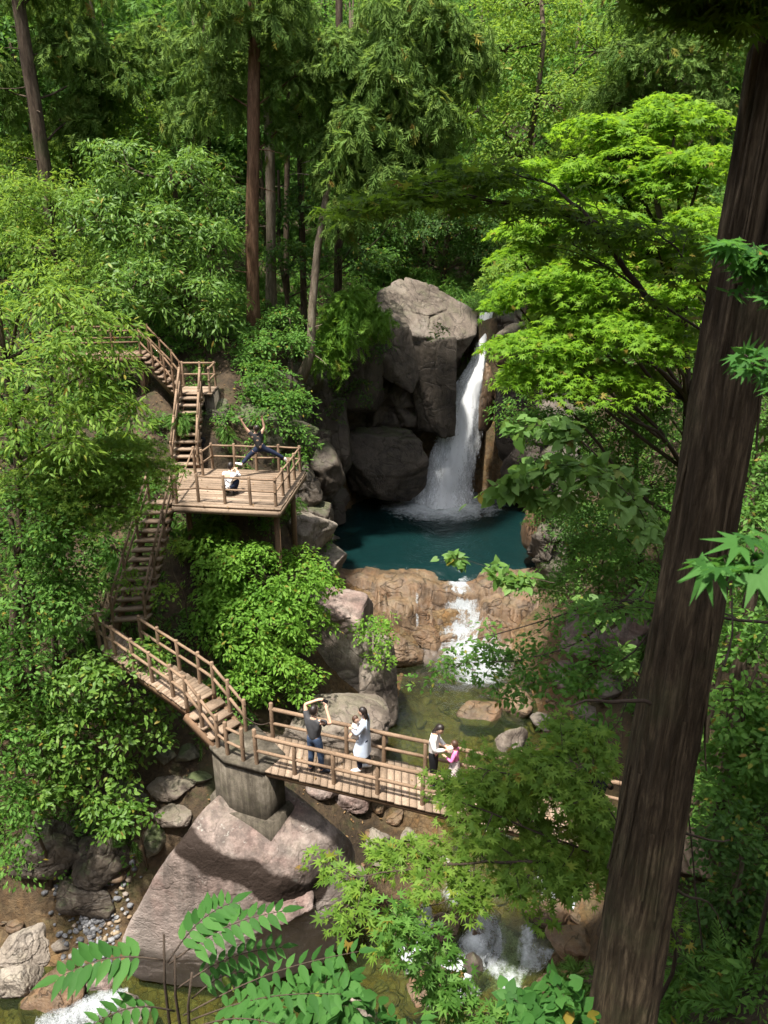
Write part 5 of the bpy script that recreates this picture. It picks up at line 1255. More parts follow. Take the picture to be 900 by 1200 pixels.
# ------------------------------------------------------------------ leaves
def tri_fan(n): return [(0, i, i + 1) for i in range(1, n - 1)]
LT = {}
LT['simple'] = (np.array([(0, 0, 0), (.48, .24, .06), (1, 0, -.05), (.48, -.24, .06)]), np.array([(0, 1, 2), (0, 2, 3)]))
LT['lance'] = (np.array([(0, 0, 0), (.35, .13, .03), (.7, .11, .0), (1, 0, -.14), (.7, -.11, .0), (.35, -.13, .03)]), np.array([(0, 1, 5), (1, 2, 4), (1, 4, 5), (2, 3, 4)]))
LT['oval'] = (np.array([(0, 0, 0), (.22, .22, .05), (.55, .27, .05), (.83, .14, .0), (1.04, 0, -.10), (.83, -.14, .0), (.55, -.27, .05), (.22, -.22, .05), (.5, 0, -.02)]),
              np.array([(8, 0, 1), (8, 1, 2), (8, 2, 3), (8, 3, 4), (8, 4, 5), (8, 5, 6), (8, 6, 7), (8, 7, 0)][::-1]))
LT['heart'] = (np.array([(.12, 0, 0), (-.08, .22, .03), (.12, .42, .05), (.45, .40, .04), (.78, .2, .0), (1.08, 0, -.12), (.78, -.2, .0), (.45, -.40, .04), (.12, -.42, .05), (-.08, -.22, .03), (.5, 0, -.03)]),
               np.array([(10, i, i + 1) for i in range(0, 9)] + [(10, 9, 0)]))
def _maple(nl=7):
    P = [(0.04, 0, 0)]; ang = np.linspace(-118, 118, nl); ln = np.interp(np.abs(ang), [0, 45, 80, 118], [1.0, .92, .74, .45])
    for i, (a, l) in enumerate(zip(ang, ln)):
        P.append((l * math.cos(R(a)), l * math.sin(R(a)), -.16 * l * l))
        if i < nl - 1:
            am = (a + ang[i + 1]) / 2; lm = .34; P.append((lm * math.cos(R(am)), lm * math.sin(R(am)), .03))
    n = len(P); return np.array(P), np.array([(0, i, i + 1) for i in range(1, n - 1)])
LT['maple'] = _maple(7); LT['maple5'] = _maple(5)
def _frond(k=5, w=.34, droop=.35):
    P = []; T = []
    for i in range(k + 1):
        a = i / k; P.append((a, 0, -droop * a * a))
    for i in range(k):
        a = (i + .9) / k + .10; l = w * math.sin(math.pi * (.18 + .75 * (i + .3) / k))
        for sg in (1, -1):
            P.append((min(a + .12, 1.1), sg * l, -droop * a * a - .08 * l)); T.append((i, i + 1, len(P) - 1))
    return np.array(P), np.array(T)
LT['leaflet'] = (np.array([(0, 0, 0), (.15, .15, .03), (.45, .21, .04), (.78, .12, .0), (1.08, 0, -.10), (.78, -.12, .0), (.45, -.21, .04), (.15, -.15, .03), (.5, 0, -.02)]), LT['oval'][1])
LT['frond'] = _frond()
LT['fern'] = _frond(7, .26, .45)

def place(mb, kind, P, ax, nr, sc):
    tv, tf = LT[kind]; n = len(P)
    if n == 0: return
    ax = nrm(ax); b = nrm(np.cross(nr, ax)); c = np.cross(ax, b)
    sc = np.broadcast_to(np.asarray(sc, float), (n,))
    V = P[:, None] + sc[:, None, None] * (tv[None, :, 0:1] * ax[:, None] + tv[None, :, 1:2] * b[:, None] + tv[None, :, 2:3] * c[:, None])
    F = np.arange(n)[:, None, None] * len(tv) + tf[None]
    mb.add(V.reshape(-1, 3), F.reshape(-1, 3))

LEAFK = 1.7
def pads(mb, rg, C, NR, kind, per, rad, size, droop=.25, spread=.12, tilt=.45, outward=None):
    """clumps of leaves: each a loose drooping spray round a centre C with normal NR"""
    n = len(C); NR = nrm(NR)
    ref = nrm(rg.normal(size=(n, 3))); t1 = nrm(np.cross(NR, ref)); t2 = np.cross(NR, t1)
    k = rg.poisson(per * LEAFK, n); idx = np.repeat(np.arange(n), k); N_ = len(idx)
    rr = np.sqrt(rg.random(N_)) * rad * np.repeat(rg.uniform(.65, 1.3, n), k); th = rg.random(N_) * 6.2832
    dirv = np.cos(th)[:, None] * t1[idx] + np.sin(th)[:, None] * t2[idx]
    P = C[idx] + dirv * rr[:, None] + NR[idx] * (rg.normal(size=N_) * spread * rad)[:, None]
    P[:, 2] -= droop * rr * rr / rad
    ax = dirv + rg.normal(size=(N_, 3)) * .45; ax[:, 2] -= droop * 1.3 * rr / rad
    nn = NR[idx] + rg.normal(size=(N_, 3)) * tilt
    place(mb, kind, P, ax, nn, size * rg.uniform(.65, 1.25, N_))

def lobe_clumps(rg, lobes, k, clump_r, up=1.0, shell=.5, rough=.3):
    """lobes: (centre, radii) -> clump centres and normals, spread through the outer part of each lobe"""
    C, NR, O = [], [], []
    for c, r in lobes:
        r = np.asarray(r, float); area = 4 * np.pi * ((r[0] * r[1]) ** 1.6 / 3 + (r[0] * r[2]) ** 1.6 / 3 + (r[1] * r[2]) ** 1.6 / 3) ** (1 / 1.6)
        n = max(4, int(k * area / (np.pi * clump_r ** 2)))
        d = nrm(rg.normal(size=(n, 3)) + [0, 0, .25]); f = shell + (1 - shell) * rg.random(n) ** .7
        f = f * (1 + rough * vnoise(d * 2.2 + np.asarray(c) * 3.1, 7))
        C.append(np.asarray(c) + d * f[:, None] * r); NR.append(d * .55 + [0, 0, up] + rg.normal(size=(n, 3)) * .22); O.append(np.repeat(np.asarray(c)[None], n, 0))
    return np.concatenate(C), np.concatenate(NR), np.concatenate(O)

def wobble(p, q, n, amp, rg):
    t = np.linspace(0, 1, n); P = p + (q - p) * t[:, None]
    o = rg.normal(size=(n, 3)) * amp * np.linalg.norm(q - p); o[0] = o[-1] = 0
    for _ in range(2): o[1:-1] = (o[:-2] + o[1:-1] * 2 + o[2:]) / 4
    return P + o
def woody(mb, rg, base, top, r0, lobes, C=None, O=None, r_top=None, twigs=.35, limb=.35, lean=0.02, sides=9):
    base, top = np.asarray(base, float), np.asarray(top, float)
    P = wobble(base, top, 9, lean, rg); P[0] -= [0, 0, .5]
    t = np.linspace(0, 1, 9); rr = r0 * (1 - t) + (r_top if r_top else r0 * .45) * t; rr[0] *= 1.35
    mb.tube(P, rr, sides, seed=int(rg.integers(9999)), amp=.05)
    for c, r in lobes:
        c = np.asarray(c); k = np.clip((c[2] - np.linalg.norm(c[:2] - base[:2]) * .5 - base[2]) / max(top[2] - base[2], .1), .15, .97); s = P[int(round(k * 8))]
        Lb = wobble(s, c, 6, .07, rg); mb.tube(Lb, np.linspace(r0 * limb, r0 * limb * .35, 6), 6)
    if C is not None and twigs:
        for i in np.where(rg.random(len(C)) < twigs)[0]:
            mb.tube(wobble(O[i], C[i], 4, .06, rg), np.linspace(r0 * limb * .28, .006, 4), 4, cap=False)

def LB(px, py, Y, rx, rz=None, dep=None):
    c = PY(px, py, Y); m_ = 1 / pxm(c); rz = rz or rx; return (c, (rx * m_, (dep or (rx * m_ * .9)), rz * m_))
def tree(name, label, cat, lobes, leaf='simple', size=.14, k=1.5, clump=.45, per=26, mat='leaf_mid', bark='bark', base=None, top=None, r0=.14, seed=1, droop=.25, up=1.0, tilt=.45, shell=.5, twigs=.3, limb=.35, group=None, lean=.03, crown='crown', stem='trunk', spread=.12, r_top=None, rough=.3, dead=0):
    rg = np.random.default_rng(seed); cs = np.array([l[0] for l in lobes])
    if base is None:
        w = cs.mean(0); bx, by = w[0], w[1]
    else: bx, by = base[0], base[1]
    bz = gz(bx, by) if base is None or len(base) < 3 else base[2]
    if top is None: top = (cs[:, 0].mean() * .5 + bx * .5, cs[:, 1].mean() * .5 + by * .5, cs[:, 2].max())
    root = thing(name, label, cat, (bx, by, bz), group)
    C, NR, O = lobe_clumps(rg, lobes, k, clump, up, shell, rough)
    mb = MB(); pads(mb, rg, C, NR, leaf, per, clump, size, droop, spread, tilt); mb.build(crown, M[mat], root)
    mb = MB(); woody(mb, rg, (bx, by, bz), top, r0, lobes, C, O, r_top, twigs, limb, lean)
    for i in range(dead):
        t_ = rg.uniform(.2, .8); s_ = np.array([bx, by, bz]) + (np.asarray(top) - [bx, by, bz]) * t_; e_ = s_ + [rg.normal() * .8, rg.normal() * .5, rg.uniform(-.3, .2)]
        mb.tube(wobble(s_, e_, 5, .08, rg), np.linspace(r0 * .12, .008, 5), 5)
    mb.build(stem, M[bark], root)
    return root

M['leaf_bright'] = leaf_mat('bright_maple_leaf', (.075, .16, .012), (.118, .235, .016), (.165, .295, .022), (.34, .56, .03), .5, .6, .18)
M['leaf_mid'] = leaf_mat('mid_green_leaf', (.046, .115, .020), (.076, .175, .032), (.12, .235, .048), (.22, .42, .05), .45, .6, .18)
M['leaf_light'] = leaf_mat('light_green_leaf', (.072, .145, .020), (.12, .21, .032), (.185, .285, .046), (.34, .50, .05), .47, .6, .18)
M['leaf_deep'] = leaf_mat('deep_green_leaf', (.026, .065, .014), (.044, .10, .022), (.068, .14, .032), (.14, .27, .035), .42, .6, .18)
M['leaf_glossy'] = leaf_mat('glossy_evergreen_leaf', (.055, .12, .020), (.090, .178, .031), (.14, .24, .045), (.23, .39, .045), .40, .5, .25)
M['leaf_conifer'] = leaf_mat('conifer_spray', (.062, .12, .026), (.105, .185, .040), (.165, .255, .062), (.26, .39, .06), .42, .65, .12)
M['leaf_bush'] = leaf_mat('bright_bush_leaf', (.085, .185, .024), (.125, .255, .034), (.175, .32, .05), (.32, .54, .05), .46, .6, .18)
M['leaf_heart'] = leaf_mat('pale_heart_leaf', (.085, .17, .040), (.12, .22, .055), (.155, .265, .075), (.25, .42, .07), .44, .55, .25)
M['leaf_front'] = leaf_mat('front_leaflet', (.028, .090, .020), (.044, .125, .028), (.066, .165, .040), (.14, .35, .045), .42, .6, .12)
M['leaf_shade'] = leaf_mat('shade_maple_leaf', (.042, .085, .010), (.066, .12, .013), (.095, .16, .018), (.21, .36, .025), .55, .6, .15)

# ------------------------------------------------------------------ far wood and undergrowth (stuff)
rg = np.random.default_rng(500)
mb = MB(); tb = MB()
n = 0
for i in range(900):
    Y = rg.uniform(40, 88); x = rg.uniform(-.62, .62) * (Y + 4)
    if Y < 46 and abs(x - 4) < 4.5: continue
    z = gz(x, Y); hgt = rg.uniform(4, 13)
    if (z + hgt - 9) / Y > .22: continue
    n += 1
    con = rg.random() < .35
    lob = []
    for j in range(4):
        lob.append((np.array([x + rg.normal() * 1.2, Y + rg.normal() * .8, z + hgt * rg.uniform(.15, 1.0)]), np.array([1.6, 1.4, 1.2]) * rg.uniform(.7, 1.3)))
    C, NR, O = lobe_clumps(rg, lob, .55, .75)
    pads(mb, rg, C, NR, 'frond' if con else 'simple', 13, .75, .42 if con else .30, .35)
    if rg.random() < .5: tb.tube(wobble(np.array([x, Y, z - .5]), np.array([x + rg.normal() * .3, Y, z + hgt]), 5, .01, rg), np.linspace(.16, .06, 5), 6)
far = mb.build('far_forest', M['leaf_mid']); tag(far, 'mixed green wood covering the hillside above the waterfall', None, None, 'stuff')
o = tb.build('far_forest_trunks', M['bark'], parent=far); o['kind'] = 'stuff'

def scatter_ground(n, box, rg, keep=None, clear=.8):
    x = rg.uniform(box[0], box[1], n); y = rg.uniform(box[2], box[3], n)
    _, bd = height_raw(x, y); ok = bd < .12
    ok &= ~in_poly(x, y, POOL + np.sign(POOL - POOL.mean(0)) * .6)
    d = np.hypot(x[:, None] - walk_pts[None, :, 0], y[:, None] - walk_pts[None, :, 1]).min(1); ok &= d > clear
    x, y = x[ok], y[ok]; z = ground_z(x, y); P = np.c_[x, y, z]
    # only what the valley shows: inside a wide cone in front
    w = P[:, 2] * -sp + P[:, 1] * cp; v = P[:, 2] * cp + P[:, 1] * sp
    ok = (w > 2.5) & (np.abs(P[:, 0]) < .62 * w + 1.5) & (v > -.78 * w) & (v < .78 * w)
    P = P[ok]
    if keep is not None: P = P[keep(P)]
    return P
mb = MB()
dens = lambda P: vnoise(P * [.5, .5, .5], 91) > -.75
P = scatter_ground(17000, (-22, 22, 6, 46), rg, dens)
# keep the boulder bank, the gravel corner and the leaf-litter slope behind the platform mostly bare
def bare(P):
    a = (P[:, 0] > -6.6) & (P[:, 0] < .2) & (P[:, 1] < 17.4)
    b = (P[:, 0] > -9.5) & (P[:, 0] < -4) & (P[:, 1] < 15.2)
    c = (np.hypot(P[:, 0] + 6.0, (P[:, 1] - 26.5)) < 3.0) & (rg.random(len(P)) < .65)
    d = (P[:, 0] > -3.5) & (P[:, 0] < 6.8) & (P[:, 1] > 13) & (P[:, 1] < 38)
    return ~(a | b | c | d)
P = P[bare(P)]
Cq = P + np.c_[rg.normal(size=(len(P), 2)) * .1, rg.uniform(.1, .75, len(P))]
half = rg.random(len(P)) < .6
pads(mb, rg, Cq[half], rg.normal(size=(half.sum(), 3)) * .35 + [0, -.15, 1], 'simple', 22, .38, .13, .3)
pads(mb, rg, Cq[~half], rg.normal(size=(int((~half).sum()), 3)) * .35 + [0, -.15, 1], 'fern', 9, .22, .34, .5)
ug = mb.build('undergrowth', M['leaf_mid']); tag(ug, 'low leafy undergrowth and ferns covering the gorge sides', None, None, 'stuff')
# fallen leaves on the forest floor
mb = MB(); x = rg.uniform(-14, 14, 9000); y = rg.uniform(11, 40, 9000); _, bd = height_raw(x, y); ok = bd < .3; x, y = x[ok], y[ok]
Pl = np.c_[x, y, ground_z(x, y) + .03]
place(mb, 'simple', Pl, rg.normal(size=Pl.shape) * [1, 1, .2], rg.normal(size=Pl.shape) * .3 + [0, 0, 1], rg.uniform(.06, .14, len(Pl)))
ta, tb_ = rg.random(90)[:, None], rg.random(90)[:, None]
for (p_, q_, r_) in ((bn0, bn0 + dn * 8.5, cr * bw), (fl_, fr, bl_ - fl_), (e0, e2, e1 - e0)):
    p_, q_, r_ = [np.asarray(k_, float) for k_ in (p_, q_, r_)]; tq, tr = rg.random((45, 1)), rg.beta(.6, .6, (45, 1)); Pk = p_ + (q_ - p_) * tq + r_ * tr + [0, 0, .012]
    place(mb, 'simple', Pk, rg.normal(size=Pk.shape) * [1, 1, .1], rg.normal(size=Pk.shape) * .2 + [0, 0, 1], rg.uniform(.05, .11, 45))
M['litter'] = leaf_mat('dry_leaf', (.06, .035, .018), (.13, .075, .035), (.22, .14, .07), (.2, .12, .05), .1, .7, .2)
fl = mb.build('fallen_leaves', M['litter']); tag(fl, 'dry brown leaves on the forest floor', None, None, 'stuff')

# ------------------------------------------------------------------ left bank trees
tree('layered_tree', 'bright layered broadleaf tree on the left edge, hiding the end of the upper gallery', 'tree',
     [LB(30, 345, 18.5, 62, 45), LB(95, 365, 18.5, 62, 42), LB(45, 425, 17.5, 80, 48), LB(125, 430, 18, 45, 32), LB(40, 500, 17, 80, 42), LB(120, 478, 17.8, 58, 30)],
     'lance', .20, 1.25, .6, 40, 'leaf_light', base=(-10.2, 18.2), r0=.16, seed=11, droop=.5, up=1.6, spread=.07, tilt=.35, rough=.45)
tree('feathery_maple', 'feathery light green maple leaning over the lower staircase landing', 'maple tree',
     [LB(70, 555, 18, 60, 32), LB(130, 535, 18.6, 60, 26), LB(172, 552, 18.9, 40, 18), LB(100, 590, 17.8, 55, 26), LB(120, 588, 18.4, 34, 18)],
     'maple5', .10, 1.7, .42, 46, 'leaf_light', base=(-9.4, 18.8), r0=.10, seed=12, droop=.3, up=1.6)
tree('shady_tree', 'deep green tree crowding the left side of the lower staircase', 'tree',
     [LB(40, 610, 17.2, 65, 50), LB(74, 640, 17.8, 44, 42), LB(40, 700, 16.8, 70, 50), LB(74, 705, 17.6, 36, 32), LB(20, 790, 16.2, 60, 60)],
     'simple', .14, 1.4, .45, 30, 'leaf_mid', base=(-9.6, 17.5), r0=.13, seed=13)
tree('broadleaf_shrub', 'glossy leaved shrub spilling below the boardwalk on the left bank', 'shrub',
     [LB(105, 800, 16.2, 50, 34), LB(160, 782, 16.8, 36, 30), LB(95, 860, 15.9, 48, 34), LB(155, 835, 16.5, 34, 30), LB(60, 905, 15.6, 40, 30), LB(192, 812, 17.2, 24, 20), LB(120, 912, 15.7, 40, 20), LB(20, 850, 15.8, 40, 34), LB(172, 862, 16.8, 28, 16)],
     'oval', .15, 1.2, .36, 20, 'leaf_glossy', base=(-7.5, 17.2), r0=.06, seed=14, up=.8, crown='foliage', stem='stem')
tree('rock_plant', 'small leafy plant on the dark rock under the left bank', 'plant', [LB(135, 955, 15.0, 34, 20)], 'oval', .14, 1.2, .3, 18, 'leaf_glossy', r0=.03, seed=15, crown='foliage', stem='stem', base=(-6.3, 15.6))
tree('edge_shrub', 'dark shrub in the lower left corner above the cream boulders', 'shrub', [LB(12, 950, 14.6, 42, 40), LB(0, 880, 15, 40, 40), LB(30, 1000, 14.2, 30, 18)], 'simple', .14, 1.3, .4, 26, 'leaf_mid', r0=.05, seed=16, crown='foliage', stem='stem', base=(-9, 15.6))
tree('stair_creeper', 'leafy sprays growing through the right handrail of the lower staircase', 'plant', [LB(196, 694, 18.4, 14, 16), LB(150, 676, 18.2, 14, 7), LB(206, 640, 19.2, 10, 18)], 'simple', .12, 1.3, .3, 20, 'leaf_light', r0=.03, seed=17, crown='foliage', stem='stem', base=(-5.6, 19.6))
# bright bush between stairs and rock
tree('bright_bush', 'big bright green bush under the viewing platform', 'bush',
     [LB(252, 655, 20.6, 32, 32), LB(295, 672, 20.4, 50, 36), LB(352, 672, 20.7, 44, 30), LB(290, 730, 19.6, 62, 40), LB(350, 725, 20.2, 36, 36), LB(312, 785, 18.8, 42, 30), LB(254, 715, 20.0, 30, 36), LB(352, 795, 18.9, 20, 24)],
     'simple', .15, 1.7, .40, 34, 'leaf_bush', r0=.05, seed=21, base=(-3.4, 20.4), crown='foliage', stem='stem', droop=.35)
tree('fern_clump', 'pale fern clump just under the platform edge', 'fern', [LB(245, 618, 21.6, 26, 10), LB(232, 640, 21.2, 18, 12)], 'fern', .38, 1.4, .35, 14, 'leaf_light', r0=.03, seed=22, crown='foliage', stem='stem', base=(-5.4, 21.6))
tree('hanging_sapling', 'small sapling beside the platform support post', 'sapling', [LB(318, 610, 22.4, 10, 14)], 'simple', .14, 1.2, .3, 14, 'leaf_mid', r0=.02, seed=23, crown='foliage', stem='stem', base=(-3.6, 22.8))
tree('rock_shrub', 'small shrub in the crack of the grey rock face', 'shrub', [LB(440, 735, 21.2, 24, 20), LB(446, 762, 20.8, 16, 18)], 'simple', .13, 1.2, .3, 20, 'leaf_bush', r0=.025, seed=24, crown='foliage', stem='stem', base=(-.3, 21.6, -13.2))
# slope behind the platform
for i, (lb, lobes) in enumerate([
    ('light leafed sapling behind the right end of the platform railing', [LB(322, 480, 26.2, 40, 16), LB(345, 470, 26.6, 26, 14), LB(310, 448, 26.8, 34, 22)]),
    ('leafy sapling at the foot of the reddish cypress trunk', [LB(305, 405, 28.4, 36, 20), LB(285, 430, 28.2, 26, 20)]),
    ('low bush right of the platform against the cliff', [LB(352, 515, 26.0, 16, 22), LB(346, 540, 25.4, 12, 14)]),
    ('sapling under the leaning pale trunk', [LB(345, 400, 29.6, 26, 18), LB(335, 372, 30, 26, 14)])]):
    tree('sapling', lb, 'sapling', lobes, 'simple', .14, 1.4, .4, 26, 'leaf_mid', r0=.04, seed=30 + i, crown='crown', stem='trunk')
tree('evergreen_tree', 'large evergreen tree with whorled shiny leaves above the upper gallery', 'tree',
     [LB(150, 195, 30, 55, 36), LB(225, 205, 30, 55, 36), LB(115, 255, 29.5, 60, 36), LB(190, 265, 29, 66, 40), LB(250, 290, 29, 40, 40), LB(160, 330, 28.2, 62, 36), LB(225, 345, 28.4, 56, 34), LB(255, 372, 28.2, 26, 22)],
     'lance', .24, 1.35, .5, 24, 'leaf_glossy', base=(-7.4, 30.5), r0=.16, seed=41, up=.7, droop=.35, limb=.45)
tree('evergreen_tree', 'smaller evergreen tree left of the shiny one, under the leaning trunk', 'tree',
     [LB(40, 290, 31, 60, 30), LB(20, 235, 32, 50, 36), LB(80, 230, 33, 40, 30), LB(100, 315, 29.5, 46, 26)],
     'lance', .22, 1.3, .5, 24, 'leaf_light', base=(-13, 32), r0=.13, seed=42, up=.9, droop=.35)

rgq = np.random.default_rng(777)
for i, (x, y, lb) in enumerate([(335, 600, 'fern tuft under the right edge of the platform'), (372, 640, 'small leafy plant above the brown rounded boulder'), (358, 500, 'small plant on the dark slope right of the platform'), (380, 455, 'small plant at the foot of the short cypress bough'), (270, 500, 'leafy plant behind the left part of the platform railing'), (215, 500, 'fern tuft left of the upper staircase'), (185, 505, 'leafy plant in the bare soil left of the upper staircase')]):
    c_ = PG(x, y); m_ = 1 / pxm(c_)
    tree('slope_plant', lb, 'plant', [(c_ + [0, -.1, .3], np.array([16 * m_, .35, 10 * m_]))], 'fern' if 'fern' in lb else 'simple', .34 if 'fern' in lb else .13, 1.5, .32, 10 if 'fern' in lb else 22, 'leaf_mid', r0=.02, seed=700 + i, crown='foliage', stem='stem', base=(c_[0], c_[1], c_[2]))

# ------------------------------------------------------------------ conifers
def conifer(label, base_px, Y, top_px, width, lobes, seed, bark='bark', name='cypress_tree', base_z=None, size=.36, k=1.3, mat='leaf_conifer', dead=6, per=14):
    b = PY(*base_px, Y); t = PY(*top_px, Y); t = t + (t - b) * .25
    return tree(name, label, 'tree', lobes, 'frond', size * 1.2, k, .55, per, mat, bark, base=(b[0], b[1], min(b[2], gz(b[0], b[1]))), top=t, r0=width / 2, seed=seed, droop=.8, up=.5, tilt=.6, lean=.004, limb=.16, twigs=.25, r_top=width * .36, dead=dead)
conifer('tall conifer with brown trunk leaning out at the top left corner', (68, 306), 34, (20, -10), .62, [LB(85, 50, 35.5, 50, 40), LB(120, 70, 36, 50, 40), LB(95, 135, 36, 46, 30), LB(-5, 100, 35, 30, 40), LB(50, -30, 35.5, 80, 26)], 51, 'bark')
conifer('straight reddish cypress trunk rising behind the platform', (298, 400), 30, (296, 40), .52, [LB(300, 30, 30, 60, 36), LB(250, 100, 31, 40, 30), LB(345, 90, 30.5, 40, 26), LB(280, -30, 30, 80, 30), LB(330, 150, 31, 26, 16)], 52, 'bark_red')
conifer('pale grey trunk just right of the reddish cypress', (316, 330), 33.5, (312, 40), .46, [LB(330, 20, 33, 50, 30), LB(290, 80, 34, 36, 26), LB(360, 60, 34, 36, 30)], 53, 'bark_pale')
conifer('cypress with drooping fresh green sprays at the top centre', (394, 330), 36.8, (396, 20), .40, [LB(400, 70, 31, 50, 36), LB(455, 80, 30.5, 50, 40), LB(430, 150, 30, 56, 34), LB(500, 130, 30.5, 44, 36), LB(395, 170, 31, 36, 30), LB(470, 200, 30, 46, 30), LB(510, 190, 30.5, 30, 26), LB(420, 235, 30, 30, 26), LB(480, 20, 31, 60, 34), LB(540, 60, 31.5, 40, 36)], 54, 'bark', k=1.6, per=18)
conifer('slim dark conifer between the pale trunk and the drooping cypress', (352, 320), 35, (350, 30), .30, [LB(360, 60, 35, 30, 30), LB(345, 130, 35, 26, 26)], 55, 'bark')
conifer('slim dark trunk left of the reddish cypress', (246, 320), 35, (240, 30), .30, [LB(235, 60, 35, 40, 30), LB(220, 130, 35, 30, 26), LB(180, 60, 36, 44, 40)], 56, 'bark')
conifer('thin dark trunk far back under the evergreen canopy', (335, 335), 38, (338, 80), .28, [LB(338, 70, 38, 30, 30)], 57, 'bark')
cb = PG(352, 452)
tree('cypress_sapling', 'short cypress bough hanging over the left end of the cliff', 'tree', [LB(418, 352, 31.2, 30, 18), LB(400, 376, 31, 24, 18), LB(436, 372, 31, 20, 16), LB(382, 395, 30.6, 16, 16), LB(392, 420, 30.6, 14, 14)], 'frond', .40, 2.0, .55, 14, 'leaf_bush', 'bark', base=(cb[0], cb[1], cb[2]), top=PY(400, 345, 31.2), r0=.09, seed=58, droop=.8, up=.5, tilt=.6, lean=.02, limb=.2, twigs=.25, dead=1)
# leaning pale trunk
rg = np.random.default_rng(60); pth = [PY(352, 446, 29.6), PY(364, 415, 29.7), PY(366, 360, 29.9), PY(372, 290, 30.1), PY(388, 200, 30.4), PY(396, 120, 30.6)]
T_ = thing('leaning_tree', 'pale slender trunk leaning right beside the cliff, few leaves', 'tree', pth[0])
mb = MB(); mb.tube(np.array(pth), [.24, .17, .155, .14, .12, .09], 10, seed=4, amp=.05)
for f in range(9):
    i_ = rg.integers(1, 5); s_ = pth[i_] + (pth[i_ + 1 if i_ < 5 else 5] - pth[i_]) * rg.random(); mb.tube(wobble(s_, s_ + [rg.normal() * .8, rg.normal() * .4, rg.normal() * .3], 5, .08, rg), np.linspace(.03, .008, 5), 5)
mb.build('trunk', M['bark_pale'], T_)
C, NR, O = lobe_clumps(rg, [LB(398, 130, 30.6, 26, 20), LB(380, 210, 30.3, 16, 10)], 1.2, .4); mb = MB(); pads(mb, rg, C, NR, 'frond', 12, .4, .3, .7); mb.build('crown', M['leaf_conifer'], T_)

# ------------------------------------------------------------------ behind and right of the fall
for i, (lb, lobes, mt, lf, s_) in enumerate([
    ('bright broadleaf tree at the top right of centre', [LB(590, 60, 37, 66, 34), LB(640, 120, 36, 70, 30), LB(560, 130, 36.5, 46, 26), LB(700, 60, 37, 60, 36), LB(600, 185, 36, 56, 24), LB(680, 175, 36, 46, 24), LB(620, 5, 38, 70, 30)], 'leaf_light', 'simple', .19),
    ('feathery pale tree at the top right beside the big trunk', [LB(770, 70, 32, 60, 40), LB(820, 130, 31, 50, 30), LB(720, 120, 33, 46, 30), LB(780, 10, 33, 70, 30), LB(850, 60, 31, 40, 40)], 'leaf_conifer', 'frond', .36),
    ('dark tree overhanging the waterfall lip', [LB(520, 262, 43.5, 60, 26), LB(590, 256, 43, 50, 28), LB(460, 264, 43, 46, 24), LB(560, 300, 44, 50, 14), LB(480, 296, 43.5, 36, 12), LB(540, 222, 43.5, 60, 24)], 'leaf_deep', 'simple', .17)]):
    tree('broadleaf_tree', lb, 'tree', lobes, lf, s_, 1.5, .55, 28 if lf == 'simple' else 15, mt, r0=.2, seed=70 + i, up=1.1, droop=.4)
# bright maple right
tree('bright_maple', 'sunlit yellow green maple spreading across the right side', 'maple tree',
     [LB(640, 330, 16.5, 56, 18), LB(715, 260, 17, 80, 26), LB(790, 205, 17, 62, 26), LB(610, 300, 17.5, 34, 14), LB(690, 320, 16, 70, 20), LB(770, 290, 16, 60, 24), LB(650, 400, 15.5, 62, 18), LB(720, 380, 15.2, 60, 20), LB(690, 440, 15, 66, 18), LB(620, 440, 15.6, 40, 12), LB(770, 400, 15, 50, 22), LB(745, 340, 15.6, 60, 16), LB(690, 215, 18, 50, 16), LB(640, 235, 18.5, 30, 12), LB(800, 130, 18, 50, 20), LB(730, 185, 17.5, 60, 20), LB(680, 250, 17, 56, 18), LB(620, 270, 18, 36, 14), LB(825, 260, 15.5, 40, 24), LB(820, 340, 14.5, 40, 24), LB(600, 350, 17, 30, 12), LB(700, 155, 18, 50, 18), LB(755, 150, 18.5, 60, 22), LB(640, 200, 18.5, 40, 14), LB(830, 190, 16.5, 40, 24), LB(660, 365, 16, 40, 14), LB(600, 395, 16.5, 26, 10)],
     'maple', .125, 1.9, .42, 34, 'leaf_bright', base=(9.0, 18.5), top=PY(770, 240, 16.5), r0=.13, seed=81, up=2.2, droop=.22, tilt=.35, bark='twig', limb=.4, spread=.08)
tree('shady_maple', 'darker green maple under the sunlit one, above the right pool wall', 'maple tree',
     [LB(650, 500, 20, 54, 24), LB(720, 505, 19, 66, 28), LB(770, 480, 18, 44, 26), LB(690, 560, 20, 66, 30), LB(760, 570, 18, 50, 36), LB(710, 620, 21, 60, 28), LB(650, 600, 23, 30, 18), LB(610, 480, 22, 30, 18)],
     'simple', .12, 1.5, .42, 34, 'leaf_mid', base=(8.2, 22), r0=.11, seed=82, up=1.3)
tree('slope_bush', 'bush on the right slope above the pinkish rocks', 'bush',
     [LB(690, 675, 22, 50, 22), LB(750, 690, 20, 40, 30), LB(640, 690, 23, 30, 14), LB(720, 640, 22, 40, 20)], 'simple', .13, 1.4, .4, 28, 'leaf_mid', r0=.05, seed=83, crown='foliage', stem='stem', base=(7.2, 22.4))
tree('wall_creeper', 'ivy hanging over the rock wall at the right of the pool', 'ivy', [LB(660, 630, 27.5, 22, 30), LB(648, 600, 28.2, 26, 14), LB(690, 610, 26.5, 30, 20)], 'simple', .14, 1.5, .35, 26, 'leaf_deep', r0=.03, seed=84, crown='foliage', stem='stem', base=(7.6, 28.2))
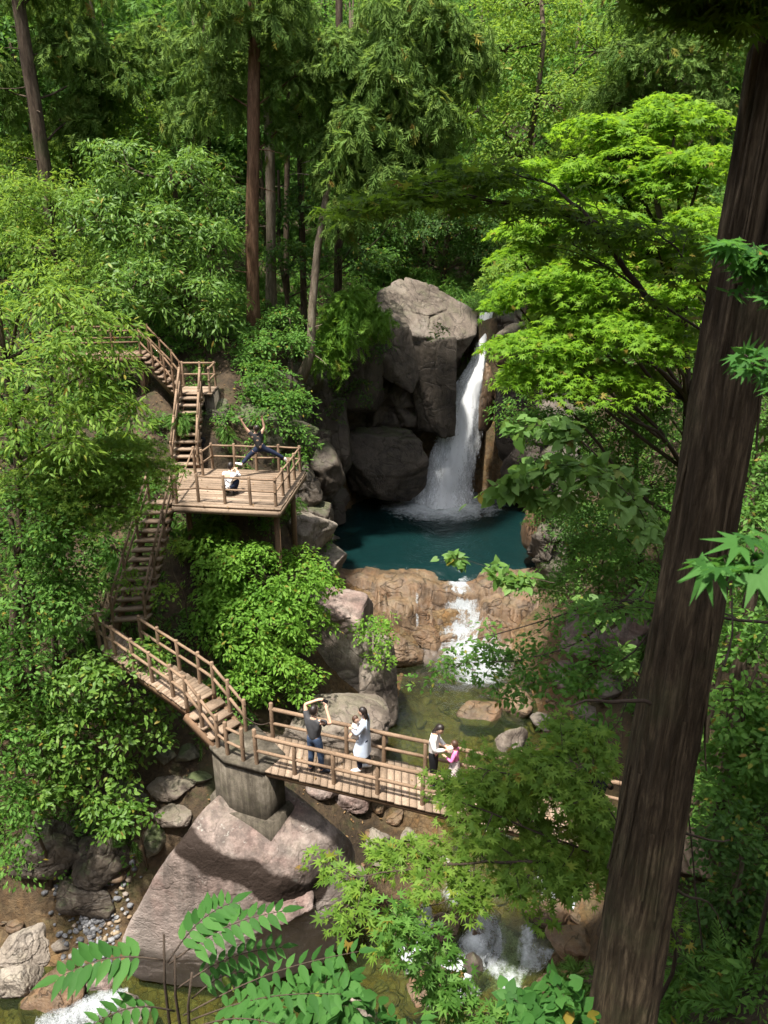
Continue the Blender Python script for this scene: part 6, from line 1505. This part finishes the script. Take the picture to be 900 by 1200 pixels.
tree('cliff_ivy', 'ivy trailing over the dark block at the left end of the cliff', 'ivy', [LB(420, 408, 33.2, 26, 14), LB(440, 396, 33.8, 22, 10), LB(402, 440, 32.8, 16, 24), LB(425, 455, 33.2, 14, 16), LB(512, 388, 34.4, 10, 10), LB(395, 480, 31.9, 10, 16)], 'simple', .13, 1.0, .32, 18, 'leaf_deep', r0=.02, seed=85, crown='foliage', stem='stem', base=(-1.2, 35.2, -6.0))
tree('understory_maple', 'mid green maple filling the shade between the tiers of the sunlit maple', 'maple tree',
     [LB(620, 320, 20, 50, 30), LB(690, 360, 19, 70, 40), LB(760, 340, 19, 60, 50), LB(720, 280, 20, 70, 40), LB(790, 260, 20, 50, 40), LB(640, 430, 19, 60, 26), LB(720, 450, 18.5, 70, 30), LB(650, 270, 21, 50, 24), LB(790, 420, 18, 40, 40)],
     'maple5', .13, 1.3, .45, 34, 'leaf_light', base=(9.6, 21.0), r0=.11, seed=86, up=1.8, droop=.3)
tree('slope_tree', 'leafy tree on the slope between the waterfall lip and the sunlit maple', 'tree', [LB(610, 240, 34, 50, 30), LB(660, 290, 32, 50, 34), LB(610, 330, 33, 30, 18), LB(700, 240, 33, 60, 36), LB(760, 220, 32, 50, 36)], 'simple', .17, 1.4, .5, 30, 'leaf_mid', r0=.14, seed=87)
tree('slope_tree', 'leafy tree on the far left slope between leaning conifer and evergreen', 'tree', [LB(30, 190, 36, 50, 34), LB(100, 175, 37, 50, 30), LB(20, 255, 34, 40, 26), LB(150, 140, 38, 50, 30)], 'simple', .18, 1.4, .5, 30, 'leaf_light', r0=.14, seed=88)
tree('slope_tree', 'low leafy tree on the shaded slope among the slim conifer trunks', 'tree', [LB(345, 300, 33, 40, 20), LB(280, 250, 34, 40, 26), LB(240, 200, 35, 40, 30), LB(350, 240, 35, 40, 24), LB(425, 300, 35, 40, 18)], 'simple', .17, 1.3, .5, 28, 'leaf_deep', r0=.12, seed=89)
# right edge, beyond the trunk
for i, (lb, lobes, mt) in enumerate([
    ('leafy tree right of the big trunk at half height', [LB(890, 545, 15, 40, 40), LB(885, 620, 15, 40, 34), LB(895, 480, 16, 40, 30), LB(870, 690, 14, 30, 30)], 'leaf_mid'),
    ('shrub right of the big trunk with whorled leaves', [LB(885, 760, 12, 46, 32), LB(870, 830, 11.5, 50, 34), LB(895, 880, 11, 40, 40), LB(850, 900, 11.5, 40, 30)], 'leaf_mid'),
    ('shaded shrub at the lower right corner', [LB(860, 980, 9.5, 50, 36), LB(890, 1050, 9, 50, 40), LB(840, 1080, 9, 44, 34), LB(870, 1150, 8.6, 60, 34), LB(810, 1160, 8.8, 30, 26)], 'leaf_deep')]):
    tree('side_shrub', lb, 'shrub', lobes, 'oval' if i else 'simple', (.13, .13, .11)[i], 1.5, .36, 26, mt, r0=.06, seed=90 + i, crown='foliage', stem='stem', twigs=.5)
rg = np.random.default_rng(95); T_ = thing('slim_tree', 'slim mossy trunk seen just right of the big trunk', 'tree', (PY(866, 860, 13)[0], 13, gz(PY(866, 860, 13)[0], 13))); mb = MB(); sb_ = PY(866, 860, 13); sb_[2] = gz(sb_[0], sb_[1]) - .3; mb.tube(wobble(sb_, PY(892, 640, 13), 7, .01, rg), np.linspace(.17, .12, 7), 9, seed=2, amp=.06)
mb.build('trunk', M['bark'], T_); mb = MB(); C, NR, O = lobe_clumps(rg, [LB(895, 600, 13, 30, 20)], 1.3, .4); pads(mb, rg, C, NR, 'simple', 24, .4, .13); mb.build('crown', M['leaf_mid'], T_)

# ------------------------------------------------------------------ the big dark trunk on the right
rg = np.random.default_rng(100)
tx, ty = 1.945, 4.3; zt = np.linspace(-8.4, 5.0, 620); nth = 150; th = np.arange(nth) * 2 * np.pi / nth
rad = np.interp(zt, [-8.4, -7, -6, -4, -2.9, -1.7, .8, 5], [.36, .275, .24, .210, .194, .170, .152, .14])
ZZ, TH = np.meshgrid(zt, th, indexing='ij'); RR = np.repeat(rad[:, None], nth, 1)
tw = TH + .05 * ZZ
q = np.stack([np.cos(tw) * 5.2, np.sin(tw) * 5.2, ZZ * .55], -1).reshape(-1, 3)
q2 = np.stack([np.cos(tw) * 13, np.sin(tw) * 13, ZZ * 1.1], -1).reshape(-1, 3)
b1_ = ridged(q, 61, 3).reshape(RR.shape); b2_ = fbm(q2, 62, 3).reshape(RR.shape)
strip = np.clip((b1_ - .15) * 3, 0, 1)
q3 = np.stack([np.cos(tw) * 2.6, np.sin(tw) * 2.6, ZZ * .8], -1).reshape(-1, 3)
b3_ = ridged(q3 + .4 * np.stack([fbm(q * 1.5 + k, 70 + k, 2) for k in range(3)], -1), 66, 2).reshape(RR.shape)
RR = RR + .022 * strip + .012 * b2_ - .022 * np.clip(.1 - b3_, 0, 1) + .004 * fbm(q2 * [3, 3, 2], 63, 2).reshape(RR.shape) + .02 * fbm(np.stack([np.cos(TH) * 1.2, np.sin(TH) * 1.2, ZZ * .5], -1).reshape(-1, 3), 64, 2).reshape(RR.shape)
bend = .03 * np.sin(ZZ * .5)
V = np.stack([tx + bend + RR * np.cos(TH), ty + RR * np.sin(TH), ZZ], -1).reshape(-1, 3)
i_ = np.arange(len(zt) - 1)[:, None] * nth; j_ = np.arange(nth)[None]; k_ = (j_ + 1) % nth
Q = np.stack([i_ + j_, i_ + k_, i_ + nth + k_, i_ + nth + j_], -1).reshape(-1, 4)
m, nt, out, N, L = new_mat('cedar_bark'); tc = N('TexCoord'); g = N('NewGeometry'); Pp = tc.outputs['Object']
n1 = noise(N, L, mapping(N, L, Pp, (13, 13, 1.7)), 1, 7, .7, .7); n2 = noise(N, L, mapping(N, L, Pp, (60, 60, 6)), 1, 5, .75, .4); n3 = noise(N, L, Pp, 1.6, 5, .6)
r1 = ramp(N, [(.3, (.014, .011, .007)), (.5, (.060, .045, .029)), (.66, (.145, .113, .074)), (.8, (.28, .235, .165))]); L(n1.outputs[0], r1.inputs[0])
r2 = ramp(N, [(.3, (.45, .43, .42)), (.6, (1.1, 1.08, 1.05))]); L(n2.outputs[0], r2.inputs[0]); c = mixc(N, L, 1, r1.outputs[0], r2.outputs[0], 'MULTIPLY')
rm = ramp(N, [(.52, (0, 0, 0)), (.66, (1, 1, 1))]); L(n3.outputs[0], rm.inputs[0]); c = mixc(N, L, math_(N, L, 'MULTIPLY', rm.outputs[0], .35), c, (.05, .058, .026))
principled(N, L, out, c, .92, math_(N, L, 'ADD', n1.outputs[0], math_(N, L, 'MULTIPLY', n2.outputs[0], .5)), .02, .9, .15); M['cedar'] = m
CT = thing('cedar_tree', 'massive dark cedar trunk with shredding bark standing in front on the right', 'tree', (tx, ty, -8.0))
mb = MB(); mb.add(V, None, Q); mb.build('trunk', m, CT, smooth=True)
def strip_mesh(z0, ln, a, w, off=.03):
    t = np.linspace(0, 1, 12); zz = z0 - t * ln; r = np.interp(zz, zt, rad) + .012 + off * t ** 2.5
    mb = MB(); V = []
    for dr in (0, .008):
        for s_ in (-1, 1): V.append(np.stack([tx + .03 * np.sin(zz * .5) + (r + dr) * np.cos(a + s_ * w * (1 - .5 * t)), ty + (r + dr) * np.sin(a + s_ * w * (1 - .5 * t)), zz], -1))
    V = np.stack(V, 1).reshape(-1, 3); Q = []
    for i in range(11):
        o_ = i * 4
        for (p, q_) in ((0, 1), (1, 3), (3, 2), (2, 0)): Q.append((o_ + p, o_ + q_, o_ + 4 + q_, o_ + 4 + p))
    mb.add(V, None, Q); return mb
for a, z0, ln, w, off in [(-.25, -2.75, .85, .13, .07), (-2.9, -1.2, .7, .06, .05), (-1.7, -.2, .9, .05, .02), (-2.2, .6, 1.0, .05, .03), (-1.2, -1.9, .8, .06, .02), (-2.6, -3.6, .9, .06, .03), (-1.5, -4.0, .8, .05, .02), (-.8, -.6, .7, .06, .04)]:
    strip_mesh(z0, ln, a, w, off).build('bark_strip', m, CT)
for i in range(26):
    strip_mesh(rg.uniform(-5.6, 1.4), rg.uniform(.35, 1.1), rg.uniform(-3.3, .2), rg.uniform(.03, .09), rg.uniform(.005, .035)).build('bark_strip', m, CT)
mb = MB(); s_ = PY(752, 832, 4.25); e_ = PY(668, 828, 4.05); mb.tube(wobble(s_ + [.12, 0, 0], e_, 8, .09, rg), np.linspace(.017, .006, 8), 7, seed=1, amp=.15); mb.build('branch_stub', M['twig'], CT)
for (p, q_, r_) in [((800, 975), (855, 985), .012), ((790, 1040), (850, 1098), .014), ((848, 780), (858, 700), .01)]:
    mb = MB(); mb.tube(wobble(PY(*p, 4.4), PY(*q_, 4.9), 7, .06, rg), np.linspace(r_, .004, 7), 6); mb.build('dead_twig', M['twig'], CT)
lobes = [(np.array([tx + x_, ty + y_, z_]), np.array([1.7, 1.7, .9])) for x_, y_, z_ in [(-1.6, -.8, 5.0), (1.2, .6, 5.6), (.2, 1.8, 6.2), (-.6, -1.6, 6.4), (.6, -.6, 8.4), (-2.2, .9, 6.0), (-1.0, .4, 8.0), (1.8, 2.6, 6.4)]]  # unseen crown added overhead, lobes placed to keep the trunk in shade
C, NR, O = lobe_clumps(rg, lobes, 1.5, .5); mb = MB(); pads(mb, rg, C, NR, 'frond', 18, .5, .38, .7); mb.build('crown', M['leaf_conifer'], CT)
mb = MB()
for c_, r_ in lobes: mb.tube(wobble(np.array([tx, ty, c_[2] - .7]), c_, 6, .05, rg), np.linspace(.06, .02, 6), 6)
mb.build('limb', m, CT)

# ------------------------------------------------------------------ near sprays
def spray_branch(mb_w, mb_l, rg, pts, r0, kind, size, n_side, side_len, per, first=None, pad=.16, up=1.6, droop=.25, tilt=.4, curve=.25):
    """a branch through pts with side twigs ending in leaf pads"""
    pts = np.array(pts); d = np.r_[0, np.cumsum(np.linalg.norm(np.diff(pts, axis=0), axis=1))]; t = np.linspace(0, d[-1], 24)
    P = np.stack([np.interp(t, d, pts[:, k]) for k in range(3)], -1)
    for _ in range(3): P[1:-1] = .5 * P[1:-1] + .25 * (P[:-2] + P[2:])
    P[1:-1] += rg.normal(size=(22, 3)) * .006
    mb_w.tube(P, np.linspace(r0, r0 * .2, 24), 7, seed=int(rg.integers(999)), amp=.06)
    tg = nrm(np.gradient(P, axis=0)); C, NR = [], []
    steep = np.abs(tg[:, 2]) > .75; f0 = max(.18, (np.max(np.where(steep)[0]) if steep.any() else 0) / 23); f0 = min(f0, .7)
    for i in range(n_side):
        k = int(rg.uniform(f0, 1.0) * 23); sd = nrm(np.cross(tg[k], [0, 0, 1])) * (1 if i % 2 else -1)
        dirv = nrm(tg[k] * rg.uniform(.3, 1.0) + sd * rg.uniform(.5, 1.1) + [0, 0, rg.normal() * .12]); ln = side_len * rg.uniform(.4, 1.1)
        e = P[k] + dirv * ln - [0, 0, curve * ln * ln * .5]; tw = wobble(P[k], e, 6, .05, rg); mb_w.tube(tw, np.linspace(r0 * .25, .0018, 6), 5, cap=False)
        for f in (.35, .6, .8, 1.0): C.append(P[k] + (e - P[k]) * f + rg.normal(size=3) * .02); NR.append(np.array([0, 0, up]) + rg.normal(size=3) * .3)
    C.append(P[-1]); NR.append(np.array([0, 0, 1.]))
    pads(mb_l, rg, np.array(C), np.array(NR), kind, per, pad, size, droop, .10, tilt)
def spray_thing(name, label, cat, branches, kind, size, mat, seed, bark='twig', foliage='foliage', stem='branch', base=None, **kw):
    rg = np.random.default_rng(seed); w, l = MB(), MB()
    for b in branches:
        pts, r0, ns, sl, per = b; spray_branch(w, l, rg, pts, r0, kind, size, ns, sl, per, **kw)
    t_ = thing(name, label, cat, base if base is not None else branches[0][0][0]); w.build(stem, M[bark], t_); l.build(foliage, M[mat], t_); return t_
g0_ = np.array([2.9, 7.0, gz(2.9, 7.0)])
fork = PY(770, 1030, 6.2)
spray_thing('front_maple', 'leafy young maple in front of the footbridge, left of the big trunk', 'maple tree', [
    ([g0_ - [0, 0, .3], PY(800, 1130, 6.4), fork, PY(690, 1000, 6.0), PY(620, 970, 5.8), PY(540, 940, 5.8)], .035, 26, .62, 8),
    ([fork, PY(700, 955, 6.1), PY(640, 915, 6.2), PY(560, 900, 6.3)], .022, 22, .58, 8),
    ([PY(700, 1010, 6.0), PY(640, 1010, 5.6), PY(560, 1010, 5.4), PY(470, 1020, 5.3), PY(400, 1030, 5.3)], .020, 26, .52, 8),
    ([fork, PY(720, 960, 5.8), PY(690, 900, 6.0), PY(650, 880, 6.2)], .016, 20, .5, 8),
    ([PY(700, 955, 6.1), PY(670, 935, 6.3), PY(610, 925, 6.5), PY(530, 930, 6.6)], .014, 20, .5, 8),
    ([fork, PY(735, 985, 6.3), PY(705, 965, 6.6)], .012, 12, .45, 8),
    ([PY(640, 1010, 5.6), PY(590, 1050, 5.2), PY(540, 1050, 5.0), PY(440, 1080, 4.9)],   .012, 7, .4, 6)],
    'maple', .085, 'leaf_light', 111, base=g0_)
spray_thing('front_sapling', 'dark stemmed sapling with lobed leaves at the bottom centre', 'sapling', [
    ([np.array([.6, 4.4, gz(.6, 4.4) - .2]), PY(545, 1190, 4.5), PY(500, 1115, 4.6), PY(455, 1060, 4.6)],   .012, 11, .3, 6),
    ([PY(545, 1190, 4.5), PY(590, 1185, 4.3), PY(610, 1205, 4.2)], .008, 5, .2, 6)],
    'maple', .09, 'leaf_mid', 112)
spray_thing('trunk_foot_plant', 'round leaved plant at the foot of the big trunk', 'plant', [
    ([np.array([1.5, 4.0, gz(1.5, 4.0) - .1]), PY(680, 1215, 3.9), PY(660, 1165, 3.8)], .008, 7, .2, 5), ([PY(690, 1215, 3.9), PY(620, 1190, 3.7)], .006, 7, .2, 5)], 'heart', .10, 'leaf_front', 113, pad=.1)
rgx = np.random.default_rng(5)
br = [np.array([4.9, 7.4, -4.2]), PY(845, 735, 7.5), PY(780, 712, 8.2), PY(745, 690, 8.8), PY(690, 708, 9.4), PY(620, 735, 9.8), PY(545, 752, 10)]
spray_thing('overhanging_branch', 'thin dark branch with flat leaf layers reaching over the cascade from the right', 'branch', [
    ([np.array([5.0, 7.4, gz(5.0, 7.4) - .2])] + br, .034, 26, .75, 8), ([br[3], PY(680, 755, 8.8), PY(610, 775, 9.2), PY(520, 778, 9.6)], .016, 20, .6, 8), ([br[2], PY(740, 770, 8.2), PY(680, 795, 8.4), PY(620, 800, 8.8)], .014, 16, .55, 8), ([br[2], PY(720, 860, 7.8), PY(660, 860, 8.2)], .012, 14, .5, 8)], 'simple', .10, 'leaf_mid', 114, pad=.22, up=2.0, base=np.array([4.6, 7.6, gz(4.6, 7.6)]))
spray_thing('heart_leaf_branch', 'bough of large pale heart shaped leaves right of the pool', 'branch', [
    ([np.array([5.0, 8.2, gz(5.0, 8.2) - .2]), PY(775, 640, 8.4), PY(750, 560, 8.5), PY(700, 535, 8.8), PY(650, 530, 9.0), PY(600, 548, 9.2), PY(560, 580, 9.2)], .016, 20, .42, 3), ([PY(700, 535, 8.8), PY(660, 495, 9.0), PY(615, 500, 9.2)], .010, 9, .36, 2.2), ([PY(690, 560, 8.7), PY(640, 580, 8.9), PY(600, 572, 9.0)], .010, 9, .3, 2.2)],
    'heart', .155, 'leaf_heart', 115, pad=.16, up=1.0, droop=.5, tilt=.5)
spray_thing('low_heart_leaves', 'small sprig of pale round leaves right of the cascade', 'plant', [
    ([np.array([4.4, 10.6, gz(4.4, 10.6) - .2]), PY(735, 760, 10.8), PY(700, 700, 11), PY(650, 683, 11.3), PY(615, 688, 11.5)], .010, 9, .3, 3), ([PY(650, 683, 11.3), PY(590, 672, 12), PY(545, 655, 12.2), PY(520, 655, 12.3)], .008, 8, .3, 3)], 'heart', .15, 'leaf_heart', 116, pad=.12, up=1.2)
spray_thing('dark_maple_branch', 'dark maple branch sweeping across the upper right in front of the bright maple', 'branch', [
    ([np.array([4.0, 5.0, gz(4.0, 5.0) - .2]), np.array([3.3, 5.0, -3.4]), PY(930, 440, 4.9), PY(868, 408, 5.0), PY(800, 382, 5.2), PY(760, 355, 5.3), PY(715, 305, 5.5), PY(668, 284, 5.7)], .030, 12, .5, 4),
    ([PY(770, 360, 5.3), PY(735, 320, 5.3), PY(700, 262, 5.3), PY(640, 245, 5.4), PY(560, 232, 5.5), PY(470, 222, 5.6), PY(400, 250, 5.6)], .022, 22, .5, 5),
    ([PY(700, 262, 5.3), PY(640, 210, 5.5), PY(570, 205, 5.6), PY(500, 215, 5.6)], .012, 14, .45, 5),
    ([PY(868, 408, 5.0), PY(820, 330, 5.0), PY(780, 275, 5.2), PY(740, 265, 5.3)], .014, 10, .45, 4)],
    'maple', .078, 'leaf_shade', 117, pad=.17, up=2.8, droop=.2, tilt=.25, base=PY(905, 428, 4.9))
spray_thing('near_maple_twig', 'blurred maple twig very close at the right edge', 'branch', [
    ([PY(960, 640, 1.25), PY(915, 655, 1.22), PY(850, 660, 1.2)], .003, 4, .05, 1.2), ([PY(980, 440, 2.2), PY(915, 430, 2.2), PY(870, 425, 2.2)], .003, 6, .10, 1.6), ([PY(980, 300, 2.3), PY(910, 305, 2.3), PY(850, 285, 2.3)], .003, 6, .09, 1.6), ([PY(980, 345, 2.3), PY(910, 350, 2.3), PY(860, 340, 2.3)], .003, 5, .08, 1.5)],
    'maple', .062, 'leaf_front', 118, pad=.04, up=1.4, droop=.3)
spray_thing('overhead_bough', 'dark leafy bough at the top right corner crossing the big trunk', 'branch', [
    ([PY(960, 20, 4.0), PY(880, 15, 4.0), PY(820, -5, 4.0), PY(780, -20, 4.0)], .014, 16, .3, 7), ([PY(960, -20, 3.9), PY(850, -15, 3.9), PY(790, -40, 3.9)], .012, 10, .3, 6)], 'maple', .07, 'leaf_shade', 119, pad=.14, up=2.0)

# compound leaved plant at the bottom left
rg = np.random.default_rng(130); Yk = 2.35
w, l = MB(), MB(); b0_ = PY(205, 1200, Yk); b0_[2] = gz(b0_[0], b0_[1]) - .1
for (a, b) in [((200, 1210), (192, 1095)), ((212, 1210), (205, 1120)), ((222, 1215), (225, 1140))]:
    mb_p = np.array([b0_, PY(*a, Yk), PY((a[0] + b[0]) / 2 - 3, (a[1] + b[1]) / 2, Yk), PY(*b, Yk)]); w.tube(mb_p, [.009, .0075, .006, .0045], 7, seed=2, amp=.1)
def pinnate(p, q_, n, size, sag=.06, kind='leaflet'):
    p, q_ = np.asarray(p), np.asarray(q_); t = np.linspace(0, 1, 12); P = p + (q_ - p) * t[:, None] + np.outer(np.sin(t * np.pi) * sag, [0, 0, 1]); w.tube(P, np.linspace(.0042, .0018, 12), 5)
    d = nrm(q_ - p); sd = nrm(np.cross(d, [0, 0, 1])); up = np.cross(sd, d)
    for i in range(n):
        f = .2 + .8 * (i + .5) / n; c = p + (q_ - p) * f + np.array([0, 0, math.sin(f * math.pi) * sag]); s_ = size * (.75 + .45 * math.sin(math.pi * min(1, f * .9)))
        for sg in (1, -1):
            ax = sd * sg + d * .45 + up * rg.normal() * .08 - np.array([0, 0, .10 + .12 * rg.random()]); nn = up + sd * sg * .15 + rg.normal(size=3) * .26 + [0, 0, .4]
            place(l, kind, c[None], ax[None], nn[None], s_ * rg.uniform(.72, 1.12))
    place(l, kind, q_[None], (d - [0, 0, .3])[None], up[None], size)
for (a, ya, b, yb, n, s_) in [((196, 1128), Yk, (272, 1058), 2.55, 7, .115), ((198, 1130), Yk, (330, 1068), 2.5, 9, .115), ((192, 1125), Yk, (70, 1145), 2.25, 8, .135), ((205, 1160), Yk, (330, 1110), 2.5, 8, .09), ((205, 1185), 2.3, (110, 1200), 2.1, 6, .10), ((215, 1190), 2.35, (420, 1115), 2.4, 10, .095), ((225, 1195), 2.3, (400, 1165), 2.3, 9, .10), ((225, 1205), 2.2, (340, 1205), 2.15, 7, .10), ((225, 1170), 2.4, (300, 1140), 2.5, 6, .09)]:
    pinnate(PY(*a, ya), PY(*b, yb), n + 1, s_ * .84)
CP = thing('compound_leaf_plant', 'young plant with rows of paired leaflets in front of the huge boulder, bottom left', 'plant', b0_); w.build('stem', M['twig'], CP); l.build('foliage', M['leaf_front'], CP)
spray_thing('low_front_bush', 'dense round leaved bush along the bottom edge, right of the paired leaflets', 'bush', [
    ([np.array([-.5, 2.95, gz(-.5, 2.95) - .1]), PY(330, 1260, 2.9), PY(360, 1190, 3.0), PY(400, 1150, 3.1)], .008, 14, .26, 5), ([np.array([-.2, 3.0, gz(-.2, 3.0) - .1]), PY(420, 1260, 3.0), PY(430, 1190, 3.1), PY(410, 1150, 3.1)], .008, 14, .24, 5), ([np.array([-.7, 2.9, gz(-.7, 2.9) - .1]), PY(300, 1260, 2.9), PY(310, 1190, 2.9)], .008, 10, .22, 5), ([np.array([.1, 3.2, gz(.1, 3.2) - .1]), PY(470, 1270, 3.2), PY(480, 1200, 3.3)], .008, 8, .2, 5)], 'oval', .10, 'leaf_front', 131, pad=.10)
